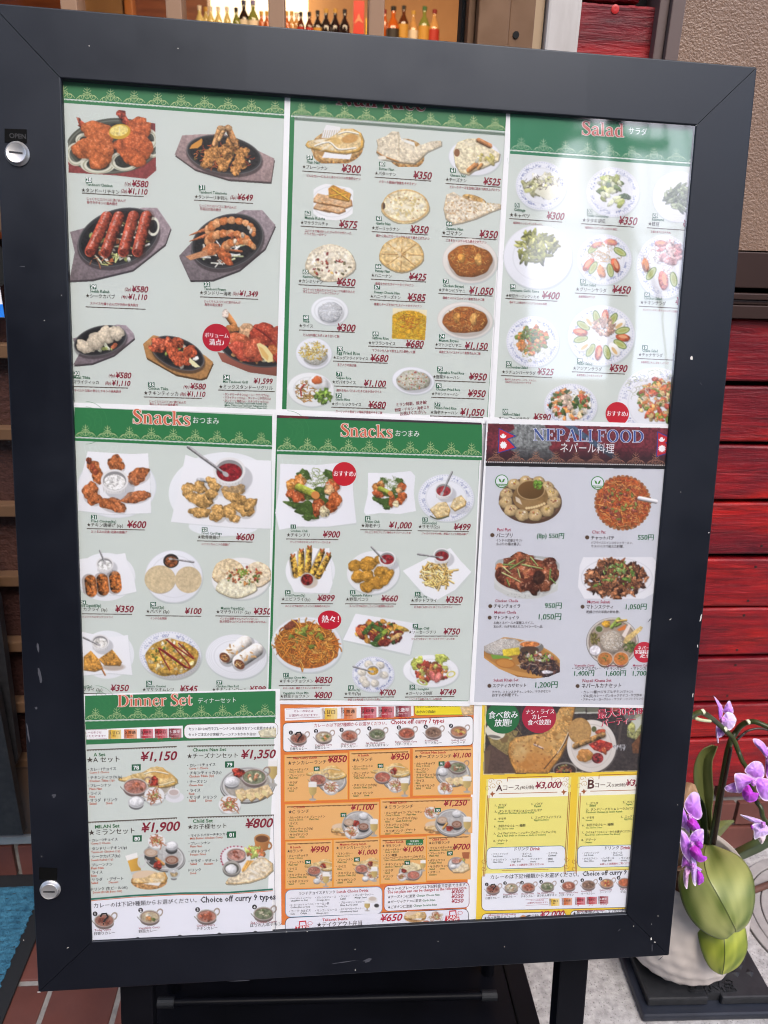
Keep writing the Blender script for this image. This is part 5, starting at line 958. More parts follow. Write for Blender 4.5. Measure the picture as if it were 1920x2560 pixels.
for y,t in ((1216,'Tandoori Chicken (1p)/Seekh kebab (1p)'),(1234,'/Malai Tikka (1p)/Tandoori Tebamoto(1p)'),(1252,'/Tandoori Prawn(1p)/Chicken Tikka (1p)')): s1.text('description', 'B', 1217,1535,y-5,t,GRN,.02)
# ---------------------------------------------------------------- 2 nan and rice
s2=Sheet('green headed nan and rice menu sheet, top middle of the display case', [(713,200),(1268,230),(1232,1060),(689,1034)],1,.008,MINT)
s2.poly('background', 'Z', [(727,210),(1265,255),(1219,1043),(705,1023)],GREEN,.00003)
s2.poly('background', 'C', [(105,160),(1613,280),(1480,2325),(46,2270)],MINT,.00005)
header(s2,'C', 78,1615,-10,200,10,92,.0745,LACE,(60,128,82))
serif(s2,'heading', 'C', 400,1045,88,'Nan Rice', (150,60,60),(200,190,180),.0745)
def basket(d,cx,cy,rx,ry,pts,a=0):
    d.ell(cx+4,cy+ry*.35,rx*.95,ry*.9,(176,124,60),a,tex=.2); d.ell(cx,cy,rx,ry,(206,160,92),a,tex=.12); d.ell(cx,cy,rx*.85,ry*.82,(190,138,70),a)
    for k in range(40):
        t=k*math.pi/20; ca,sa=math.cos(math.radians(a)),math.sin(math.radians(a)); u,v=rx*.95*math.cos(t),ry*.95*math.sin(t); d.ell(cx+u*ca-v*sa,cy+u*sa+v*ca,9,5,(226,186,120) if k % 2 else (170,118,60),k*9+60,al=.8)
d=Dish(s2,'C', 175,225,608,510)
basket(d,410,380,190,115,None,-8); d.poly([(300,300),(330,235),(430,250),(440,330),(300,330)],(240,240,240)); 
for k in range(8): d.stick(310+k*16,275,296+k*16,330,4,(215,190,150),spec=0,shadow=0)
d.poly([(320,430),(517,430),(500,482),(300,470)],(246,246,250)); d.nan([(183,375),(200,350),(290,340),(350,330),(400,300),(450,265),(520,262),(575,290),(596,340),(592,390),(560,420),(470,440),(370,430),(280,412),(200,395)],(226,170,66),(250,240,215))
d.ell(500,335,60,30,(212,140,50),-10,al=.7,soft=5); d.ell(400,350,42,24,(235,185,90),20,al=.7,soft=5); d.curve([(250,385),(350,360),(420,410),(540,400)],12,(250,242,220)); d.curve([(420,300),(480,285),(560,300)],12,(250,240,215)); d.done()
it(s2,'C', ('59', 190,452),(192,286,510,'Plain Nan'),(160,338,545,'★プレーンナン'),[(440,578,572,'¥300')],(160,578,564),[(190,575,606,'どんなカレーにもよくあうインドの代表的なナン')],nb=(44,32))
d=Dish(s2,'C', 685,275,1160,535)
basket(d,900,430,135,95,None,8); d.poly([(860,330),(960,360),(970,400),(860,390)],(240,240,236)); d.nan([(692,340),(760,315),(800,282),(850,285),(862,325),(870,350),(985,395),(1090,355),(1150,348),(1155,382),(1050,430),(1000,480),(960,510),(850,500),(730,480),(690,430),(700,380)],(226,206,170),(240,228,202))
d.curve([(695,430),(740,460),(845,498)],12,(190,130,66)); d.curve([(850,320),(850,460)],5,(205,180,140)); d.ell(730,470,30,14,(244,236,220)); d.done()
it(s2,'C', ('60', 708,498),(708,815,557,'Butter Nan'),(678,828,592,'★バターナン'),[(952,1085,618,'¥350')],(676,1082,608),[(707,975,650,'バターの風味が食欲をそそるナン')],nb=(44,32))
d=Dish(s2,'C', 1200,325,1590,605)
d.plate(1392,466,188,130,3); d.nan([(1240,420),(1270,360),(1340,335),(1410,335),(1470,350),(1500,395),(1570,440),(1560,490),(1450,540),(1390,560),(1350,590),(1290,575),(1255,520)],(232,212,160),(246,236,208))
d.stick(1420,345,1500,385,34,(196,120,60)); d.stick(1350,560,1400,520,36,(206,128,60)); d.stick(1420,545,1440,520,24,(206,140,70)); d.ell(1265,435,20,28,(150,90,50)); d.scat('b', 1470,480,70,35,14,[(205,190,90),(222,205,120),(245,240,215)],12,26,spec=.5,tex=.05); d.done()
it(s2,'C', ('61', 1215,543),(1215,1330,603,'Cheese Nan'),(1184,1332,636,'★チーズナン'),[(1452,1577,662,'¥525')],(1183,1577,653),[(1213,1572,687,'とろ～りチーズを生地に詰めて焼き上げたナン')],nb=(42,32))
d=Dish(s2,'C', 232,645,530,920)
d.ell(378,785,180,134,(246,247,250)); d.ring(378,785,150,108,5,(225,228,232))
for i,(x,y) in enumerate(((320,820),(390,830),(310,770),(380,780),(440,790))): d.nan([(x-85,y+10),(x-40,y-45),(x+70,y-20),(x+75,y+20),(x+30,y+38)],(222,150,80),(240,215,180),spots=14)
d.nan([(345,690),(380,665),(505,725),(490,780),(350,750)],(222,150,40),(214,140,44),spots=5); d.stick(370,690,490,770,10,(250,190,40)); d.stick(352,745,470,722,8,(250,190,40)); d.crop([(240,640),(525,690),(519,880),(430,920),(238,905)]); d.done()
it(s2,'C', ('62', 177,850),(177,322,908,'Masala Kulcha'),(147,343,943,'★マサラクルチャ'),[(422,554,968,'¥575')],(147,552,958),[(177,510,1000,'スパイスで味付けしたジャガイモが入った'),(177,330,1022,'ドライカレーのナン')],nb=(42,32))
def rnan(c,x0,y0,x1,y1,pts,col,pale,extra=None,**k):
    d=Dish(s2,c,x0,y0,x1,y1); d.nan(pts,col,pale,**k)
    if extra: extra(d)
    d.done(); return d
ov=lambda cx,cy,rx,ry,r=.03: [(cx+rx*(1+r*math.sin(5*t))*math.cos(t),cy+ry*(1+r*math.cos(4*t))*math.sin(t)) for t in np.linspace(0,6.283,24,endpoint=False)]
def ex63(d): d.ell(738,815,14,26,(70,45,35)); d.ring(895,815,165,112,10,(214,160,84),al=.6); d.scat('d', 895,800,140,90,60,[(250,245,225),(235,205,120)],5,16,al=.7); d.scat('d', 895,810,160,110,14,[(190,120,60)],4,9,al=.7)
rnan('C', 718,685,1078,945,ov(895,818,170,122),(238,212,150),(250,242,215),ex63,spots=40)
it(s2,'C', ('63', 687,888),(687,790,947,'Garlic Nan'),(656,853,982,'★ガーリックナン'),[(930,1062,1005,'¥350')],(656,1056,997),[(687,1068,1035,'細かく刻んだガーリックをのせて焼き上げたナン')],nb=(42,32))
def ex64(d): d.scat('d', 1300,830,115,95,130,[(250,245,232),(214,170,110),(190,140,90)],4,11,al=.7); d.scat('d', 1450,820,90,40,50,[(250,245,232),(214,180,120)],4,9,al=.7)
d=Dish(s2,'C', 1160,705,1590,965); d.ell(1390,770,90,30,(196,150,80),18,tex=.2); d.nan([(1190,735),(1240,715),(1290,745),(1340,770),(1450,790),(1575,800),(1580,830),(1500,860),(1400,905),(1300,935),(1230,945),(1185,900),(1170,830)],(226,200,160),(246,238,220)); ex64(d); d.done()
it(s2,'C', ('64', 1189,926),(1189,1308,985,'Sesame Nan'),(1158,1302,1018,'★ゴマナン'),[(1424,1557,1040,'¥350')],(1157,1548,1032),[(1186,1475,1068,'ごまをたっぷりのせた焼き上げたナン')],nb=(42,32))
def ex65(d): d.scat('b', 360,60,145,90,34,[(150,50,45),(120,110,70),(226,180,90),(190,70,50),(240,225,190)],6,15,spec=0); d.scat('d', 360,60,150,95,40,[(252,248,236)],6,16,al=.7)
rnan('D', 178,-110,545,185,ov(360,50,178,130,.04),(236,216,180),(248,240,220),ex65,spots=40)
it(s2,'D', ('65', 162,97),(163,293,155,'Kashmiri Nan'),(132,306,188,'★カシミリナン'),[(405,540,210,'¥650')],(132,535,204),[(163,536,246,'ココナッツと刻んだドライフルーツを練り込んだ'),(164,418,266,'マイルドなスイートタイプのナン')],nb=(42,32))
def ex66(d):
    for a in range(0,180,45): t=math.radians(a+92); d.stick(868-140*math.cos(t),-10-110*math.sin(t),868+140*math.cos(t),-10+110*math.sin(t),6,(206,150,80),spec=0)
    d.scat('d', 868,-10,120,90,40,[(250,232,190),(238,200,130)],8,18,al=.6)
rnan('D', 700,-140,1030,130,ov(868,-10,158,122),(230,182,100),(246,224,170),ex66,spots=30)
it(s2,'D', ('66', 682,57),(680,785,114,'Honey Nan'),(652,798,148,'★ハニーナン'),[(920,1047,170,'¥425')],(650,1045,164),[(682,955,205,'蜂蜜をかけたスイートタイプのナン')],nb=(42,32))
it(s2,'D', ('67', 673,205),(673,855,266,'Honey Cheese Nan'),(645,860,298,'★ハニーチーズナン'),[(910,1042,318,'¥585')],(643,1038,311),[(673,1013,352,'蜂蜜とチーズをかけたスイートタイプのナン')],nb=(42,32))
RC=[(205,110,30),(222,140,50),(180,90,25),(240,180,90),(150,80,25)]
for x0,y0,x1,y1,cx,cy,rx,ry,num in ((1158,-150,1560,205,1358,35,198,160,73),(1118,320,1535,600,1323,460,200,132,74)):
    d=Dish(s2,'D', x0,y0,x1,y1); d.plate(cx,cy,rx,ry,4,(232,226,218),well=.8); d.rice(cx,cy,rx*.78,ry*.74,RC,260,13,(190,100,25)); d.blob(cx-60,cy-20,26,34,(226,150,50)); d.blob(cx+60,cy-10,24,44,(230,165,70)); d.done()
it(s2,'D', ('73', 1165,163),(1163,1313,220,'Chicken Biryani'),(1133,1323,252,'★チキンビリヤニ'),[(1350,1525,270,'¥1,050')],(1132,1520,266),[(1163,1461,306,'鶏肉とスパイスのインド風炊き込みご飯')],nb=(40,32))
d=Dish(s2,'D', 212,285,498,500); d.plate(354,392,134,103,3,(240,243,247),well=.8); d.rice(358,402,88,72,[(250,250,252),(232,234,238),(255,255,255)],170,10,(214,218,224)); d.done()
it(s2,'D', ('68', 165,423),(165,210,474,'Rice'),(136,235,508,'★ライス'),[(406,540,535,'¥300')],(136,534,528),[(167,424,572,'どんな料理にも良くあう白いご飯')],nb=(42,32))
YR=[(246,200,30),(238,180,20),(252,215,70),(225,160,20)]
d=Dish(s2,'D', 798,370,1056,605); d.poly([(806,373),(1051,386),(1036,602),(800,590)],(244,232,190)); d.ell(920,520,170,130,(225,165,20),tex=.1); d.scat('s', 920,510,155,115,280,YR,9,15,.35,spec=0); d.scat('s', 920,470,70,60,40,[(215,110,20),(200,90,20)],9,14,.3,spec=0); d.crop([(806,373),(1051,386),(1036,602),(800,590)]); d.done()
it(s2,'D', ('69', 662,540),(660,777,594,'Saffron Rice'),(632,823,630,'★サフランライス'),[(898,1027,650,'¥680')],(630,1017,643),[(660,968,682,'サフランを入れて炊き上げた黄色いご飯')],nb=(42,32))
it(s2,'D', ('74', 1138,557),(1137,1275,611,'Mutton Biryani'),(1108,1296,643,'★マトンビリヤニ'),[(1320,1484,662,'¥1,150')],(1107,1488,658),[(1137,1433,694,'羊肉とスパイスのインド風炊き込みご飯')],nb=(40,32))
d=Dish(s2,'D', 105,580,380,815); d.plate(242,697,130,112,5); d.rice(250,720,84,60,[(240,238,225),(225,222,205)],60,9); d.scat('s', 240,680,98,66,170,[(246,196,40),(238,176,30),(252,222,110),(240,236,215)],7,14,.42,spec=.1); d.done()
it(s2,'D', ('70', 408,647),(406,572,702,'Egg Fried Rice'),(380,629,735,'★エッグフライドライス'),[(645,775,752,'¥680')],(378,770,750),[(410,546,785,'玉子入りの焼き飯')],nb=(42,32))
d=Dish(s2,'D', 45,825,400,1090); d.plate(220,955,168,122,6,(238,240,242)); d.scat('s', 195,965,85,80,120,[(200,130,40),(170,90,30),(220,170,70),(130,110,40)],8,16,.4); d.curve([(175,920),(150,950),(152,1000)],10,(190,40,30)); d.blob(275,905,78,46,(248,248,250),15,tex=.02,rough=.08); d.blob(265,888,38,28,(238,110,50),tex=.03,spec=.9)
d.scat('b', 320,1005,62,50,34,[(120,160,50),(160,190,70),(90,130,40)],12,26,rough=.3,tex=.2); d.done()
it(s2,'D', ('71', 402,827),(402,510,878,'Gapao Rice'),(373,541,910,'★ガパオライス'),[(598,757,930,'¥1,100')],(371,760,928),[(404,724,968,'鶏ひき肉のバジルいためとほかほかライス')],nb=(42,32))
it(s2,'D', ('72', 398,980),(396,500,1032,'Garlic Rice'),(369,580,1066,'★ガーリックライス'),[(630,757,1085,'¥680')],(367,750,1080),[(398,731,1118,'ガーリックの香ばしい風味が食欲そそるご飯')],nb=(42,32))
d=Dish(s2,'D', 795,790,1115,1000); d.plate(952,892,152,98,6); d.rice(952,890,118,74,[(240,238,222),(225,222,200),(248,246,238)],150,10,(206,202,180)); d.scat('d', 952,890,105,65,50,[(110,150,60),(220,120,50),(90,130,50),(200,60,50)],3,7); d.done()
for nm,y0,en,jp,pr,x2 in (('75', 790,'Vegetable Fried Rice', '★野菜チャーハン', '¥950', 1316),('76', 910,'Chicken Fried Rice', '★チキンチャーハン', '¥950', 1288),('77', 1043,'Prawn Fried Rice', '★海老チャーハン', '¥1,050', 1262)):
    ox=(790-y0)*.07*1.0
    it(s2,'D', (nm,1123+ox,y0),(1122+ox,x2,y0+50,en),(1093+ox,1282+ox*.8,y0+83,jp),[((1350 if len(pr)<5 else 1305)+ox,1478+ox,y0+95,pr)],(1090+ox,1470+ox,y0+99),nb=(40,32))
for x1,x2,y,t in ((832,1050,1075,'ミラン特製、焼き飯!'),(822,1066,1112,'野菜・チキン・海老より'),(858,1045,1140,'お選びください。')): s2.text('note', 'D', x1,x2,y,t,DKR,.02,hf=1.15,sl=-.09)
# ---------------------------------------------------------------- 3 salad
s3=Sheet('green headed salad menu sheet in the top right corner under the brightest reflection', [(1268,240),(1765,285),(1690,1082),(1224,1048)],2,.013,MINT)
s3.poly('background', 'Z', [(1281,250),(1755,290),(1678,1070),(1236,1043)],MINT,.00003)
header(s3,'E', 142,1700,-60,358,9,100,.0725,(160,196,160),(44,128,90))
serif(s3,'heading', 'E', 700,1035,208,'Salad', (206,110,104),(240,225,225),.06)
s3.text('japanese_heading', 'E', 1066,1210,200,'サラダ', (225,238,238),.0,hf=1.1)
rosette(s3,'E', 240,390,120,(212,224,220),2.5,0,180)
def pl3(c,x0,y0,x1,y1,cx,cy,rx,ry,fn,blue=True,a=0,**k):
    d=Dish(s3,c,x0,y0,x1,y1); d.plate(cx,cy,rx,ry,a,blue=blue,**k); fn(d); d.done()
def f01(d):
    d.scat('b', 380,600,130,75,46,[(226,222,190),(205,205,150),(190,190,120),(238,236,220)],22,48,.5,rough=.2,spec=.2,tex=.06); d.poly([(350,625),(500,600),(570,680),(440,725),(330,660)],(232,230,205),gy=-.1)
    d.scat('s', 370,580,120,60,30,[(70,55,50),(90,70,60)],8,18,.2,spec=0)
pl3('E', 178,410,592,808,384,608,200,192,f01,a=8)
def f02(d): d.scat('b', 950,650,105,120,34,[(176,190,90),(214,220,150),(120,150,80),(226,232,190),(96,120,90)],24,46,.5,rough=.16,spec=.3,tex=.08)
pl3('E', 728,458,1165,860,945,660,208,196,f02)
def f03(d): d.scat('b', 1470,700,120,100,60,[(112,126,88),(130,144,104),(96,110,80),(150,162,124)],24,50,.3,spec=.2,rough=.06)
pl3('E', 1255,490,1720,900,1460,695,205,200,f03,blue=False,rings=True)
it(s3,'E', ('01', 177,742),(173,260,805,'Cabbage'),(138,292,850,'★キャベツ'),[(425,565,868,'¥300')],(135,550,864),[(165,395,905,'塩昆布をトッピングしたキャベツ。')],nb=(40,34))
it(s3,'E', ('02', 742,790),(738,912,848,'Tataki Cucumber'),(706,886,890,'★タタキ胡瓜'),[(988,1135,908,'¥350')],(698,1113,904),[(728,980,942,'塩昆布をトッピングしたタタキ胡瓜。')],nb=(42,34))
it(s3,'E', ('03', 1256,825),(1252,1345,880,'Edamame'),(1220,1307,918,'★枝豆'),[(1490,1620,930,'¥300')],(1213,1530,936),[(1242,1398,975,'お酒のあてにおすすめ♪')],nb=(40,34))
P3=[(238,150,60),(226,90,70),(150,175,80),(245,235,220),(206,220,150)]
def f04(d): d.scat('b', 350,-140,150,105,80,[(138,142,54),(158,160,66),(116,120,44),(180,180,96)],26,56,.3,spec=.35,rough=.06,tex=.06); d.scat('b', 320,-60,110,46,16,[(150,154,60),(126,130,50)],34,56,.28,rough=.06,tex=.06)
pl3('F', 85,-300,632,200,358,-55,270,250,f04,blue=False)
def wedge(d,x,y,r,a,c=(232,96,50)): t=math.radians(a); d.blob(x,y,r,r*.5,c,a,rough=.05,spec=.3); d.ell(x+r*.1*math.sin(t),y-r*.12,r*.62,r*.22,(245,165,110),a)
def egg(d,x,y,r,a): d.ell(x+3,y+8,r,r*.6,(150,140,120),a,al=.4); d.ell(x,y,r,r*.6,(248,246,242),a,grad=.1); d.ell(x,y+r*.2,r*.6,r*.22,(235,190,120),a)
def cuke(d,x,y,r,a): d.ell(x,y,r,r*.48,(96,128,50),a); d.ell(x,y,r*.9,r*.38,(196,206,130),a); d.ell(x,y,r*.6,r*.2,(180,188,90),a)
def f05(d):
    d.scat('n', 875,-60,120,100,60,[(245,245,235),(236,180,120),(230,200,150)],30,60,.35)
    wedge(d,755,5,60,-50); cuke(d,790,30,55,-60); wedge(d,965,10,60,70); cuke(d,925,50,55,80); d.blob(855,60,30,50,(240,140,70),-15); cuke(d,790,-120,50,-40); cuke(d,1000,-95,55,30); wedge(d,820,-150,44,-20,(235,130,110)); wedge(d,930,-170,50,10,(240,140,130)); d.scat('n', 880,-70,60,80,30,[(248,248,240),(244,190,120)],30,55,.3)
pl3('F', 655,-240,1100,170,878,-35,215,198,f05)
def f06(d):
    d.scat('n', 1310,-20,150,130,60,[(248,240,238),(240,200,190)],30,60,.4); d.scat('b', 1400,-90,90,80,34,[(238,170,170),(226,130,130),(246,210,205)],22,40,rough=.2)
    wedge(d,1200,10,55,80,(236,130,70)); cuke(d,1245,75,60,-55); wedge(d,1340,130,75,80,(236,120,100)); cuke(d,1420,120,60,80); wedge(d,1320,-160,50,0,(240,150,140))
pl3('F', 1118,-250,1560,290,1345,20,215,250,f06)
it(s3,'F', ('04', 141,158),(143,367,213,'Edamame Garlic Itame'),(108,368,256,'★枝豆ガーリックいため'),[(388,528,270,'¥400')],(105,512,268),[(136,427,306,'塩ゆでした枝豆をニンニクでいためた料理')],nb=(42,34))
it(s3,'F', ('05', 690,117),(686,810,170,'Green Salad'),(655,893,210,'★グリーンサラダ'),[(938,1083,226,'¥450')],(647,1062,226),[(677,803,262,'新鮮野菜のサラダ')],nb=(42,34))
it(s3,'F', ('06', 1192,222),(1188,1325,276,'Chicken Salad'),(1158,1358,312,'★チキンサラダ'),[(1432,1580,318,'¥580')],(1150,1480,329),[(1180,1500,365,'タンドリーチキンをトッピングした新鮮野菜の')],nb=(42,34))
def f07(d): d.scat('n', 320,640,135,120,70,[(242,244,235),(226,222,160)],26,50,.35); d.scat('b', 315,600,120,115,90,[(238,130,50),(226,110,40),(150,160,60),(120,140,50),(245,160,80)],12,28,.7,rough=.15); d.scat('b', 310,560,60,50,20,[(120,150,50),(90,120,40)],10,20)
pl3('F', 100,400,535,815,318,608,208,200,f07,a=5)
def f09(d):
    d.scat('n', 850,560,200,150,60,[(245,246,240),(230,220,190)],30,60,.35)
    for i in range(16):
        t=i*2*math.pi/16+.15; x,y=858+168*math.cos(t),555+140*math.sin(t); a=math.degrees(t)
        (wedge,cuke,egg,cuke)[i % 4](d,x,y,58,a)
    d.scat('b', 875,495,85,75,90,[(206,160,136),(190,140,115),(222,180,156)],10,22,.5,rough=.25,spec=.15)
pl3('F', 580,315,1130,805,855,560,262,236,f09,a=-3)
def f08(d):
    d.scat('n', 610,1110,150,110,40,[(245,246,240)],30,60,.35); d.scat('b', 610,1100,160,125,90,[(60,96,40),(226,90,50),(236,200,150),(90,120,50),(240,150,70),(235,225,205)],14,34,.6,rough=.25)
    for x,y in ((560,1045),(590,1040),(600,1090),(575,1085),(610,1120)): d.blob(x,y,26,22,(240,205,180),rough=.1,spec=.6)
pl3('F', 395,920,840,1222,615,1110,210,175,f08)
def f10(d):
    d.scat('n', 1270,960,230,130,90,[(240,244,230),(214,224,170)],30,60,.35); d.scat('b', 1330,1070,190,160,190,[(238,130,60),(226,100,60),(150,165,60),(110,140,50),(245,170,90),(235,200,130),(210,80,60)],14,32,.65,rough=.2); d.blob(1275,900,26,18,(190,70,50)); d.scat('n', 1250,1020,90,80,26,[(250,244,235)],50,90,.12)
pl3('F', 975,800,1480,1255,1280,1090,300,280,f10)
s3.disc('round_badge', 'F', 980,1172,92,92,(200,30,48),.0002); s3.text('badge_text', 'F', 898,1062,1185,'おすすめ♪', WHT,.015,hf=1.15,dz=.00036)
it(s3,'F', ('07', 110,760),(108,278,814,'Kuchumber Salad'),(78,340,855,'★クチュンバーサラダ'),[(352,483,865,'¥525')],(71,470,871),[(102,348,908,'角切りしたキュウリ、トマト、にんじん、'),(102,306,930,'玉ねぎなどのスパイシーサラダ')],nb=(42,34))
it(s3,'F', ('09', 665,738),(662,782,788,'Asian Salad'),(632,857,827,'★アジアンサラダ'),[(917,1057,840,'¥590')],(625,1040,842),[(662,862,876,'新鮮野菜にツナをトッピング')],nb=(42,34))
it(s3,'F', ('10', 1175,635),(1174,1294,686,'Chana Salad'),(1144,1333,720,'★チャナサラダ'),[(1414,1560,728,'¥590')],(1138,1450,738),[(1166,1380,775,'新鮮野菜にひよこ豆をトッピング')],nb=(42,34))
it(s3,'F', ('08', 83,1133),(81,216,1183,'Seafood Salad'),(50,290,1216,'★シーフードサラダ'),[(322,458,1222,'¥590')],nb=(42,34))
# ---------------------------------------------------------------- 4 snacks,left
s4=Sheet('left green Snacks menu sheet with fried chicken and white dips, under the tandoori sheet', [(172,1006),(694,1024),(672,1742),(196,1756)],3,.018,MINT)
s4.poly('background', 'Z', [(180,1017),(681,1036),(668,1740),(200,1750)],MINT,.00003)
header(s4,'G', 20,1596,26,293,9,96,.044)
rosette(s4,'G', 110,150,170,(66,142,84),2.5,-90,90); rosette(s4,'G', 250,330,150,(218,230,224),3,0,180)
serif(s4,'heading', 'G', 483,948,152,'Snacks', SALM,(248,240,232),.047)
s4.text('japanese_heading', 'G', 965,1172,150,'おつまみ', (240,246,240),.0,hf=1.15,sl=.045)
def cloth(d,pts,al=1): d.poly(arr(pts)+(3,5),(190,198,200),al=.6); d.poly(pts,(244,245,250),gy=-.03)
FC=(200,104,46)
d=Dish(s4,'G', 40,370,685,920)
d.ell(358,660,316,250,(238,241,246),grad=.04); d.ring(358,660,312,246,4,(214,220,228)); cloth(d,[(125,378),(480,400),(607,393),(622,600),(632,870),(300,880),(48,850),(60,640)])
for x,y,a,b,r in ((170,500,44,62,-30),(205,575,42,62,10),(345,470,62,60,20),(380,500,40,40,0),(530,570,88,58,-25),(490,600,48,50,0),(150,700,62,80,10),(180,760,60,45,0),(320,800,100,55,10),(370,825,60,40,20),(500,745,108,44,-8),(575,725,52,30,-10)): d.blob(x,y,a,b,FC,r,tex=.19,rough=.16,spec=.45,sh=.2,dark=.32)
for y in (450,500,540): d.blob(135+(y-450)*.6,y,22,26,(160,66,34),tex=.2)
d.ramekin(340,610,110,(242,240,236)); d.done()
it(s4,'G', ('21', 152,884),(154,354,942,'Fried Chicken(6p)'),(120,408,975,'★チキン唐揚げ (6p)'),[(440,594,985,'¥600')],(118,580,992),[(154,439,1026,'おつまみの定番! 若鶏の唐揚げ')],nb=(46,34))
d=Dish(s4,'G', 768,330,1596,1065)
d.ell(1200,700,430,315,(238,241,246),-4,grad=.04); d.ell(1210,975,280,80,(236,240,245)); cloth(d,[(905,405),(1100,470),(1300,440),(1590,452),(1590,995),(1300,985),(1000,960),(788,940),(850,680)])
d.ell(1250,680,150,60,(175,175,180),al=.5,soft=8); d.stick(1010,605,1160,615,34,(190,192,196),spec=0)
for x,y,a,b in ((925,680,52,56),(1020,665,55,48),(1130,640,66,48),(950,740,50,40),(1040,770,90,62),(1110,720,50,40),(1240,700,55,40),(1320,680,60,45),(1280,740,80,40),(1020,865,85,42),(1160,870,66,66),(1260,860,50,70),(1300,910,40,34),(1380,820,80,80),(1340,760,60,36),(1420,800,40,60)): d.blob(x,y,a,b,(222,166,84),s4.z*0+x % 60,tex=.16,rough=.18,spec=.5,dark=.36)
d.scat('d', 1180,780,260,150,0,[(250,244,230)],8,18)
d.ramekin(1255,530,128,(150,26,34)); d.spoon(928,342,1225,560,26); d.done()
it(s4,'G', ('22', 1035,983),(1035,1196,1038,'Fried Cartilage'),(1002,1182,1072,'★軟骨唐揚げ'),[(1308,1454,1084,'¥600')],(997,1440,1090),[(1033,1257,1124,'コリコリなんこつの唐揚げ')],nb=(46,34))
d=Dish(s4,'H', 60,40,520,465); d.ell(270,262,236,192,(240,242,247),grad=.04); cloth(d,[(60,120),(300,90),(425,72),(440,140),(495,270),(515,380),(380,410),(200,395),(60,340)])
for x,y,a in ((150,335,0),(245,325,5),(345,305,-12)): d.stick(x-4,y-42,x+6,y+40,92,(182,96,34),tex=.3,spec=.15); d.scat('d', x,y,40,60,16,[(214,134,50),(150,70,24)],4,9,al=.6)
d.ramekin(262,160,70,(240,240,236)); d.spoon(222,52,262,150,14); d.done()
it(s4,'H', ('24', 66,450),(40,234,500,'Fried Squid(3p)'),(24,282,532,'★イカフライ (3p)'),[(345,494,542,'¥350')],(80,480,555),[(60,327,588,'プリプリイカのサックリフライ')],nb=(46,32))
d=Dish(s4,'H', 575,40,1050,475); d.plate(812,258,230,210,0,(238,240,248),well=.8); d.ell(705,285,124,112,(150,120,70),al=.5); d.ell(702,280,124,110,(222,198,152),tex=.04); d.ell(928,285,106,106,(218,194,150),tex=.04); d.ell(790,135,62,56,(50,44,42)); d.ell(792,140,50,42,(150,80,40),tex=.25); d.spoon(970,145,785,118,14); d.done()
it(s4,'H', ('98', 625,462),(625,735,513,'Papad(2p)'),(592,776,548,'★パパド (2p)'),[(900,1034,556,'¥100')],(587,1032,570),[(625,755,600,'インドのお煎餅')],nb=(46,32))
d=Dish(s4,'H', 1100,90,1590,455); d.plate(1345,275,235,168,0,(240,240,240)); d.nan(ov(1250,230,130,110,.05),(232,196,140),(244,226,190)); d.nan(ov(1480,240,110,95,.05),(235,205,160),(246,232,205)); d.nan(ov(1310,340,160,85,.05),(240,226,180),(248,242,220)); d.scat('b', 1370,255,150,70,80,[(214,110,60),(226,150,70),(110,140,50),(240,225,190),(200,70,50)],7,17,rough=.2); d.scat('d', 1360,225,45,28,50,[(140,190,50),(110,165,40)],4,7); d.done()
it(s4,'H', None,(1187,1375,520,'Masala Papad(2p)'),(1150,1424,552,'★マサラパパド (2p)'),[(1448,1590,560,'¥350')],(1144,1590,572),[(1180,1488,602,'インドの揚焼きせんべい｢パパド｣に、'),(1178,1550,626,'刻み野菜やスパイスをのせた軽いおつまみ。')])
d=Dish(s4,'H', 80,688,500,1085); d.ell(280,882,216,192,(238,241,246),grad=.04); cloth(d,[(80,700),(290,745),(447,725),(462,880),(482,1045),(300,1030),(80,1050)])
d.ell(330,980,90,30,(150,120,90),al=.5,soft=5)
for p in ([(92,900),(150,850),(215,920),(245,990),(180,1012),(92,1000)],[(215,915),(320,840),(345,870),(395,935),(380,965),(260,962)]): d.nan(p,(214,140,40),(222,156,60),tex=.2)
d.curve([(235,990),(265,1045)],12,(190,110,40)); d.ramekin(225,780,72,(244,240,232)); d.spoon(92,745,215,805,14); d.done()
it(s4,'H', None,(20,162,1145,'Fried Aji(2p)'),(-10,243,1172,'★アジフライ (2p)'),[(308,455,1172,'¥350')],(60,460,1192))
d=Dish(s4,'H', 525,685,1045,1088); d.plate(783,885,250,190,6,blue=True); d.blob(792,905,205,150,(232,176,60),tex=.14,rough=.06,dark=.2,sh=.1,spec=.3); d.scat('b', 790,900,180,130,90,[(240,190,60),(248,226,160),(225,160,50),(250,240,210)],10,26,spec=.4,shadow=.15,dark=.25); d.scat('b', 780,880,150,100,22,[(120,150,40),(90,130,40)],7,13)
d.curve([(690,830),(890,975),(905,980)],11,(160,30,26)); d.curve([(750,762),(970,915),(850,790)],11,(165,34,28)); d.curve([(760,765),(915,935),(920,985),(700,835),(780,1005)],10,(160,30,26)); d.done()
it(s4,'H', ('26', 592,1090),(592,750,1142,'Masala Omelet'),(562,812,1172,'★マサラオムレツ'),[(860,1003,1178,'¥545')],(557,1040,1190),nb=(46,32))
d=Dish(s4,'H', 1060,710,1590,1090); d.plate(1310,898,246,178,4,(238,240,246),rings=True)
for x1,y1,x2,y2 in ((1235,900,1380,785),(1335,935,1470,845)):
    d.stick(x1,y1,x2,y2,112,(236,228,218),tex=.05,spec=0); d.scat('d', (x1+x2)/2,(y1+y2)/2,70,45,10,[(214,160,90)],8,20,.4); 
for x,y in ((1218,905),(1335,960)): d.ell(x,y,46,34,(120,60,30),40); d.scat('b', x,y,32,22,18,[(222,160,80),(180,90,40),(240,200,130)],6,12)
d.done()
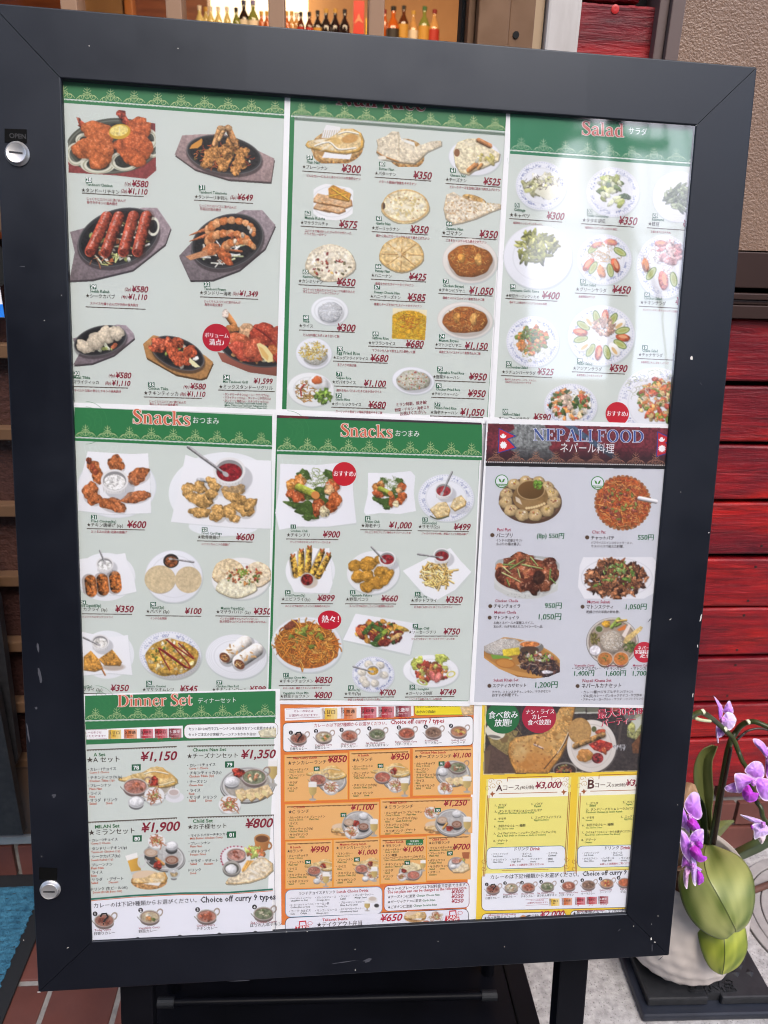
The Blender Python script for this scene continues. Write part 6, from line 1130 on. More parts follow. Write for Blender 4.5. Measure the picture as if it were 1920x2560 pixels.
it(s4,'H', ('27', 1152,1088),(1149,1329,1142,'Chicken Nan Roll'),(1118,1392,1172,'★チキンナンロール'),[(1414,1545,1178,'¥599')],nb=(46,32))
# ---------------------------------------------------------------- 5 snacks,middle
s5=Sheet('central green Snacks menu sheet with noodles, fries and round red badges', [(690,1030),(1207,1052),(1174,1766),(668,1760)],4,.008,MINT)
s5.poly('background', 'Z', [(692,1040),(1203,1062),(1170,1753),(670,1749)],GREEN,.00003);
s5.poly('background', 'I', [(41,330),(1620,378),(1552,2258),(-8,2250)],MINT,.00006)
header(s5,'I', 38,1643,46,328,10,96,.0305); s5.poly('dark_top_edge', 'I', [(38,24),(1640,84),(1640,100),(38,46)],(66,50,60),.00009); s5.poly('dark_top_edge', 'I', [(60,25),(285,34),(285,52),(60,44)],(110,40,50),.00012)
rosette(s5,'I', 120,160,170,(66,142,84),2.5,-90,90); rosette(s5,'I', 230,370,150,(218,230,224),3,0,180)
serif(s5,'heading', 'I', 535,948,190,'Snacks', SALM,(248,240,232),.032)
s5.text('japanese_heading', 'I', 965,1152,186,'おつまみ', (240,246,240),.0,hf=1.15,sl=.03)
def chili(d,cx,cy,k):
    q=lambda x,y: (cx+x*k,cy+y*k)
    def B(x,y,a,b,c,r=0,**z): X,Y=q(x,y); d.blob(X,Y,a*k,b*k,c,r,**z)
    for x,y,a,b,r in ((-150,100,70,30,20),(-60,130,90,50,10),(-30,190,60,30,0),(-170,40,40,30,60),(90,-20,80,40,0),(130,-130,60,40,30),(-80,-140,50,40,40),(60,60,40,50,70)): B(x,y,a,b,(70,100,34),r,rough=.25,tex=.1,spec=.2)
    for x,y,a,b,c in ((-160,-60,60,50,(226,140,50)),(-180,10,40,34,(206,92,40)),(-120,30,56,50,(200,84,36)),(-110,-90,50,50,(220,130,50)),(150,-60,56,60,(214,96,40)),(120,-20,40,44,(226,170,110)),(30,110,44,80,(190,84,34)),(160,60,55,62,(212,100,40)),(130,110,50,50,(206,90,30)),(80,150,40,44,(240,222,170)),(-20,20,60,40,(90,110,40))): B(x,y,a,b,c,tex=.18,rough=.14,spec=.6)
    X1,Y1=q(-120,-40); X2,Y2=q(10,20); d.stick(X1,Y1,X2,Y2,62*k,(170,180,50)); d.ell(X2,Y2,34*k,30*k,(232,140,60),20)
    X,Y=q(20,-110); d.scat('n', X,Y,105*k,60*k,60,[(120,150,50),(150,180,70),(238,244,226),(100,130,44)],40*k,70*k,.16)
d=Dish(s5,'I', 20,395,670,930); d.poly([(70,412),(350,420),(520,405),(638,440),(640,640),(662,880),(420,905),(180,905),(60,925),(28,800),(50,600)],(190,196,200),al=.6); d.poly([(66,405),(350,415),(520,398),(630,425),(636,640),(660,868),(430,898),(200,896),(58,922),(26,790),(56,600)],(242,243,250),gx=-.03); chili(d,330,630,1.0); d.done()
s5.disc('round_badge', 'I', 566,485,94,94,(200,30,46),.0002); s5.text('badge_text', 'I', 482,655,498,'おすすめ♪', WHT,.015,hf=1.2,dz=.00036)
d=Dish(s5,'I', 715,455,1130,805); d.poly([(752,475),(920,478),(1086,462),(1120,500),(1110,640),(1126,775),(1000,798),(850,790),(735,805),(718,780),(750,640)],(242,243,250),gx=-.03); chili(d,920,625,.62); d.done()
d=Dish(s5,'I', 1135,455,1590,865); d.plate(1362,672,220,186,4,blue=True); d.ell(1450,760,110,40,(180,180,188),al=.5,soft=6)
for p in ([(1235,760),(1300,710),(1360,702),(1392,760),(1380,810),(1290,830)],[(1395,740),(1420,680),(1480,650),(1518,695),(1510,730),(1430,772)]): d.nan(p,(226,178,90),(246,236,205))
d.curve([(1240,815),(1300,838),(1380,815)],9,(80,84,50)); d.ramekin(1342,610,70,(170,40,46)); d.spoon(1408,470,1330,640,17); d.done()
it(s5,'I', ('11', 145,880),(144,277,938,'Chicken Chili'),(115,293,974,'★チキンチリ'),[(397,533,980,'¥900')],(110,520,992),[(141,458,1024,'少しピリ辛なチキンのチリソースいため')],nb=(42,32))
it(s5,'I', ('12', 728,815),(727,840,866,'Prawn Chili'),(697,844,900,'★海老チリ'),[(915,1093,908,'¥1,000')],(691,1095,920),[(726,1085,948,'少しピリ辛なプリプリ海老のチリソースいため')],nb=(42,32))
it(s5,'I', ('13', 1176,825),(1175,1290,876,'Samosa(2p)'),(1145,1310,908,'★サモサ(2p)'),[(1420,1553,922,'¥499')],(1139,1540,928),[(1170,1530,958,'ジャガイモやその他、野菜のインド風包み揚げ')],nb=(42,32))
d=Dish(s5,'J', 130,10,522,385); d.ell(325,205,190,178,(240,242,247),grad=.04); cloth(d,[(200,60),(470,30),(497,300),(470,380),(200,370),(135,220)])
for x1,y1,x2,y2 in ((190,95,215,235),(256,55,255,225),(318,30,305,205),(415,55,345,220),(465,85,385,245)):
    d.stick(x1,y1+10,x2,y2,44,(218,162,50),tex=.3,taper=-.15,spec=.1); d.stick(x1,y1+8,x1-12,y1-16,12,(200,90,40),spec=0); d.stick(x1,y1+8,x1+14,y1-16,12,(206,110,50),spec=0); d.scat('d', (x1+x2)/2,(y1+y2)/2+10,18,60,22,[(236,190,80),(190,130,30)],3,6,al=.7)
d.ell(320,290,62,50,(180,150,110),al=.5,soft=4); d.ell(300,272,53,52,(190,185,180)); d.ell(300,274,46,44,(140,36,30),tex=.3); d.done()
it(s5,'J', ('14', 131,355),(133,286,402,'Fried Prawn(5p)'),(103,325,434,'★エビフライ(5p)'),[(378,512,438,'¥899')],(99,498,456),[(131,475,484,'スパイスで味付けしたインド風海老の天ぷら')],nb=(42,30))
d=Dish(s5,'J', 600,10,1022,395); d.plate(808,218,204,166,-6,(240,242,246),rings=True)
for x,y,a,b,r in ((668,165,54,44,-20),(775,140,66,42,10),(760,170,60,40,0),(850,120,40,30,0),(690,250,52,48,10),(760,245,54,42,-20),(900,215,52,40,40),(855,215,44,40,0),(930,245,60,26,-60),(830,300,58,50,-10),(760,330,56,42,10),(890,280,40,40,0)): d.blob(x,y,a,b,(220,152,40),r,tex=.12,rough=.08,spec=.25,dark=.38)
d.ell(835,298,34,26,(190,130,40),-20,al=.5,soft=3); d.ramekin(915,110,66,(160,30,36)); d.spoon(795,22,895,130,15); d.done()
it(s5,'J', ('15', 629,355),(628,797,402,'Vegetable Pakora'),(597,769,436,'★野菜パコラ'),[(868,997,440,'¥660')],(593,985,458),[(624,964,485,'スパイスで味付けしたインド風野菜の天ぷら')],nb=(42,30))
d=Dish(s5,'J', 1030,15,1575,450); d.poly([(1060,210),(1220,395),(1440,350),(1560,240),(1440,385),(1200,430)],(200,205,210),al=.5); cloth(d,[(1035,205),(1200,120),(1400,30),(1480,130),(1562,215),(1440,350),(1290,435),(1200,390),(1110,290)])
d.scat('s', 1300,235,120,95,80,[(238,190,90),(246,206,116),(226,170,70),(250,220,150)],28,52,.3,spec=.1); d.scat('s', 1300,290,90,45,26,[(240,196,96),(250,214,130)],22,40,.34,spec=.1)
d.ramekin(1335,85,66,(140,30,34)); d.spoon(1152,78,1330,104,16); d.done()
it(s5,'J', ('16', 1129,367),(1126,1223,412,'Potato Fry'),(1097,1294,444,'★ポテトフライ'),[(1363,1494,450,'¥350')],(1092,1480,464),[(1122,1415,492,'お子様に人気! ほくほくフレンチフライ')],nb=(42,30))
d=Dish(s5,'J', 25,545,585,995); d.plate(300,772,272,214,6,(232,236,242),well=.9); d.ell(300,780,245,175,(190,100,20),4,tex=.15)
d.scat('n', 300,770,205,140,230,[(226,130,30),(238,150,40),(210,110,24),(245,170,66),(190,90,20)],60,120,.3,4)
d.scat('b', 290,740,160,100,24,[(150,165,50),(190,196,80),(110,130,40)],12,30,.6,rough=.25); d.blob(175,620,60,26,(150,70,40),-30); d.scat('n', 300,780,190,130,40,[(240,156,50),(224,130,34)],60,120,.3); d.done()
s5.disc('round_badge', 'J', 473,583,90,73,(196,24,48),.0002); s5.text('badge_text', 'J', 412,542,598,'熱々！', WHT,.02,hf=1.1,dz=.00036,sl=0)
it(s5,'J', ('17', 117,990),(116,294,1034,'Chicken Chow Min'),(87,348,1064,'★チキンチョウメン'),[(358,494,1068,'¥850')],(82,478,1086),[(114,415,1114,'ネパール風、鶏肉とたまご入り焼きそば')],nb=(42,30))
it(s5,'J', None,(114,311,1152,'Vegetable Chow Min'),(93,316,1180,'★野菜チョウメン'),[(355,492,1184,'¥800')],(76,475,1196))
d=Dish(s5,'J', 572,530,1150,865); d.poly([(672,538),(900,575),(1140,618),(1100,850),(1085,862),(800,800),(580,745),(575,720)],(180,188,194),al=.6); d.poly([(672,535),(900,570),(1146,612),(1090,850),(830,790),(576,736)],(240,241,247),gx=-.05)
d.scat('b', 865,680,175,85,100,[(150,40,26),(120,28,22),(226,150,40),(196,80,30),(60,100,36),(240,180,60)],16,34,.7,rough=.15,spec=.6)
for x,y,r,c in ((760,660,-50,(70,110,36)),(850,650,20,(80,120,40)),(880,690,-40,(150,180,50)),(840,725,-50,(60,100,36)),(830,770,10,(70,110,40)),(905,745,-5,(150,46,26)),(890,765,-5,(140,40,24)),(700,680,60,(226,100,50)),(985,710,-30,(238,190,110)),(1030,650,20,(226,180,60))): d.blob(x,y,50,18,c,r,rough=.1,spec=.6)
d.done()
it(s5,'J', ('19', 1111,613),(1109,1238,656,'Sausage Chili'),(1080,1287,687,'★ソーセージチリ'),[(1346,1474,694,'¥750')],(1076,1460,706),[(1101,1433,736,'少しピリ辛なソーセージのチリソースいため')],nb=(42,30))
d=Dish(s5,'J', 640,855,975,1145); d.plate(808,1000,164,138,0,blue=True)
for x,y in ((772,922),(862,930),(722,985),(890,1005),(730,1040),(752,1072),(820,1068)): d.blob(x,y,32,28,(238,230,212),tex=.05,rough=.06,spec=.2); d.stick(x-10,y-8,x+8,y+4,3,(200,188,165),spec=0,shadow=0)
d.ramekin(806,970,52,(222,160,30)); d.spoon(655,940,800,980,14); d.done()
it(s5,'J', ('18', 616,1085),(615,708,1128,'Momo(7p)'),(586,712,1160,'★モモ(7p)'),[(855,981,1162,'¥700')],(582,968,1177),[(612,866,1203,'野菜とお肉を使ったネパール風の')],nb=(42,30))
d=Dish(s5,'J', 1028,845,1475,1120); d.plate(1250,975,216,125,3,(242,243,248)); d.scat('b', 1150,920,50,45,16,[(214,220,90),(196,206,70)],14,30,rough=.35); d.scat('b', 1330,890,40,40,16,[(220,224,100),(190,205,70)],14,30,rough=.35)
d.scat('b', 1255,985,130,72,70,[(150,80,40),(190,60,40),(226,130,60),(206,210,90),(130,60,34)],14,30,rough=.2,spec=.5)
d.blob(1262,1010,22,40,(226,110,100),-20,rough=.06); d.blob(1305,1025,24,42,(232,120,110),24,rough=.06); d.ring(1185,1062,36,16,8,(190,205,90),20); d.ring(1405,1000,30,20,8,(226,215,90),-20); d.done()
it(s5,'J', ('20', 1087,1080),(1084,1238,1122,'Garlic Sunagimo'),(1056,1262,1157,'★ガーリック砂肝'),[(1318,1444,1160,'¥749')],(1051,1432,1174),[(1080,1332,1200,'ニンニクと砂肝のネパール風料理')],nb=(42,30))
# ---------------------------------------------------------------- 6 nepali food
LAV=(210,212,220); NG=(36,110,70); NR=(170,46,80)
s6=Sheet('lavender NEPALI FOOD menu sheet with a dark red banner and two pennant flags', [(1217,1045),(1705,1062),(1645,1771),(1173,1762)],5,.004,LAV)
s6.poly('background', 'Z', [(1220,1060),(1690,1072),(1632,1763),(1185,1755)],LAV,.00003)
d=Dish(s6,'K', 100,55,1600,425,name='banner'); d.poly([(128,60),(1600,98),(1570,425),(108,398)],(122,38,50),tex=.14)
d.poly([(330,64),(580,70),(640,240),(610,262),(690,330),(640,400),(240,400),(350,300),(200,200),(340,100)],(128,132,132),tex=.16); d.poly([(128,60),(330,66),(330,108),(128,130)],(108,34,42),tex=.1)
d.poly([(730,75),(820,80),(1210,360),(1130,350)],(66,92,122),tex=.1); d.poly([(612,245),(700,200),(760,340),(690,330)],(130,36,46),tex=.1)
for k in range(12): d.poly([(100,240+k*16),(1600,262+k*16),(1600,440),(100,440)],(30,24,28),al=.16)
for (bx,by,n) in ((930,100,90),(1300,110,40)):
    for k in range(n): x=bx+d.r.uniform(-350,350); y=by+d.r.uniform(-30,80); d.ell(x,y,2,2,(210,190,190),al=.5)
d.poly([(108,372),(1590,398),(1590,425),(108,400)],(26,24,26)); d.crop([(128,60),(1590,97),(1570,425),(108,398)]); d.done(.00006)
lace(s6,'K', 112,1545,362,9,95,(168,120,96),.019,3.6)
s6.strokes('header_trim', 'K', [[(x,366+.019*(x-108)),(x+9,366+.019*(x-108))] for x in range(110,1536,18)],8,(235,235,235),.0002)
for fx,fy,k in ((208,94,1),(1472,122,1)):
    q=lambda L: [(fx+a*k,fy+b*k) for a,b in L]
    s6.poly('flag_border', 'K', q([(5,0),(150,66),(85,92),(150,162),(-4,204),(2,100)]),(50,70,150),.00018); s6.poly('flag', 'K', q([(11,10),(130,66),(66,90),(132,156),(4,196),(10,100)]),(206,44,56),.00022)
    s6.disc('flag_moon', 'K', fx+40,fy+64,24,20,WHT,.00026); s6.disc('flag_moon', 'K', fx+39,fy+50,26,16,(206,44,56),.00028); s6.disc('flag_moon', 'K', fx+39,fy+58,12,11,WHT,.0003)
    s6.poly('flag_sun', 'K', [(fx+42+(32 if i % 2 else 22)*math.cos(i*math.pi/12),fy+138+(32 if i % 2 else 22)*math.sin(i*math.pi/12)) for i in range(24)],WHT,.00026)
serif(s6,'heading', 'K', 486,1372,195,'NEPALI FOOD', (66,92,160),(236,236,244),.019,.05)
s6.text('japanese_heading', 'K', 702,1132,284,'ネパール料理', (238,238,240),.004,hf=1.15,sl=.019)
for cx,cy in ((237,520),(1001,534)):
    s6.disc('vegetarian_mark', 'K', cx,cy,53,54,(70,140,70),.0002); s6.disc('vegetarian_mark', 'K', cx,cy,46,47,(226,230,236),.00023); s6.poly('vegetarian_mark', 'K', [(cx-42,cy+20),(cx+44,cy+22),(cx+28,cy+40),(cx-28,cy+38)],(70,140,70),.00026)
    for sx in (-1,1): s6.poly('vegetarian_mark', 'K', [(cx,cy+10),(cx+sx*10,cy-16),(cx+sx*26,cy-22),(cx+sx*18,cy+4)],(76,146,60),.00026)
    s6.text('mark_text', 'K', cx-34,cx+36,cy+34,'VEGETARIAN', WHT,.02,dz=.00034)
d=Dish(s6,'K', 205,475,725,870); d.ell(465,680,252,178,(92,62,44),4); d.ell(465,664,244,168,(120,84,60),4,tex=.1); d.ell(465,664,228,152,(84,58,44),4)
PB=(222,186,124)
def puri(x,y,r,fill=True): d.blob(x,y,r,r*.86,PB,rough=.06,tex=.05,spec=.4,dark=.38); (d.scat('b', x+2,y-r*.3,r*.45,r*.25,8,[(226,190,70),(180,90,60),(240,220,190)],5,11) if fill else None)
for x,y in ((335,545),(430,520),(530,525),(600,565),(640,620),(275,620)): puri(x,y,52)
d.ell(465,650,142,110,(150,110,60)); d.ell(465,640,138,104,(140,104,56),tex=.05); d.ell(465,700,110,40,(176,136,80),al=.6,soft=6); d.ell(470,590,112,78,(196,160,110)); d.ell(470,590,104,72,(112,76,34),grad=.2); d.poly([(345,640),(380,660),(400,710),(350,680)],(240,226,205),al=.8)
for k in range(8): d.ell(435+k*20,735-k*k*.6-k,11,10,(240,210,150))
d.scat('b', 525,550,34,36,20,[(120,170,50),(90,140,36)],9,18,rough=.3)
for x,y in ((270,690),(312,752),(655,690),(600,755),(400,790),(505,790)): puri(x,y,56)
d.done()
d=Dish(s6,'K', 975,465,1480,915)
for k in range(40): t=k*math.pi/20; d.ell(1202+212*math.cos(t),692+206*math.sin(t),17,17,(150,86,50) if k % 2 else (196,130,80))
d.ell(1202,692,212,206,(180,80,30),tex=.15); d.scat('s', 1205,690,195,190,420,[(226,110,40),(236,140,60),(200,80,30),(245,160,80),(190,60,30)],12,26,.36,spec=.3); d.scat('b', 1180,700,150,150,34,[(170,80,60),(150,60,44)],12,20,.6,spec=.5); d.scat('b', 1180,680,150,150,20,[(130,150,60)],10,20,.5)
d.scat('s', 1205,880,130,20,20,[(150,110,60)],10,20,.3); d.stick(1335,655,1466,682,34,(236,234,238),tex=0); d.done()
def nit(c,en,jp,price,sun,desc=()):
    s6.text('english_name', c,en[0],en[1],en[2],en[3],NR,.014,hf=1.1); s6.text('dish_name', c,jp[0],jp[1],jp[2],jp[3],(74,60,56),.02,hf=1.15)
    x1,x2,y,t=price; s6.text('price', c,x1,x2,y,t,NG,.022,hf=1.02)
    if sun: s6.poly('sun_bullet', c,[(sun[0]+(20 if i % 2 else 14)*math.cos(i*math.pi/14),sun[1]+(20 if i % 2 else 14)*math.sin(i*math.pi/14)) for i in range(28)],(96,74,58),.0002)
    for q in desc: s6.text('description', c,q[0],q[1],q[2],q[3],(84,74,72),.012,hf=1.15)
nit('K', (200,310,918,'Pani Puri'),(192,320,966,'パニプリ'),(515,731,972,'(8p) 550円'),(162,950),[(190,398,1000,'インドの定番おやつ!'),(190,385,1030,'小ぶりの揚げ菓子。')])
nit('K', (957,1064,936,'Chat Pat'),(948,1130,984,'チャットパテ'),(1320,1445,986,'550円'),(918,968),[(948,1280,1018,'パフライスにインスタントラーメン、'),(948,1208,1048,'やスパイスで和えた料理。')])
d=Dish(s6,'L', 212,30,780,440); d.ell(498,215,300,195,(176,182,180)); d.ell(498,300,290,130,(206,208,205)); d.ring(498,235,282,150,12,(216,218,214)); d.ell(498,225,270,135,(110,50,30)); 
d.scat('b', 498,205,250,130,70,[(166,86,52),(146,66,40),(188,108,62),(110,50,32)],44,76,.7,rough=.14,tex=.15,spec=.8); d.blob(430,90,60,50,(150,76,44),tex=.2); d.ell(600,250,50,60,(46,26,22),al=.8,soft=4)
for x1,y1,x2,y2,c in ((300,140,400,145,0),(360,175,480,100,0),(350,130,400,100,1),(460,140,630,175,1),(530,80,590,150,1),(700,180,690,270,0),(290,210,440,285,2),(420,180,440,250,2),(330,270,350,320,0),(700,260,740,300,0),(300,165,360,215,2)): d.stick(x1,y1,x2,y2,15,[(110,150,60),(160,190,100),(196,200,120)][c],spec=.4,taper=.4)
d.scat('d', 480,400,260,20,30,[(150,150,146)],3,5); d.crop([(232,105),(345,80),(430,25),(520,60),(776,88),(770,250),(757,350),(760,360),(600,428),(380,432),(220,345)]); d.done()
nit('L', (227,422,458,'Chicken Choila'),(216,440,505,'チキンチョイラ'),(648,789,508,'950円'),(188,492)); nit('L', (222,407,555,'Mutton Choila'),(216,428,602,'マトンチョイラ'),(596,785,604,'1,050円'),(183,589),[(216,556,643,'お肉とネパールの薬膳スパイス、'),(214,634,674,'玉ねぎ、ねぎを和えたスパイシーな一品。')])
d=Dish(s6,'L', 925,70,1590,435); d.poly([(975,78),(1560,76),(1590,110),(1575,380),(1490,428),(985,428),(930,330),(945,150)],(236,236,242),gx=-.02); d.ring(1260,250,300,165,5,(215,216,224))
d.scat('b', 1258,255,250,150,190,[(150,88,50),(126,66,38),(176,108,66),(84,46,30)],20,48,.55,rough=.4,tex=.26,spec=.35); d.scat('b', 1270,200,150,90,40,[(130,180,70),(100,150,50),(160,200,110)],9,22,.5,rough=.3,spec=.4); d.scat('b', 1250,270,200,110,10,[(120,170,60)],12,24,.5); d.done()
nit('L', (1009,1201,468,'Mutton Sukuti'),(1000,1226,512,'マトンスクティ'),(1333,1508,518,'1,050円'),(969,497),[(1000,1282,551,'乾燥させた羊肉の炒め物。')])
d=Dish(s6,'L', 130,745,785,1115); d.ell(430,950,380,165,(176,112,40),14); d.ell(430,925,375,150,(216,150,66),14); d.ell(440,920,345,125,(190,126,50),14)
d.rice(300,840,170,74,[(238,232,226),(216,206,198),(248,244,240)],200,12,(205,196,186)); d.ell(540,840,100,52,(120,116,110)); d.ell(522,812,95,30,(200,196,190)); d.ell(522,815,84,24,(220,120,50),tex=.2); d.ell(520,865,80,34,(86,60,40)); 
d.poly([(290,860),(430,840),(445,900),(300,920)],(236,206,40),tex=.06,gx=-.1); d.poly([(190,900),(330,915),(380,935),(210,940)],(120,170,50)); d.stick(250,955,370,940,10,(236,226,150)); d.ell(315,975,84,40,(190,110,30),8); d.ell(315,975,74,32,(216,140,50),8)
d.scat('b', 600,985,180,80,130,[(60,36,36),(44,30,34),(90,50,40),(120,80,50)],14,34,.55,rough=.4,spec=.5,a=16); d.scat('b', 600,920,120,40,44,[(120,160,40),(190,80,60),(160,190,80),(225,205,200)],8,20,.6,rough=.3); d.blob(670,1050,46,16,(230,225,235)); d.scat('s', 560,980,150,60,14,[(230,210,190)],14,30,.18)
d.crop([(135,830),(300,755),(520,760),(700,850),(778,910),(776,1050),(680,1090),(560,1105),(420,1090),(260,1020),(135,930)]); d.done()
nit('L', (215,426,1130,'Sukuti Khaja Set'),(208,490,1178,'スクティカザセット'),(568,755,1180,'1,200円'),(181,1166),[(203,700,1228,'チウラ、マトンスクティ、レモン、サラダなどの'),(203,425,1256,'おすすめ料理です。')])
d=Dish(s6,'L', 995,580,1490,1015); d.ell(1222,795,222,206,(130,122,116)); d.ell(1222,793,214,198,(196,178,160),tex=.05); d.ring(1222,793,212,197,8,(216,212,205)); d.ell(1222,793,198,184,(172,148,128)); d.ring(1222,793,196,182,5,(110,100,92))
d.blob(1170,643,34,30,(236,170,30)); d.ell(1110,684,36,32,(180,176,160)); d.ell(1110,686,28,25,(90,110,40)); d.stick(1215,670,1275,600,30,(150,180,60)); d.stick(1250,660,1290,640,20,(110,140,40)); d.stick(1260,620,1340,610,18,(236,190,80)); d.poly([(1260,690),(1340,645),(1330,690),(1280,704)],(238,120,40)); d.poly([(1300,740),(1360,640),(1380,655),(1330,760)],(240,224,214))
d.scat('b', 1070,765,44,42,26,[(130,120,50),(110,90,44)],9,18,rough=.3); d.scat('b', 1380,835,60,44,44,[(90,110,40),(110,130,50),(76,90,34)],9,20,.5,rough=.35)
d.rice(1215,790,100,96,[(236,224,206),(214,196,172),(246,238,226)],260,11,(200,182,160)); d.poly([(1310,800),(1335,750),(1460,660),(1480,672),(1465,700),(1340,810)],(226,190,110),tex=.1)
d.ell(1075,868,52,48,(150,146,144)); d.ell(1075,866,46,41,(236,230,238),tex=.08)
for x,c in ((1160,(206,120,50)),(1295,(222,124,44))): d.ell(x,945,68,68,(110,90,74)); d.ell(x,938,68,62,(206,190,170)); d.ell(x,938,61,55,c,tex=.08); d.scat('d', x,930,26,24,14,[(90,120,40)],4,8)
d.done()
s6.disc('round_badge', 'L', 1490,882,88,88,(200,30,56),.0002)
for x1,x2,y,t in ((1435,1570,860,'ネパール'),(1412,1570,892,'家庭料理の'),(1452,1570,925,'定番！')): s6.text('badge_text', 'L', x1,x2,y,t,WHT,.02,hf=1.1,dz=.00036)
for x1,x2,e,j,a1,a2,p in ((899,1070,'Vegetable Curry', '・ベジタブルカレー', 882,1126,'1,400円'),(1168,1316,'Chicken Curry', '・チキンカレー', 1152,1330,'1,600円'),(1394,1540,'Mutton Curry', '・マトンカレー', 1378,1560,'1,700円')):
    s6.text('english_name', 'L', x1,x2,1003,e,NR,.012,hf=1.1); s6.text('dish_name', 'L', a1,a2,1030,j,(74,60,56),.016,hf=1.1); s6.text('price', 'L', x1-2,x1+165,1080,p,NG,.022)
nit('L', (968,1213,1135,'Nepali Khana Set'),(960,1294,1182,'ネパールカナセット'),(968,972,1135,'.'),(927,1168),[(958,1392,1230,'・カレー1種(ベジタブル/チキン/マトン)'),(956,1470,1262,'・ダル(豆)カレー・グンルックサデコ・サグ炒め'),(956,1482,1292,'・アチャール・ヨーグルト・サラダ・1ソフトドリンク')])
# ---------------------------------------------------------------- shared pictures of the set menus
def tray(d,cx,cy,rx,ry,a=0,flat=(176,172,165)): d.ell(cx,cy+ry*.08,rx*1.01,ry*1.02,(100,98,95),a); d.ell(cx,cy,rx,ry,(206,206,204),a); d.ring(cx,cy,rx*.94,ry*.93,5,(130,130,128),a); d.ell(cx,cy,rx*.88,ry*.87,flat,a,tex=.05); d.ring(cx,cy,rx*.86,ry*.85,4,(230,230,230),a)
def salad(d,cx,cy,r): d.ell(cx+2,cy+r*.2,r,r*.84,(190,194,192)); d.ell(cx,cy,r,r*.82,(238,238,240)); d.scat('n', cx,cy,r*.66,r*.5,46,[(222,100,40),(236,130,60),(200,80,36),(226,180,120)],r*.5,r*.9,.24); d.scat('d', cx,cy,r*.4,r*.3,10,[(130,160,60),(226,226,150)],r*.05,r*.12)
def ricebowl(d,cx,cy,r): d.ell(cx,cy+r*.35,r*.9,r*.6,(120,120,120)); d.ell(cx,cy,r,r*.72,(205,206,208)); d.blob(cx,cy-r*.06,r*.82,r*.56,(246,247,250),tex=.05,rough=.06,spec=0,dark=.15)
def glass(d,x,y,w,h): d.poly([(x-w/2,y),(x+w/2,y),(x+w*.42,y+h*.55),(x+w*.12,y+h*.72),(x-w*.12,y+h*.72),(x-w*.42,y+h*.55)],(206,176,96),gx=-.2); d.poly([(x-w/2,y),(x+w/2,y),(x+w*.48,y+h*.26),(x-w*.48,y+h*.26)],(246,244,240)); d.ell(x,y+2,w/2,h*.06,(250,250,250)); d.poly([(x-w*.08,y+h*.7),(x+w*.08,y+h*.7),(x+w*.1,y+h*.9),(x-w*.1,y+h*.9)],(170,160,140)); d.ell(x,y+h*.93,w*.42,h*.07,(180,176,170))
def bignan(d,x,y,k):
    d.nan([(x+a*k,y+b*k) for a,b in ((0,95),(60,85),(130,60),(200,45),(260,10),(310,0),(360,10),(400,50),(440,70),(470,100),(475,130),(440,150),(380,165),(300,170),(230,150),(150,125),(60,120),(10,110))],(228,178,80),(246,226,180)); d.ell(x+350*k,y+60*k,90*k,36*k,(222,160,60),8,al=.6,soft=4); d.curve([(x+210*k,y+60*k),(x+290*k,y+40*k),(x+400*k,y+60*k)],10*k,(250,236,205)); d.curve([(x+200*k,y+130*k),(x+330*k,y+150*k),(x+450*k,y+120*k)],10*k,(246,226,180))
def tikka(d,x,y,r): d.blob(x,y,r,r*.9,(176,44,26),tex=.25,rough=.2,spec=.5)
def basketnan(d,x,y,k): d.ell(x+150*k,y+90*k,150*k,70*k,(196,140,76),tex=.15); d.ell(x+130*k,y+50*k,120*k,50*k,(236,205,170)); d.nan([(x+a*k,y+b*k) for a,b in ((0,95),(30,70),(120,62),(200,20),(280,15),(300,60),(280,100),(200,115),(100,105),(30,105))],(222,160,66),(248,236,205)); d.poly([(x+90*k,y+110*k),(x+250*k,y+100*k),(x+230*k,y+130*k)],(244,240,236))
def cheesenan(d,x,y,k):
    for a,b,r in ((40,60,-10),(120,60,5),(190,50,10),(250,30,20)): d.nan([(x+(a-45)*k,y+(b-30)*k),(x+(a+20)*k,y+(b-50)*k),(x+(a+60)*k,y+(b+20)*k),(x+(a+10)*k,y+(b+60)*k),(x+(a-35)*k,y+(b+10)*k)],(224,176,100),(248,234,200),spots=10); d.ell(x+(a-10)*k,y+(b+20)*k,26*k,18*k,(240,220,150),50)
def slist(s,c,x,rows,x2k=1,col=(44,44,50),ec=(196,92,60),jh=14.2,eh=11.5,dy=24):
    for r in rows:
        y,j,e=r[:3]; xx=x+(r[3] if len(r)>3 else 0); w=sum(.62 if ord(q)<128 else 1 for q in j)*jh*x2k*1.9; s.text('item_name', c,xx,xx+w,y,j,col,.02,hf=1.15)
        if e: s.text('item_name_english', c,xx+14*x2k,xx+14*x2k+len(e)*eh*x2k,y+dy*x2k,e,ec,.02,hf=1.1)
CUR=[((170,110,90),[(150,70,50),(120,60,40)]),((196,176,140),[(230,226,210),(216,140,70),(120,140,60)]),((196,128,106),[(176,80,50),(196,96,60)]),((120,130,96),[(226,214,180),(150,160,120),(96,110,60)]),((186,96,70),[(226,150,120),(200,90,60)]),((150,112,90),[(170,130,104),(120,84,64)]),((196,130,90),[(220,180,80),(200,60,40)]),((214,106,60),())]
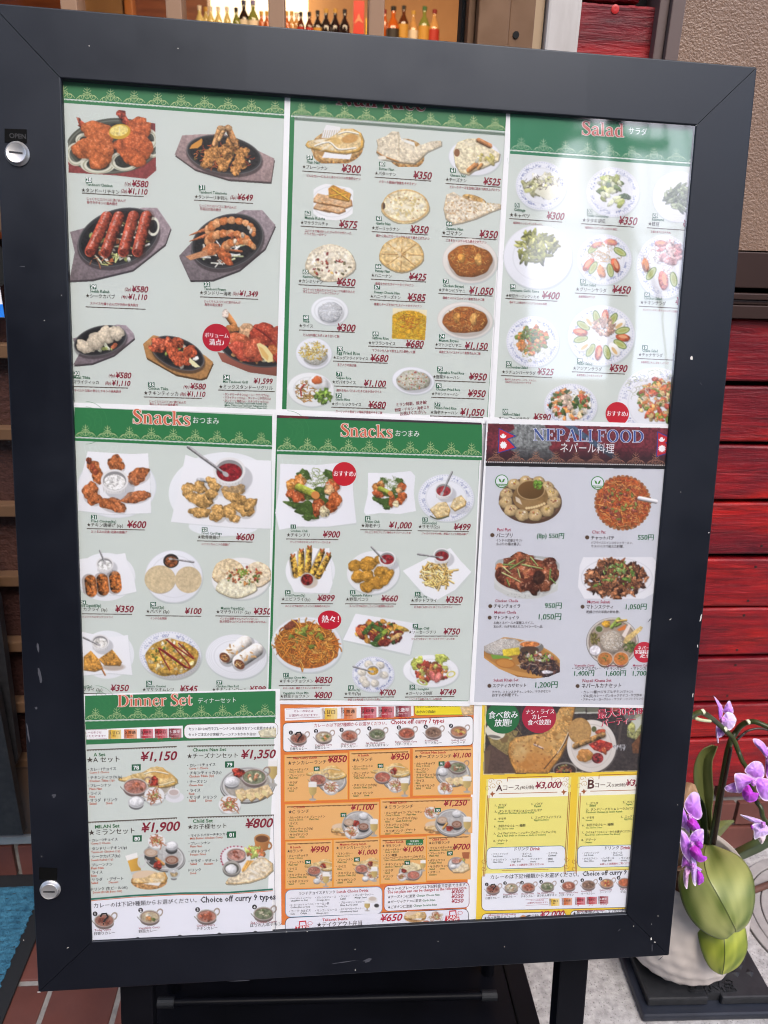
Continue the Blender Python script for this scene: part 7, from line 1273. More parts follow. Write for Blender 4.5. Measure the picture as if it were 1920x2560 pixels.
# ---------------------------------------------------------------- 7 dinner set
s7=Sheet('wavy Dinner Set menu sheet with a green heading in the bottom left corner', [(196,1736),(700,1722),(680,2365),(225,2385)],6,-.006,MINT)
s7.poly('background', 'M', [(42,66),(1626,34),(1560,1668),(40,1772)],MINT,.00004); 
header(s7,'M', 42,1622,64,300,9,96,-.0255)
s7.poly('header_band', 'M', [(44,296),(1617,256),(1614,420),(850,438),(52,470)],GREEN,.00006); rosette(s7,'M', 130,150,170,(66,142,84),2.5,-90,90)
serif(s7,'heading', 'M', 312,934,155,'Dinner Set', SALM,(248,240,232),-.02)
s7.text('japanese_heading', 'M', 980,1294,124,'ディナーセット', (240,246,240),.0,hf=1.15,sl=-.025)
def heat(s,c,x,y,k,lab=True,sl=-.02,col=((238,190,60),(222,110,50),(190,34,50),(186,34,46),(140,28,40))):
    for i,(dx,t,e) in enumerate(((0,'1.甘口', 'Mild'),(130,'2.普通', 'Normal'),(265,'3.中辛', 'Medium Hot'),(384,'4.辛口', 'Double Hot'),(500,'5.激辛', 'Very Hot'))):
        X=x+dx*k; Y=y+sl*dx*k; W=105*k; H=76*k
        for q in range(5): f=q*.2-.1; cc=arr(col[i])*(1-max(0,f)*.7)+arr(s.paper)*0+250*max(0,f)*.7; s.poly('heat_swatch', c,[(X+W*q*.2,Y),(X+W*(q+1)*.2+1,Y),(X+W*(q+1)*.2+1,Y+H),(X+W*q*.2,Y+H)],cc,.0001+q*.000008)
        s.text('heat_label', c,X+6*k,X+98*k,Y+38*k,t,(50,30,24) if i<4 else WHT,.02,dz=.0003,sl=sl,hfit=27*k); s.text('heat_label', c,X+4*k,X+96*k,Y+57*k,e,(120,60,30) if i<2 else (240,200,200),.012,dz=.0003,sl=sl,hfit=12*k)
        if i>1: s.strokes('chili_mark', c,[[(X+(20+26*j)*k,Y+82*k),(X+(32+26*j)*k,Y+86*k),(X+(44+26*j)*k,Y+74*k)] for j in range(i-1)],8*k,(200,30,40),.0003,True)
s7.poly('white_box', 'M', [(48,346),(853,312),(855,410),(54,428)],WHT,.0001)
for y in (348,424): s7.strokes('thin_line', 'M', [[(50,y),(226,y-4)]],3,(150,40,80),.00015)
s7.text('note', 'M', 20,180,378,'カレーの辛さは', (150,40,90),.0,sl=-.02); s7.text('note', 'M', -30,212,410,'お選びいただけます!!', (150,40,90),.0,sl=-.02)
heat(s7,'M', 236,345,1.0); s7.rrect('white_box', 'M', 866,305,1640,418,40,WHT,.0001,(120,80,50),3,-.02)
s7.text('note', 'M', 902,1614,350,'セットは+200円でプレーンナンをお好きなナンに変更できます', (44,40,50),.02,hf=1.25,sl=-.012); s7.text('note', 'M', 900,1460,396,'セットご注文のお客様プレーンナンおかわり自由!', (44,40,50),.02,hf=1.2,sl=-.01)
d=Dish(s7,'M', 1470,325,1625,412); d.nan([(1480,360),(1540,335),(1625,330),(1625,405),(1500,408)],(216,200,150),(240,236,215)); d.done()
def zz(c,x1,x2,y,sl): s7.zig('zigzag_rule', c,x1,x2,y,(92,78,66),sl,6,10,13)
zz('M', 55,803,513,-.04); zz('M', 890,1615,480,-.013); zz('M', 70,806,1112,-.05); zz('M', 893,1610,1072,-.028)
def sethead(c,ex1,ex2,ey,e,jx1,jx2,jy,j,px1,px2,py,p,bx,by,b,sl=-.03):
    s7.text('english_name', c,ex1,ex2,ey,e,(30,110,56),.03,sl=sl); s7.text('dish_name', c,jx1,jx2,jy,j,BRN,.016,hf=1.1,sl=sl); s7.text('price', c,px1,px2,py,p,(140,24,48),.03,.24,hf=1.05,sl=sl)
    s7.poly('number_badge', c,[(bx,by),(bx+76,by-2),(bx+75,by+50),(bx,by+52)],(30,102,66),.00026); s7.text('badge_number', c,bx,bx+76,by+42,b,WHT,.03,dz=.00038,sl=-.02,hfit=34)
sethead('M', 113,211,566,'A Set', 58,328,616,'★A セット', 503,808,604,'¥1,150', 429,633,'78'); sethead('M', 933,1213,526,'Cheese Nan Set', 888,1308,582,'★チーズナンセット', 1336,1625,584,'¥1,350', 1203,608,'79', -.02)
sethead('N', 92,296,103,'MILAN Set', 40,420,158,'★ミランセット', 477,800,134,'¥1,900', 404,160,'80', -.05); sethead('N', 904,1070,56,'Child Set', 860,1182,108,'★お子様セット', 1338,1570,98,'¥800', 1186,128,'81', -.035)
slist(s7,'M', 66,[(686,'・カレー1チョイス', 'Curry 1 Choice'),(756,'・チキンティッカ(1p)', 'Chicken Tikka (1p)'),(822,'・プレーンナン', 'Plain Nan'),(886,'・ライス', 'Rice'),(944,'・サラダ', 'Salad'),(940,'ドリンク', 'Drink', 136)])
slist(s7,'M', 890,[(652,'・カレー1チョイス', 'Curry 1 Choice'),(718,'・チキンティッカ(1p)', 'Chicken Tikka (1p)'),(790,'・チーズナン', 'Cheese Nan'),(862,'・ライス', 'Rice'),(920,'・サラダ', 'Salad'),(918,'ドリンク', 'Drink', 136)])
slist(s7,'N', 46,[(212,'・カレー2チョイス', 'Curry 2 Choice'),(284,'・タンドリーチキン(1p)', 'Tandoori Chicken (1p)'),(350,'・シークカバブ(1p)', 'Seekh Kabab (1p)'),(418,'・プレーンナン', 'Plain Nan'),(480,'・ライス', 'Rice'),(540,'・サラダ', 'Salad'),(534,'・デザート', 'Dessert', 146),(618,'ドリンク (生ビールOK)', 'Drink (Draft Beer OK)', 16)])
slist(s7,'N', 868,[(172,'・マイルドバターチキンカレー', 'Mild Butter Chicken Curry'),(238,'・プレーンナン', 'Plain Nan'),(306,'・ポテトフライ', 'Potato Fries'),(384,'・サラダ', 'Salad'),(382,'・デザート', 'Dessert', 116),(460,'ドリンク', 'Drink')],.94)
d=Dish(s7,'M', 315,640,865,1010); tray(d,610,800,180,130,-10,(186,176,160)); bignan(d,318,650,1.03); tikka(d,612,775,42); d.balti(460,815,102,(198,130,112),[(176,90,56),(206,120,90)],8); d.ell(785,905,78,45,(230,230,236)); d.ell(778,880,52,40,(216,214,216)); d.ell(778,862,48,32,(240,238,240)); d.ell(778,866,40,24,(206,186,180)); salad(d,617,890,84); ricebowl(d,466,945,68); d.done()
d=Dish(s7,'M', 1145,585,1640,1040); tray(d,1390,800,226,146,-4,(176,168,156)); glass(d,1600,590,80,230); d.balti(1445,735,104,(130,140,104),[(226,216,176),(200,130,90),(110,120,70)],14); tikka(d,1312,702,46); ricebowl(d,1258,775,66); cheesenan(d,1290,820,1.0); salad(d,1242,965,92); d.done()
d=Dish(s7,'N', 335,150,860,620); tray(d,670,335,172,118,12,(190,190,188)); d.poly([(350,330),(440,305),(475,455),(392,470)],(230,170,50),gx=-.2); d.poly([(342,330),(440,302),(448,345),(358,372)],(248,246,242)); d.ring(482,372,32,50,12,(214,214,214),10); d.poly([(385,462),(485,448),(485,470),(395,484)],(200,205,205))
for x,y,cc in ((556,300,(196,160,130)),(728,362,(150,92,66))): d.ell(x,y+30,54,40,(60,58,58)); d.ell(x,y,62,40,(180,174,168)); d.ell(x,y+2,54,34,cc); [d.ring(x,y+2,q,q*.6,3,(232,214,196)) for q in (34,22,11)]
d.ell(727,280,48,36,(60,60,60)); ricebowl(d,727,245,54); d.stick(600,350,660,400,24,(206,140,60)); d.ell(575,385,34,20,(60,60,60)); tikka(d,612,408,36); salad(d,603,210,72); basketnan(d,390,450,1.0); d.ell(745,520,26,12,(120,120,120)); d.ell(745,475,52,44,(200,206,206),al=.9); d.blob(745,480,30,24,(222,190,130)); d.blob(742,462,20,14,(244,244,244)); d.done()
d=Dish(s7,'N', 1115,140,1580,580); d.ell(1320,390,200,130,(170,40,70),24); d.ell(1322,388,190,120,(236,236,238),24); d.ring(1320,390,196,126,6,(236,230,234),24)
for k in range(36): t=k*math.pi/18; d.ell(1320+196*math.cos(t)*.914-126*math.sin(t)*.407,390+196*math.cos(t)*.407+126*math.sin(t)*.914,6,6,(176,40,70))
d.ell(1475,270,48,22,(150,84,36)); d.poly([(1412,190),(1540,185),(1522,280),(1425,282)],(196,122,54),gx=-.25); d.ell(1477,186,66,38,(210,140,70)); d.ell(1477,190,54,28,(120,70,34)); d.ring(1534,246,20,26,12,(186,110,48))
d.scat('b', 1420,300,70,42,30,[(176,196,80),(200,214,110),(226,120,60)],14,30,rough=.3); d.balti(1265,320,82,(206,146,130),[(190,90,60)],5,hnd=False)
for a in (-10,10,30): d.stick(1330+a,450,1370+a,380,26,(226,160,60))
d.nan([(1175,550),(1200,515),(1330,460),(1400,380),(1440,345),(1500,345),(1560,390),(1565,450),(1500,510),(1380,550),(1250,565),(1185,562)],(226,190,130),(250,246,236),spots=34); d.ell(1225,440,76,66,(110,108,104)); d.ell(1225,430,74,60,(176,170,160)); d.ell(1225,435,60,46,(90,88,80)); d.blob(1222,440,48,40,(248,248,250),tex=.03,rough=.05,spec=0); d.done()
s7.strokes('green_rule', 'N', [[(45,690),(400,660),(800,640),(1200,635),(1566,607)]],17,(44,120,100),.00012); s7.strokes('orange_rule', 'N', [[(45,703),(400,673),(800,652),(1200,647),(1566,619)]],7,(206,110,60),.00016)
s7.poly('curry_panel', 'N', [(45,703),(400,673),(800,652),(1200,647),(1566,619),(1550,1030),(45,1100)],(238,239,248),.0001); s7.strokes('fold_line', 'N', [[(1570,0),(1590,950)]],3,(120,124,140),.0003)
s7.text('note', 'N', 84,935,760,'カレーのは下記9種類からお選びください。', (52,50,60),.016,hf=1.15,sl=-.055); s7.text('note', 'N', 965,1590,718,'Choice off curry 9 types', (52,50,60),.028,hf=1.25,sl=-.045)
def curries(s,c,items,r,num_r,k=1,txc=(150,50,70),jc=(50,44,50)):
    for i,(x,y,e,ex1,ex2,ey,j,jx1,jx2,jy) in enumerate(items):
        col,bits=CUR[i]; d=Dish(s,c,x-r*1.4,y-r*1.0,x+r*1.45,y+r*1.0); d.balti(x,y,r,col,bits,16); d.done(); nx,ny=x-r*.9,y-r*.65
        s.disc('number_dot', c,nx,ny,num_r,num_r,(50,46,48),.0002); s.text('dot_number', c,nx-num_r,nx+num_r,ny+num_r*.62,str(i+1),WHT,.02,dz=.00036,hfit=num_r*1.3)
        if i==0: s.strokes('question_mark', c,[[(x-r*.38,y-r*.36),(x-r*.2,y-r*.66),(x+r*.2,y-r*.7),(x+r*.38,y-r*.36),(x+r*.1,y-r*.08),(x-r*.06,y+r*.16)],[(x-r*.14,y+r*.34),(x-r*.02,y+r*.34)]],r*.19,(30,28,30),.0003)
        s.text('curry_name', c,ex1,ex2,ey,e,txc,.016,hf=1.1); s.text('curry_name', c,jx1,jx2,jy,j,jc,.012,hf=1.15)
curries(s7,'N', [(168,865,'Today Curry', 88,224,955,'日替りカレー', 86,258,986),(546,835,'Vegetable Curry', 454,630,938,'野菜カレー', 454,602,968),(1018,830,'Chicken Curry', 934,1088,918,'チキンカレー', 934,1106,946),(1490,808,'Sag Chicken Curry', 1382,1600,894,'ほうれん草チキン', 1378,1640,920)],84,20)
for x,y,n in ((97,1045,'5'),(447,1022,'6'),(796,1003,'7'),(1122,985,'8'),(1422,970,'9')): s7.disc('number_dot', 'N', x,y,19,19,(50,46,48),.0002); s7.text('dot_number', 'N', x-19,x+19,y+13,n,WHT,.02,dz=.00036,hfit=26)
# ---------------------------------------------------------------- 8 lunch
ORG=(232,128,56); BOX=(240,186,118)
s8=Sheet('orange lunch set menu sheet in the bottom middle of the display case', [(690,1750),(1215,1756),(1185,2350),(676,2378)],2.5,.004,BOX)
s8.poly('background', 'O', [(34,20),(1612,22),(1548,1760),(44,1830)],ORG,.00003)
s8.paper=WHT
s8.poly('white_box', 'O', [(70,68),(1118,34),(1120,128),(72,168)],WHT,.0001)
for y in (74,150): s8.strokes('thin_line', 'O', [[(82,y),(360,y-12)]],3,(150,40,80),.00015)
s8.text('note', 'O', 146,304,98,'カレーの辛さは', (150,40,90),.01); s8.text('note', 'O', 106,336,134,'お選びいただけます!!', (150,40,90),.01); heat(s8,'O', 372,66,1.2,sl=-.03)
s8.rrect('yellow_box', 'O', 1130,10,1603,122,22,(246,226,40),.0001,(100,140,60),4,-.012); s8.text('note', 'O', 1142,1494,60,'セットご注文の方、プレーンナンの', (60,60,30),.024,hf=1.25); s8.text('note', 'O', 1142,1294,106,'おかわり自由!!', (60,60,30),.024,hf=1.2)
d=Dish(s8,'O', 1490,30,1608,125); d.nan([(1500,60),(1605,32),(1605,110),(1520,120)],(226,170,90),(246,226,190)); d.done()
s8.rrect('curry_panel', 'O', 60,190,1600,420,30,WHT,.0001,(40,34,34),5,-.036); s8.text('note', 'O', 310,900,220,'カレーのは下記7種類からお選びください。', (176,36,60),.014,hf=1.15,sl=-.035); s8.text('note', 'O', 930,1368,196,'Choice off curry 7 types', (176,36,60),.028,hf=1.25,sl=-.03)
curries(s8,'O', [(184,310,'Today Curry', 118,226,382,'日替りカレー', 116,252,406),(388,298,'Vegetable Curry', 316,455,372,'野菜カレー', 316,432,396),(596,288,'Chicken Curry', 526,648,364,'チキンカレー', 526,664,386),(822,276,'Sag Chicken Curry', 730,884,356,'ほうれん草チキン', 730,914,378),(1062,268,'Butter Chicken Curry', 970,1146,346,'バターチキン', 970,1106,368),(1280,262,'Keema Curry', 1210,1320,336,'キーマカレー', 1210,1346,358),(1486,255,'Seafood Curry', 1426,1542,332,'シーフード', 1426,1534,355)],70,17)
s8.paper=BOX
boxes=[('O', 72,450,508,372,-.034),('O', 600,420,486,384,-.036),('O', 1116,396,480,380,-.026),('O', 76,852,760,283,-.03),('O', 852,812,740,283,-.024),('Q', 80,210,376,378,-.034),('Q', 470,196,370,378,-.04),('Q', 852,182,366,366,-.036),('Q', 1228,162,350,360,-.034)]
for c,x,y,w,h,k in boxes: s8.poly('set_panel', c,[(x-5,y-5),(x+w+5,y-5+k*w),(x+w+5,y+h+5+k*w),(x-5,y+h+5)],(244,170,60),.00006); s8.poly('set_panel', c,[(x,y),(x+w,y+k*w),(x+w,y+h+k*w),(x,y+h)],BOX,.00009); s8.zig('zigzag_rule', c,x+14,x+w-12,y+16,(116,80,40),k,4.5,7,10)
def l8(c,ex1,ex2,ey,e,jx1,jx2,jy,j,px1,px2,py,p,b,sl=-.035):
    s8.text('english_name', c,ex1,ex2,ey,e,(186,30,36),.03,sl=sl); s8.text('dish_name', c,jx1,jx2,jy,j,BRN,.014,hf=1.1,sl=sl); s8.text('price', c,px1,px2,py,p,(160,26,48),.03,.22,hf=1.05,sl=sl)
    if b: bx,by,t=b; s8.poly('number_badge', c,[(bx,by),(bx+48,by-2),(bx+48,by+33),(bx,by+35)],(30,102,66),.00026); s8.text('badge_number', c,bx,bx+48,by+28,t,WHT,.03,dz=.00038,sl=-.03,hfit=23)
l8('O', 141,333,481,'Nan Curry Lunch', 96,408,526,'★ナンカレーランチ', 420,578,508,'¥850', (307,541,'89')); l8('O', 664,754,458,'A Lunch', 620,785,500,'★A ランチ', 932,1084,487,'¥950', (826,518,'90')); l8('O', 1172,1380,436,'Cheese Nan Lunch', 1128,1424,474,'★チーズナンランチ', 1438,1586,467,'¥1,100', (1322,499,'91'),-.02)
l8('O', 141,235,880,'C Lunch', 99,268,922,'★C ランチ', 608,797,896,'¥1,100', (525,917,'92')); l8('O', 926,1060,843,'Milan Lunch', 880,1114,884,'★ミランランチ', 1362,1553,862,'¥1,250', (1292,878,'93'))
l8('Q', 116,200,262,'B Lunch', 90,218,296,'★Bランチ', 280,430,296,'¥990', (236,357,'94')); l8('Q', 519,733,240,'Mutton Curry lunch', 488,770,270,'★マトンカレーランチ', 664,824,314,'¥1,000', (634,336,'95')); l8('Q', 888,1036,221,'Student Lunch', 862,1014,252,'★ 学生ランチ', 1035,1200,290,'¥1,000', (1044,362,'96')); l8('Q', 1268,1393,199,'Child Lunch', 1242,1414,228,'★お子様ランチ', 1436,1578,274,'¥700', (1390,286,'97'))
s8.rrect('green_box', 'Q', 1055,192,1198,240,16,(40,120,60),.0002,None,0,-.03); s8.text('note', 'Q', 1090,1162,212,'学生証を', WHT,.02,dz=.0003); s8.text('note', 'Q', 1064,1192,234,'ご提示ください。', WHT,.02,dz=.0003)
L8=dict(x2k=.72,col=(50,40,30),ec=(40,110,50))
slist(s8,'O', 96,[(574,'・カレー1チョイス', 'Curry 1 Choice'),(622,'・プレーンナン', 'Plain Nan'),(680,'・サラダ', 'Salad'),(728,'ドリンク', 'Drink')],**L8); slist(s8,'O', 618,[(548,'・カレー1チョイス', 'Curry 1 Choice'),(602,'・プレーンナン', ''),(622,'又はライス', 'Plain Nan or Rice', 10),(702,'・チキンティッカ(1p)', 'Chicken Tikka (1p)'),(768,'・サラダ', 'Salad'),(764,'ドリンク', 'Drink', 90)],**L8)
slist(s8,'O', 1126,[(526,'・カレー1チョイス', 'Curry 1 Choice'),(574,'・チーズナン', 'Cheese Nan'),(618,'・チキンティッカ(1p)', 'Chicken Tikka (1p)'),(665,'・ライス', 'Rice'),(708,'・サラダ', 'Salad'),(704,'ドリンク', 'Drink', 84)],**L8)
slist(s8,'O', 96,[(964,'・カレー2チョイス', 'Curry 2 Choice'),(958,'・プレーンナン', 'Plain Nan', 166)],**L8); slist(s8,'O', 880,[(926,'・カレー2チョイス', 'Curry 2 Choice'),(920,'・プレーンナン', 'Plain Nan', 172),(978,'・ライス', 'Rice'),(972,'・シークカバブ(1p)', 'Seekh Kabab (1p)', 84)],**L8)
slist(s8,'Q', 98,[(70,'・ライス', 'Rice'),(114,'・チキンティッカ(1p)', 'Chicken Tikka (1p)'),(162,'・サラダ', 'Salad'),(158,'ドリンク', 'Drink', 84)],**L8); slist(s8,'Q', 878,[(82,'・チキンティッカ(1p)', 'Chicken Tikka (1p)'),(132,'・サラダ', 'Salad'),(128,'ドリンク', 'Drink', 76),(122,'・デザート', 'Dessert', 160)],**L8)
slist(s8,'Q', 92,[(332,'・カレー1チョイス', 'Curry 1 Choice'),(386,'・プレーンナン', 'Plain Nan'),(438,'・ライス', 'Rice'),(488,'・チキンティッカ(1p)', 'Chicken Tikka (1p)'),(542,'・サラダ', 'Salad'),(538,'ドリンク', 'Drink', 92)],**L8); slist(s8,'Q', 490,[(314,'・マトンカレー', 'Mutton Curry'),(364,'・プレーンナン', 'Plain Nan'),(420,'・ライス', 'Rice'),(474,'・チキンティッカ(1p)', 'Chicken Tikka (1p)'),(530,'・サラダ', 'Salad'),(526,'ドリンク', 'Drink', 80)],**L8)
slist(s8,'Q', 874,[(282,'・カレー1チョイス', 'Curry 1 Choice'),(328,'・ナン1種類', ''),(348,'(ハニー/ガーリック/チーズ/セサミ)', 'Nan1 Choice (Honey/Garlic/Cheese/Sesame)'),(402,'・チキンティッカ(1p)', 'Chicken Tikka (1p)'),(452,'・サラダ', 'Salad'),(500,'ドリンク', 'Drink')],**L8); slist(s8,'Q', 1238,[(268,'・マイルドバターチキンカレー', 'Mild Butter Chicken Curry'),(312,'・プレーンナン', 'Plain Nan'),(370,'・ポテトフライ', 'Potato Fries'),(420,'・サラダ', 'Salad'),(416,'ドリンク', 'Drink', 84),(466,'・デザート', 'Dessert')],**L8)
def setpic(c,x,y,k,col=(190,110,90),tk=False,gl=None,sal=None,rb=None,w=330,h=300):
    d=Dish(s8,c,x-5,y-10,x+w*k,y+h*k); tray(d,x+210*k,y+130*k,118*k,98*k,0,(186,182,176)); bignan(d,x,y+10*k,.68*k); tikka(d,x+185*k,y+78*k,28*k) if tk else None
    d.balti(x+96*k,y+125*k,68*k,col,[(200,110,80),(214,140,110)],8); salad(d,x+200*k,y+190*k,62*k)
    if rb: ricebowl(d,x+rb[0]*k,y+rb[1]*k,36*k)
    if gl: glass(d,x+gl[0]*k,y+gl[1]*k,70*k,150*k)
    d.done()
setpic('O', 246,520,1.0,gl=(52,150)); setpic('O', 772,500,1.0,(196,96,76),True,gl=(274,138),w=320)
d=Dish(s8,'O', 1295,485,1600,765); tray(d,1440,595,140,104,0); d.balti(1480,545,70,(130,140,104),[(226,216,176),(200,130,90),(110,120,70)],12); tikka(d,1396,530,28); ricebowl(d,1356,580,44); cheesenan(d,1380,620,.68); salad(d,1374,715,60); glass(d,1553,625,70,130); d.done()
def milan(c,x,y,k,kab):
    d=Dish(s8,c,x-215*k,y-130*k,x+185*k,y+130*k); basketnan(d,x-205*k,y-10,.66*k); tray(d,x+20*k,y,135*k,110*k,0,(186,184,182))
    for a,b,cc in ((-58,-20,(196,160,130)),(60,15,(150,92,66))): X,Y=x+a*k,y+b*k; d.ell(X,Y+16*k,44*k,34*k,(60,58,58)); d.ell(X,Y,46*k,32*k,(180,174,168)); d.ell(X,Y+2,40*k,27*k,cc); [d.ring(X,Y+2,q*k,q*.6*k,2.5,(232,214,196)) for q in (25,14)]
    ricebowl(d,x+60*k,y-72*k,40*k); tikka(d,x+0,y-10*k if not kab else y+50*k,26*k)
    if kab: d.stick(x-50*k,y+50*k,x-20*k,y+10*k,18,(214,150,60)); salad(d,x-150*k,y-80*k,54*k)
    else: salad(d,x-35*k,y+60*k,58*k)
    glass(d,x+145*k,y-40*k,66*k,140*k); d.done()
milan('Q', 652,68,1.0,False); milan('Q', 1410,50,1.0,True)
setpic('Q', 232,340,.82,gl=(212,145),rb=(122,228),tk=True,w=268,h=290); setpic('Q', 622,328,.78,tk=True,gl=(228,115),rb=(135,230),w=268,h=290)
d=Dish(s8,'Q', 980,350,1225,530); tray(d,1095,450,96,68); d.nan([(1010,420),(1040,395),(1110,375),(1175,395),(1180,430),(1100,460),(1030,450)],(226,200,130),(246,234,200)); tikka(d,1040,445,20); d.balti(1118,478,54,(200,110,90),[(214,140,110)],6,hnd=False); salad(d,1022,492,38); glass(d,1196,360,44,90); d.done()
d=Dish(s8,'Q', 1395,285,1580,470); tray(d,1470,395,72,62,10,(214,214,216)); d.poly([(1512,295),(1575,292),(1570,345),(1520,348)],(186,96,46)); d.balti(1462,362,36,(206,146,130),[(190,90,60)],3,hnd=False); ricebowl(d,1442,408,26); d.nan([(1430,440),(1480,425),(1520,380),(1565,390),(1572,430),(1520,458),(1440,456)],(226,190,130),(250,240,215)); d.scat('b', 1510,355,26,14,10,[(176,196,80),(226,130,60)],7,14); d.done()
s8.rrect('drink_panel', 'Q', 80,605,860,820,40,(240,240,248),.0001,(90,160,190),5,-.036); s8.rrect('price_change_panel', 'Q', 882,570,1568,772,34,(242,242,248),.0001,(150,30,50),5,-.045)
s8.text('note', 'Q', 186,480,640,'ランチチョイスドリンク', (50,44,60),.022,hf=1.2); s8.text('note', 'Q', 494,752,626,'Lunch Choice Drink', (176,36,60),.024,hf=1.2)
for x1,x2,y,j,e in ((106,286,676,'・チャイ (ホット or アイス)', 'Chai(Hot or Ice)'),(318,486,670,'・オレンジジュース', 'Orange Juice'),(512,600,660,'・ラッシー', 'Lassi'),(628,794,650,'・マンゴーラッシー', 'Mango Lassi'),(106,304,730,'・コーヒー (ホット or アイス)', 'Coffee(Hot or Ice)'),(318,432,722,'・ウーロン茶', 'Oolong Tea'),(512,720,712,'・ブルーベリーラッシー', 'Blue Berry Lassi'),(106,184,782,'・コーラ', 'Cola'),(186,280,778,'・カルピス', 'Calpis'),(318,494,776,'・マンゴージュース', 'Mango Juice'),(512,714,764,'・ストロベリーラッシー', 'Strawberry Lassi')):
    s8.text('item_name', 'Q', x1,x2,y,j,(50,46,60),.016,hf=1.15); s8.text('item_name_english', 'Q', x1+12,x1+12+len(e)*8.8,y+19,e,(60,70,66),.02)
s8.paper=(240,240,248); d=Dish(s8,'Q', 705,640,850,780); glass(d,742,690,50,85); d.ell(785,680,40,26,(236,232,230)); d.ell(785,672,30,16,(214,196,180)); d.ell(808,745,34,20,(246,246,250)); d.ell(818,728,20,15,(50,46,46)); d.done()
s8.text('note', 'Q', 906,1552,604,'セットのプレーンナンは下記料金で変更できます。', (56,40,50),.018,hf=1.15,sl=-.06); s8.text('note', 'Q', 906,1554,630,'The set plain nan can be changed at the following price.', (186,40,60),.02,hf=1.25,sl=-.06)
for y,j,x2,e,ex1,ex2,p,py in ((668,'★チーズナンに変更', 1132,'Change Cheese Nan', 1142,1330,'¥300', 630),(708,'★ガーリックナンに変更', 1182,'Garlic Nan', 1190,1294,'¥250', 668),(750,'★ごまナンに変更', 1106,'Change Sesame Nan', 1116,1308,'¥250', 706)): s8.text('item_name', 'Q', 908,x2,y,j,(60,46,50),.016,hf=1.15); s8.text('item_name_english', 'Q', ex1,ex2,y-14,e,(56,120,80),.02,hf=1.15); s8.text('price', 'Q', 1426,1524,py,p,(170,30,60),.03,.2)
s8.rrect('takeout_panel', 'Q', 78,830,1562,1100,40,(240,240,250),.0001,(50,40,60),5,-.05)
for x,y in ((215,905),(1435,820)):
    s8.poly('takeout_bag', 'Q', [(x-55,y-12),(x+50,y-20),(x+66,y+60),(x-72,y+70)],(206,44,62),.0002); s8.poly('takeout_bag', 'Q', [(x-26,y-52),(x+30,y-56),(x+34,y-20),(x-28,y-16)],(206,44,62),.00018); s8.poly('takeout_bag', 'Q', [(x-18,y-42),(x+22,y-46),(x+26,y-18),(x-20,y-14)],(240,240,250),.00022)
    s8.text('bag_lettering', 'Q', x-52,x+52,y+16,'TAKE', WHT,.03,dz=.00036); s8.text('bag_lettering', 'Q', x-44,x+46,y+46,'OUT', WHT,.03,dz=.00036); s8.disc('price_tag', 'Q', x+62,y-34,20,15,(206,44,62),.0002); s8.disc('price_tag', 'Q', x+62,y-34,16,12,(240,240,250),.00024)
s8.text('english_name', 'Q', 376,584,854,'Takeout Bento', (190,30,50),.03); s8.text('dish_name', 'Q', 332,698,900,'★テイクアウト弁当', (60,50,56),.02,hf=1.15); s8.text('price', 'Q', 848,1028,856,'¥650', (186,24,60),.03,.24)
s8.text('description', 'Q', 690,1035,905,'・カレー ・プレーンナン ・サラダ', (60,50,70),.02,hf=1.2)
d=Dish(s8,'Q', 1030,775,1360,885); basketnan(d,1040,770,.6); salad(d,1302,818,56); d.ell(1222,865,30,16,(200,110,80)); d.done()
# ---------------------------------------------------------------- 9 courses
YEL=(244,208,58)
s9=Sheet('yellow party course menu sheet in the bottom right corner, dark food photograph on top', [(1200,1752),(1640,1760),(1590,2330),(1187,2345)],3.2,.009,(60,50,48))
s9.poly('background', 'R', [(92,45),(1660,50),(1500,2200),(28,2200)],YEL,.00003);
d=Dish(s9,'R', 100,40,1600,678,name='food_photograph'); d.poly([(118,48),(1560,48),(1530,640),(100,678)],(244,226,150)); d.poly([(134,44),(1560,44),(1520,634),(108,666)],(58,48,46),tex=.12)
d.poly([(160,400),(300,480),(420,660),(110,666),(118,450)],(92,66,54),tex=.06); d.poly([(110,460),(170,450),(140,660),(108,664)],(110,84,60)); d.poly([(140,330),(170,400),(320,500),(420,280),(360,270)],(150,128,70),tex=.1); d.ell(210,285,90,70,(232,226,208),20); d.ell(200,330,60,14,(40,36,34),8,al=.6); d.poly([(250,350),(300,330),(330,320),(320,380),(270,390)],(130,100,56)); d.stick(400,250,445,310,8,(150,120,70)); d.ring(400,270,40,60,8,(96,80,56))
for x in (970,1090): d.poly([(x-60,48),(x+60,48),(x+50,110),(x-50,110)],(110,110,90)); d.poly([(x-58,110),(x+56,106),(x+56,122),(x-56,124)],(190,190,180))
d.stick(1220,60,1290,90,50,(150,70,50)); d.poly([(1290,500),(1340,200),(1360,200),(1330,420)],(96,80,74),al=.6)
d.nan([(800,62),(925,64),(900,180),(870,300),(850,400),(790,520),(720,600),(690,654),(400,656),(350,560),(326,470),(340,380),(400,335),(500,320),(640,300),(720,240),(760,160)],(206,140,56),(222,176,100),tex=.14,spots=60)
d.ell(560,560,180,90,(204,120,36),al=.6,soft=12); d.ell(430,480,60,80,(226,190,120),al=.5,soft=10); d.ell(600,420,120,70,(214,150,66),al=.5,soft=14); d.stick(560,400,640,436,16,(226,196,180),spec=0,shadow=0); d.scat('d', 560,450,200,160,26,[(150,86,36),(120,66,30)],5,14,al=.7); d.curve([(905,190),(840,380),(700,560),(650,620)],9,(96,56,30)); d.curve([(880,260),(830,380),(770,480)],7,(236,226,205)); d.scat('s', 850,180,60,110,40,[(176,130,60),(226,190,120)],10,24,.2,spec=0)
d.ell(1084,425,226,238,(90,80,76)); d.ell(1078,414,222,236,(226,218,210),grad=.06); d.ring(1078,414,180,194,8,(206,196,188)); d.ell(1070,430,160,175,(214,205,200),al=.6)
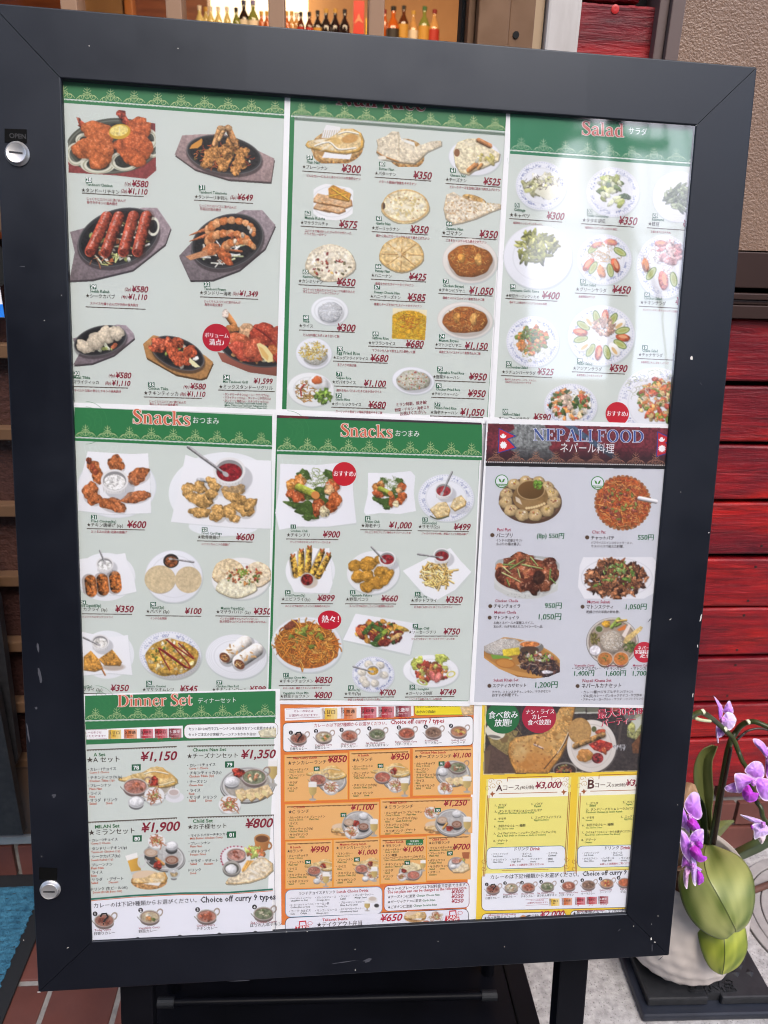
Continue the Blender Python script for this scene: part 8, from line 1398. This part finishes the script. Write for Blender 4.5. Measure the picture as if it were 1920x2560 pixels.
d.ell(972,278,104,118,(186,136,66),tex=.08); d.ell(965,270,92,104,(200,150,80),tex=.05,al=.8); d.ell(1100,262,22,26,(90,96,50)); d.blob(1160,290,44,30,(196,76,40)); d.stick(930,415,1180,315,52,(166,118,56),tex=.2); d.poly([(1050,400),(1150,355),(1262,390),(1268,425),(1190,480),(1100,450)],(196,50,34),tex=.22); d.scat('b', 1165,420,80,40,12,[(222,90,40),(180,40,30)],18,34,spec=.6)
for k in range(30): d.stick(1268+k*4,430+d.r.uniform(-26,26),1274+k*4,420+d.r.uniform(-20,20),6,[(190,190,196),(240,240,246),(110,110,116)][k % 3],spec=0,shadow=0)
d.blob(1020,500,74,60,(214,140,60),10,tex=.1,rough=.12); d.poly([(1040,500),(1085,510),(1040,556)],(170,120,40)); d.ell(1132,524,52,48,(130,34,34),tex=.3); d.ell(838,625,108,66,(140,130,120)); d.ell(838,632,98,58,(60,40,34)); d.scat('b', 838,636,84,44,40,[(190,110,70),(150,70,40),(130,140,70)],10,20)
d.poly([(1400,250),(1470,140),(1540,110),(1530,300),(1480,360),(1400,330)],(150,150,90),tex=.2); d.poly([(1440,190),(1520,140),(1535,210),(1460,300),(1410,290)],(206,210,196)); d.blob(1440,250,34,46,(206,206,110)); d.poly([(1440,400),(1540,280),(1520,480),(1450,480)],(120,70,36),tex=.1); d.poly([(1360,130),(1560,80),(1560,160),(1400,200)],(176,176,170),al=.5)
d.crop([(118,46),(1570,46),(1530,640),(100,674)]); d.done(.0001)
s9.disc('round_badge', 'R', 276,158,152,145,(34,110,60),.00022); s9.disc('round_badge', 'R', 604,152,154,146,(176,30,60),.00024)
for x1,x2,y,t,sl in ((146,410,162,'食べ飲み', -.02),(200,352,232,'放題!', -.01),(484,738,124,'ナン・ライス', -.02),(540,672,170,'カレー', -.02),(500,708,222,'食べ放題!', -.02)): s9.text('badge_text', 'R', x1,x2,y,t,WHT,.022,hf=1.12,dz=.0004,sl=sl)
for nm,col,b,dz in (('banner_text_outline', (244,230,232),.07,.0003),('banner_text', (200,36,74),.028,.0004)): s9.text(nm,'R', 1130,1552,166,'最大30名様', col,b,hf=1.15,dz=dz,sl=-.13); s9.text(nm,'R', 1165,1475,240,'パーティー', col,b,hf=1.2,dz=dz,sl=-.13)
s9.paper=(236,222,100)
for ox,A,mins,pr,p1,p2,w in ((0,'A', '(90分制)', '¥3,000', 568,806,760),(826,'B', '(120分制)', '¥3,500', 1384-826,1610-826,760)):
    x=130+ox; ya=690-ox*.028; k=-.028
    q=lambda a,b: (x+a,ya+b+k*a); 0
    s9.poly('course_panel', 'R', [q(0,24),q(766,24),q(724,952),q(-42,952)],(243,233,132),.00008); s9.poly('course_heading_panel', 'R', [q(16,26),q(742,26),q(735,196),q(10,196)],(250,248,236),.00011)
    fr=(176,110,40); s9.strokes('ornate_frame', 'R', [[q(10,170),q(-28,900)],[q(24,170),q(-16,900)],[q(756,160),q(714,900)],[q(742,160),q(700,900)],[q(190,14),q(590,14)],[q(190,14),q(188,50)],[q(590,14),q(590,50)],[q(110,158),q(640,158)]],7,fr,.00016)
    sp=[]
    for cx,cy,dx in ((40,40,1),(726,40,-1),(10,110,1),(740,110,-1),(110,60,1),(650,60,-1),(60,90,-1),(700,84,1)): sp.append([q(cx+dx*30*(1-t/15)*math.cos(t*.55),cy-30*(1-t/15)*math.sin(t*.55)) for t in range(14)])
    s9.strokes('scroll_ornament', 'R', sp,5,(206,172,110),.00015)
    for fx in (52,696): s9.poly('lily_ornament', 'R', [q(fx-26,158),q(fx-8,150),q(fx,132),q(fx+8,150),q(fx+30,152),q(fx+12,164),q(fx,186),q(fx-8,166)],(170,96,50),.0002); 
    s9.text('course_letter', 'R', x+84,x+144,ya+130,A,(90,44,40),.03,dz=.0003); s9.text('course_name', 'R', x+148,x+296,ya+120,'コース', (90,50,44),.0,hf=1.1,dz=.0003); s9.text('course_time', 'R', x+304,x+426,ya+112,mins,(90,60,50),.01,hf=1.15,dz=.0003); s9.text('price', 'R', ox+p1,ox+p2,ya+118-12,pr,(150,30,60),.03,.22,dz=.0003)
    S0=826 if ox else 0
    s9.text('item_name', 'R', ox+206,ox+310,958-ox*.02,'1、サラダ', (60,60,40),.016,hf=1.1); s9.text('item_name_english', 'R', ox+232,ox+288,976-ox*.02,'Salad', (60,120,50),.02); s9.text('item_name', 'R', ox+532,ox+636,946-ox*.02,'2、パパド', (60,60,40),.016,hf=1.1); s9.text('item_name_english', 'R', ox+560,ox+618,964-ox*.02,'Papad', (60,120,50),.02)
    s9.text('item_name', 'R', ox+204,ox+628,1014-ox*.02,'3、タンドリーチキン & シークカバブ', (60,60,40),.016,hf=1.1)
    vx=830 if ox else 0; Y=lambda y: y-(10 if ox else 0)
    for x1,x2,y,j,e in ((208,320,112,'4、サモサ', 'Samosa'),(555,840,100,'5、エッグフライドライス', 'Egg Fried Rice'),(207,502,182,'6、お好きなカレー1種類', 'One Choice Curry'),(203,790 if not ox else 700,250,'7、ライス&ナン(プレーンorチーズorガーリックorゴマ)' if not ox else '7、ライス&ナン(メニューからお選びください。)', 'Rice & Nan (Plain or Cheese or Garlic or Sesame)' if not ox else 'Rice & Nan (Choose From The Menu.)'),(201,336,320,'8、デザート', 'Dessert')):
        xx=x1+vx+(18 if ox and x1>500 else 0); s9.text('item_name', 'S', xx,x2+vx,Y(y),j,(60,60,40),.016,hf=1.15); s9.text('item_name_english', 'S', xx+32,xx+32+len(e)*9.6,Y(y)+20,e,(60,120,50),.02)
    s9.text('item_name_english', 'S', 242+vx,586+vx,Y(58),'Tandoori Chicken & Seekh Kabab', (60,120,50),.02)
    s9.rrect('drink_panel', 'S', 142+ox*1.035,376-(14 if ox else 0),876+ox*1.035,574-(14 if ox else 0),44,(240,243,250),.0002,(60,120,150),5,-.026)
    for x1,x2,y,j,e in ((182,338,442,'・ソフトドリンク', 'Soft Drink'),(458,560,440,'・生ビール', 'Draft Beer'),(702,804,434,'・カクテル', 'Cocktail'),(182,326,496,'・グラスワイン', 'Glass Wine'),(358,484,492,'・ハイボール', 'High Ball'),(532,660,490,'・ウイスキー', 'Whisky'),(702,758,488,'・焼酎', 'Shochu')):
        xx=x1+ox*1.035-(60 if ox and x1==458-0 else 0)*0; s9.text('item_name', 'S', xx,x2+ox*1.035,Y(y),j,(60,60,64),.012,hf=1.1,dz=.00036); s9.text('item_name_english', 'S', xx+14,xx+14+len(e)*9.4,Y(y)+20,e,(70,80,80),.02,dz=.00036)
    s9.text('note', 'S', 400+ox*1.03,530+ox*1.03,Y(400),'ドリンク', (50,50,70),.02,hf=1.15,dz=.00036); s9.text('note', 'S', 548+ox*1.03,640+ox*1.03,Y(398),'Drink', (176,40,60),.03,hf=1.1,dz=.00036); s9.text('note', 'S', 352+ox*1.03,676+ox*1.03,Y(546),'★詳しくは裏面をご覧ください★', (176,40,60),.016,hf=1.1,dz=.00036)
    s9.strokes('scroll_ornament', 'S', [[(110+ox*1.03+26*math.cos(t*.5)*(1-t/18),500+a+26*math.sin(t*.5)*(1-t/18)) for t in range(14)] for a in (0,70)]+[[(890+ox*1.03+26*math.cos(t*.5)*(1-t/18),480+a+26*math.sin(t*.5)*(1-t/18)) for t in range(14)] for a in (0,70)]+[[(280+ox,588),(720+ox,576)]],5,(180,120,50),.00022)
s9.rrect('curry_panel', 'S', 94,618,1620,966,44,(240,242,250),.0001,(60,44,40),5,-.024)
s9.text('note', 'S', 172,1006,668,'カレーのは下記9種類からお選びください。', (50,46,56),.016,hf=1.15,sl=-.03); s9.text('note', 'S', 1038,1590,640,'Choice off curry 9 types', (50,46,56),.028,hf=1.2,sl=-.04)
s9.paper=(240,242,250)
curries(s9,'S', [(198,762,'Today Curry', 130,232,828,'日替りカレー', 128,258,858),(370,750,'Vegetable Curry', 292,430,820,'野菜カレー', 290,412,846),(530,745,'Chicken Curry', 460,582,815,'チキンカレー', 460,596,842),(710,738,'Sag Chicken Curry', 614,774,808,'ほうれん草チキン', 612,798,834),(910,732,'Butter Chicken Curry', 822,1000,806,'バターチキン', 822,958,830),(1098,722,'Keema Curry', 1028,1130,790,'キーマカレー', 1028,1158,816),(1270,708,'Seafood Curry', 1202,1318,778,'シーフード', 1202,1310,802),(1440,700,'Dal Curry', 1396,1500,770,'ダル(豆)カレー', 1396,1560,798)],66,17)
s9.text('note', 'S', 552,676,876,'カレーの辛さは', (176,40,80),.01); s9.text('note', 'S', 522,712,902,'お選びいただけます!!', (176,40,80),.01); s9.strokes('thin_line', 'S', [[(506,862),(718,852)],[(506,918),(716,908)]],3,(150,40,80),.00015); heat(s9,'S', 726,852,.78*1.18,sl=-.045)
for x0,x1,j,e,t in ((94,884,'★食べ放題のみコース', 'All-you-can-eat only course', 0),(930,1700,'★飲み放題のみコース', 'All-you-can-drink only course', 1)):
    s9.rrect('course_strip', 'S', x0,1000-30*t,x1,1200,40,(240,242,250),.0001,(60,44,40),5,-.026); s9.text('english_name', 'S', x0+58,x0+318,1016-38*t,e,(186,40,60),.02,hf=1.1); s9.text('course_name', 'S', x0+18,x0+(320 if not t else 375),1050-42*t,j,(60,50,60),.018,hf=1.2)
s9.text('course_time', 'S', 515,628,1034,'(90分制)', (60,50,60),.01,hf=1.2); s9.text('price', 'S', 640,870,1026,'¥2,000', (176,30,60),.03,.22); s9.text('course_time', 'S', 1322,1448,982,'(90分制)', (60,50,60),.01,hf=1.2)
d=Dish(s9,'S', 440,1000,520,1045); d.nan([(450,1030),(480,1010),(518,1020),(500,1040)],(200,110,50),(226,150,90)); d.done()
flush_texts()
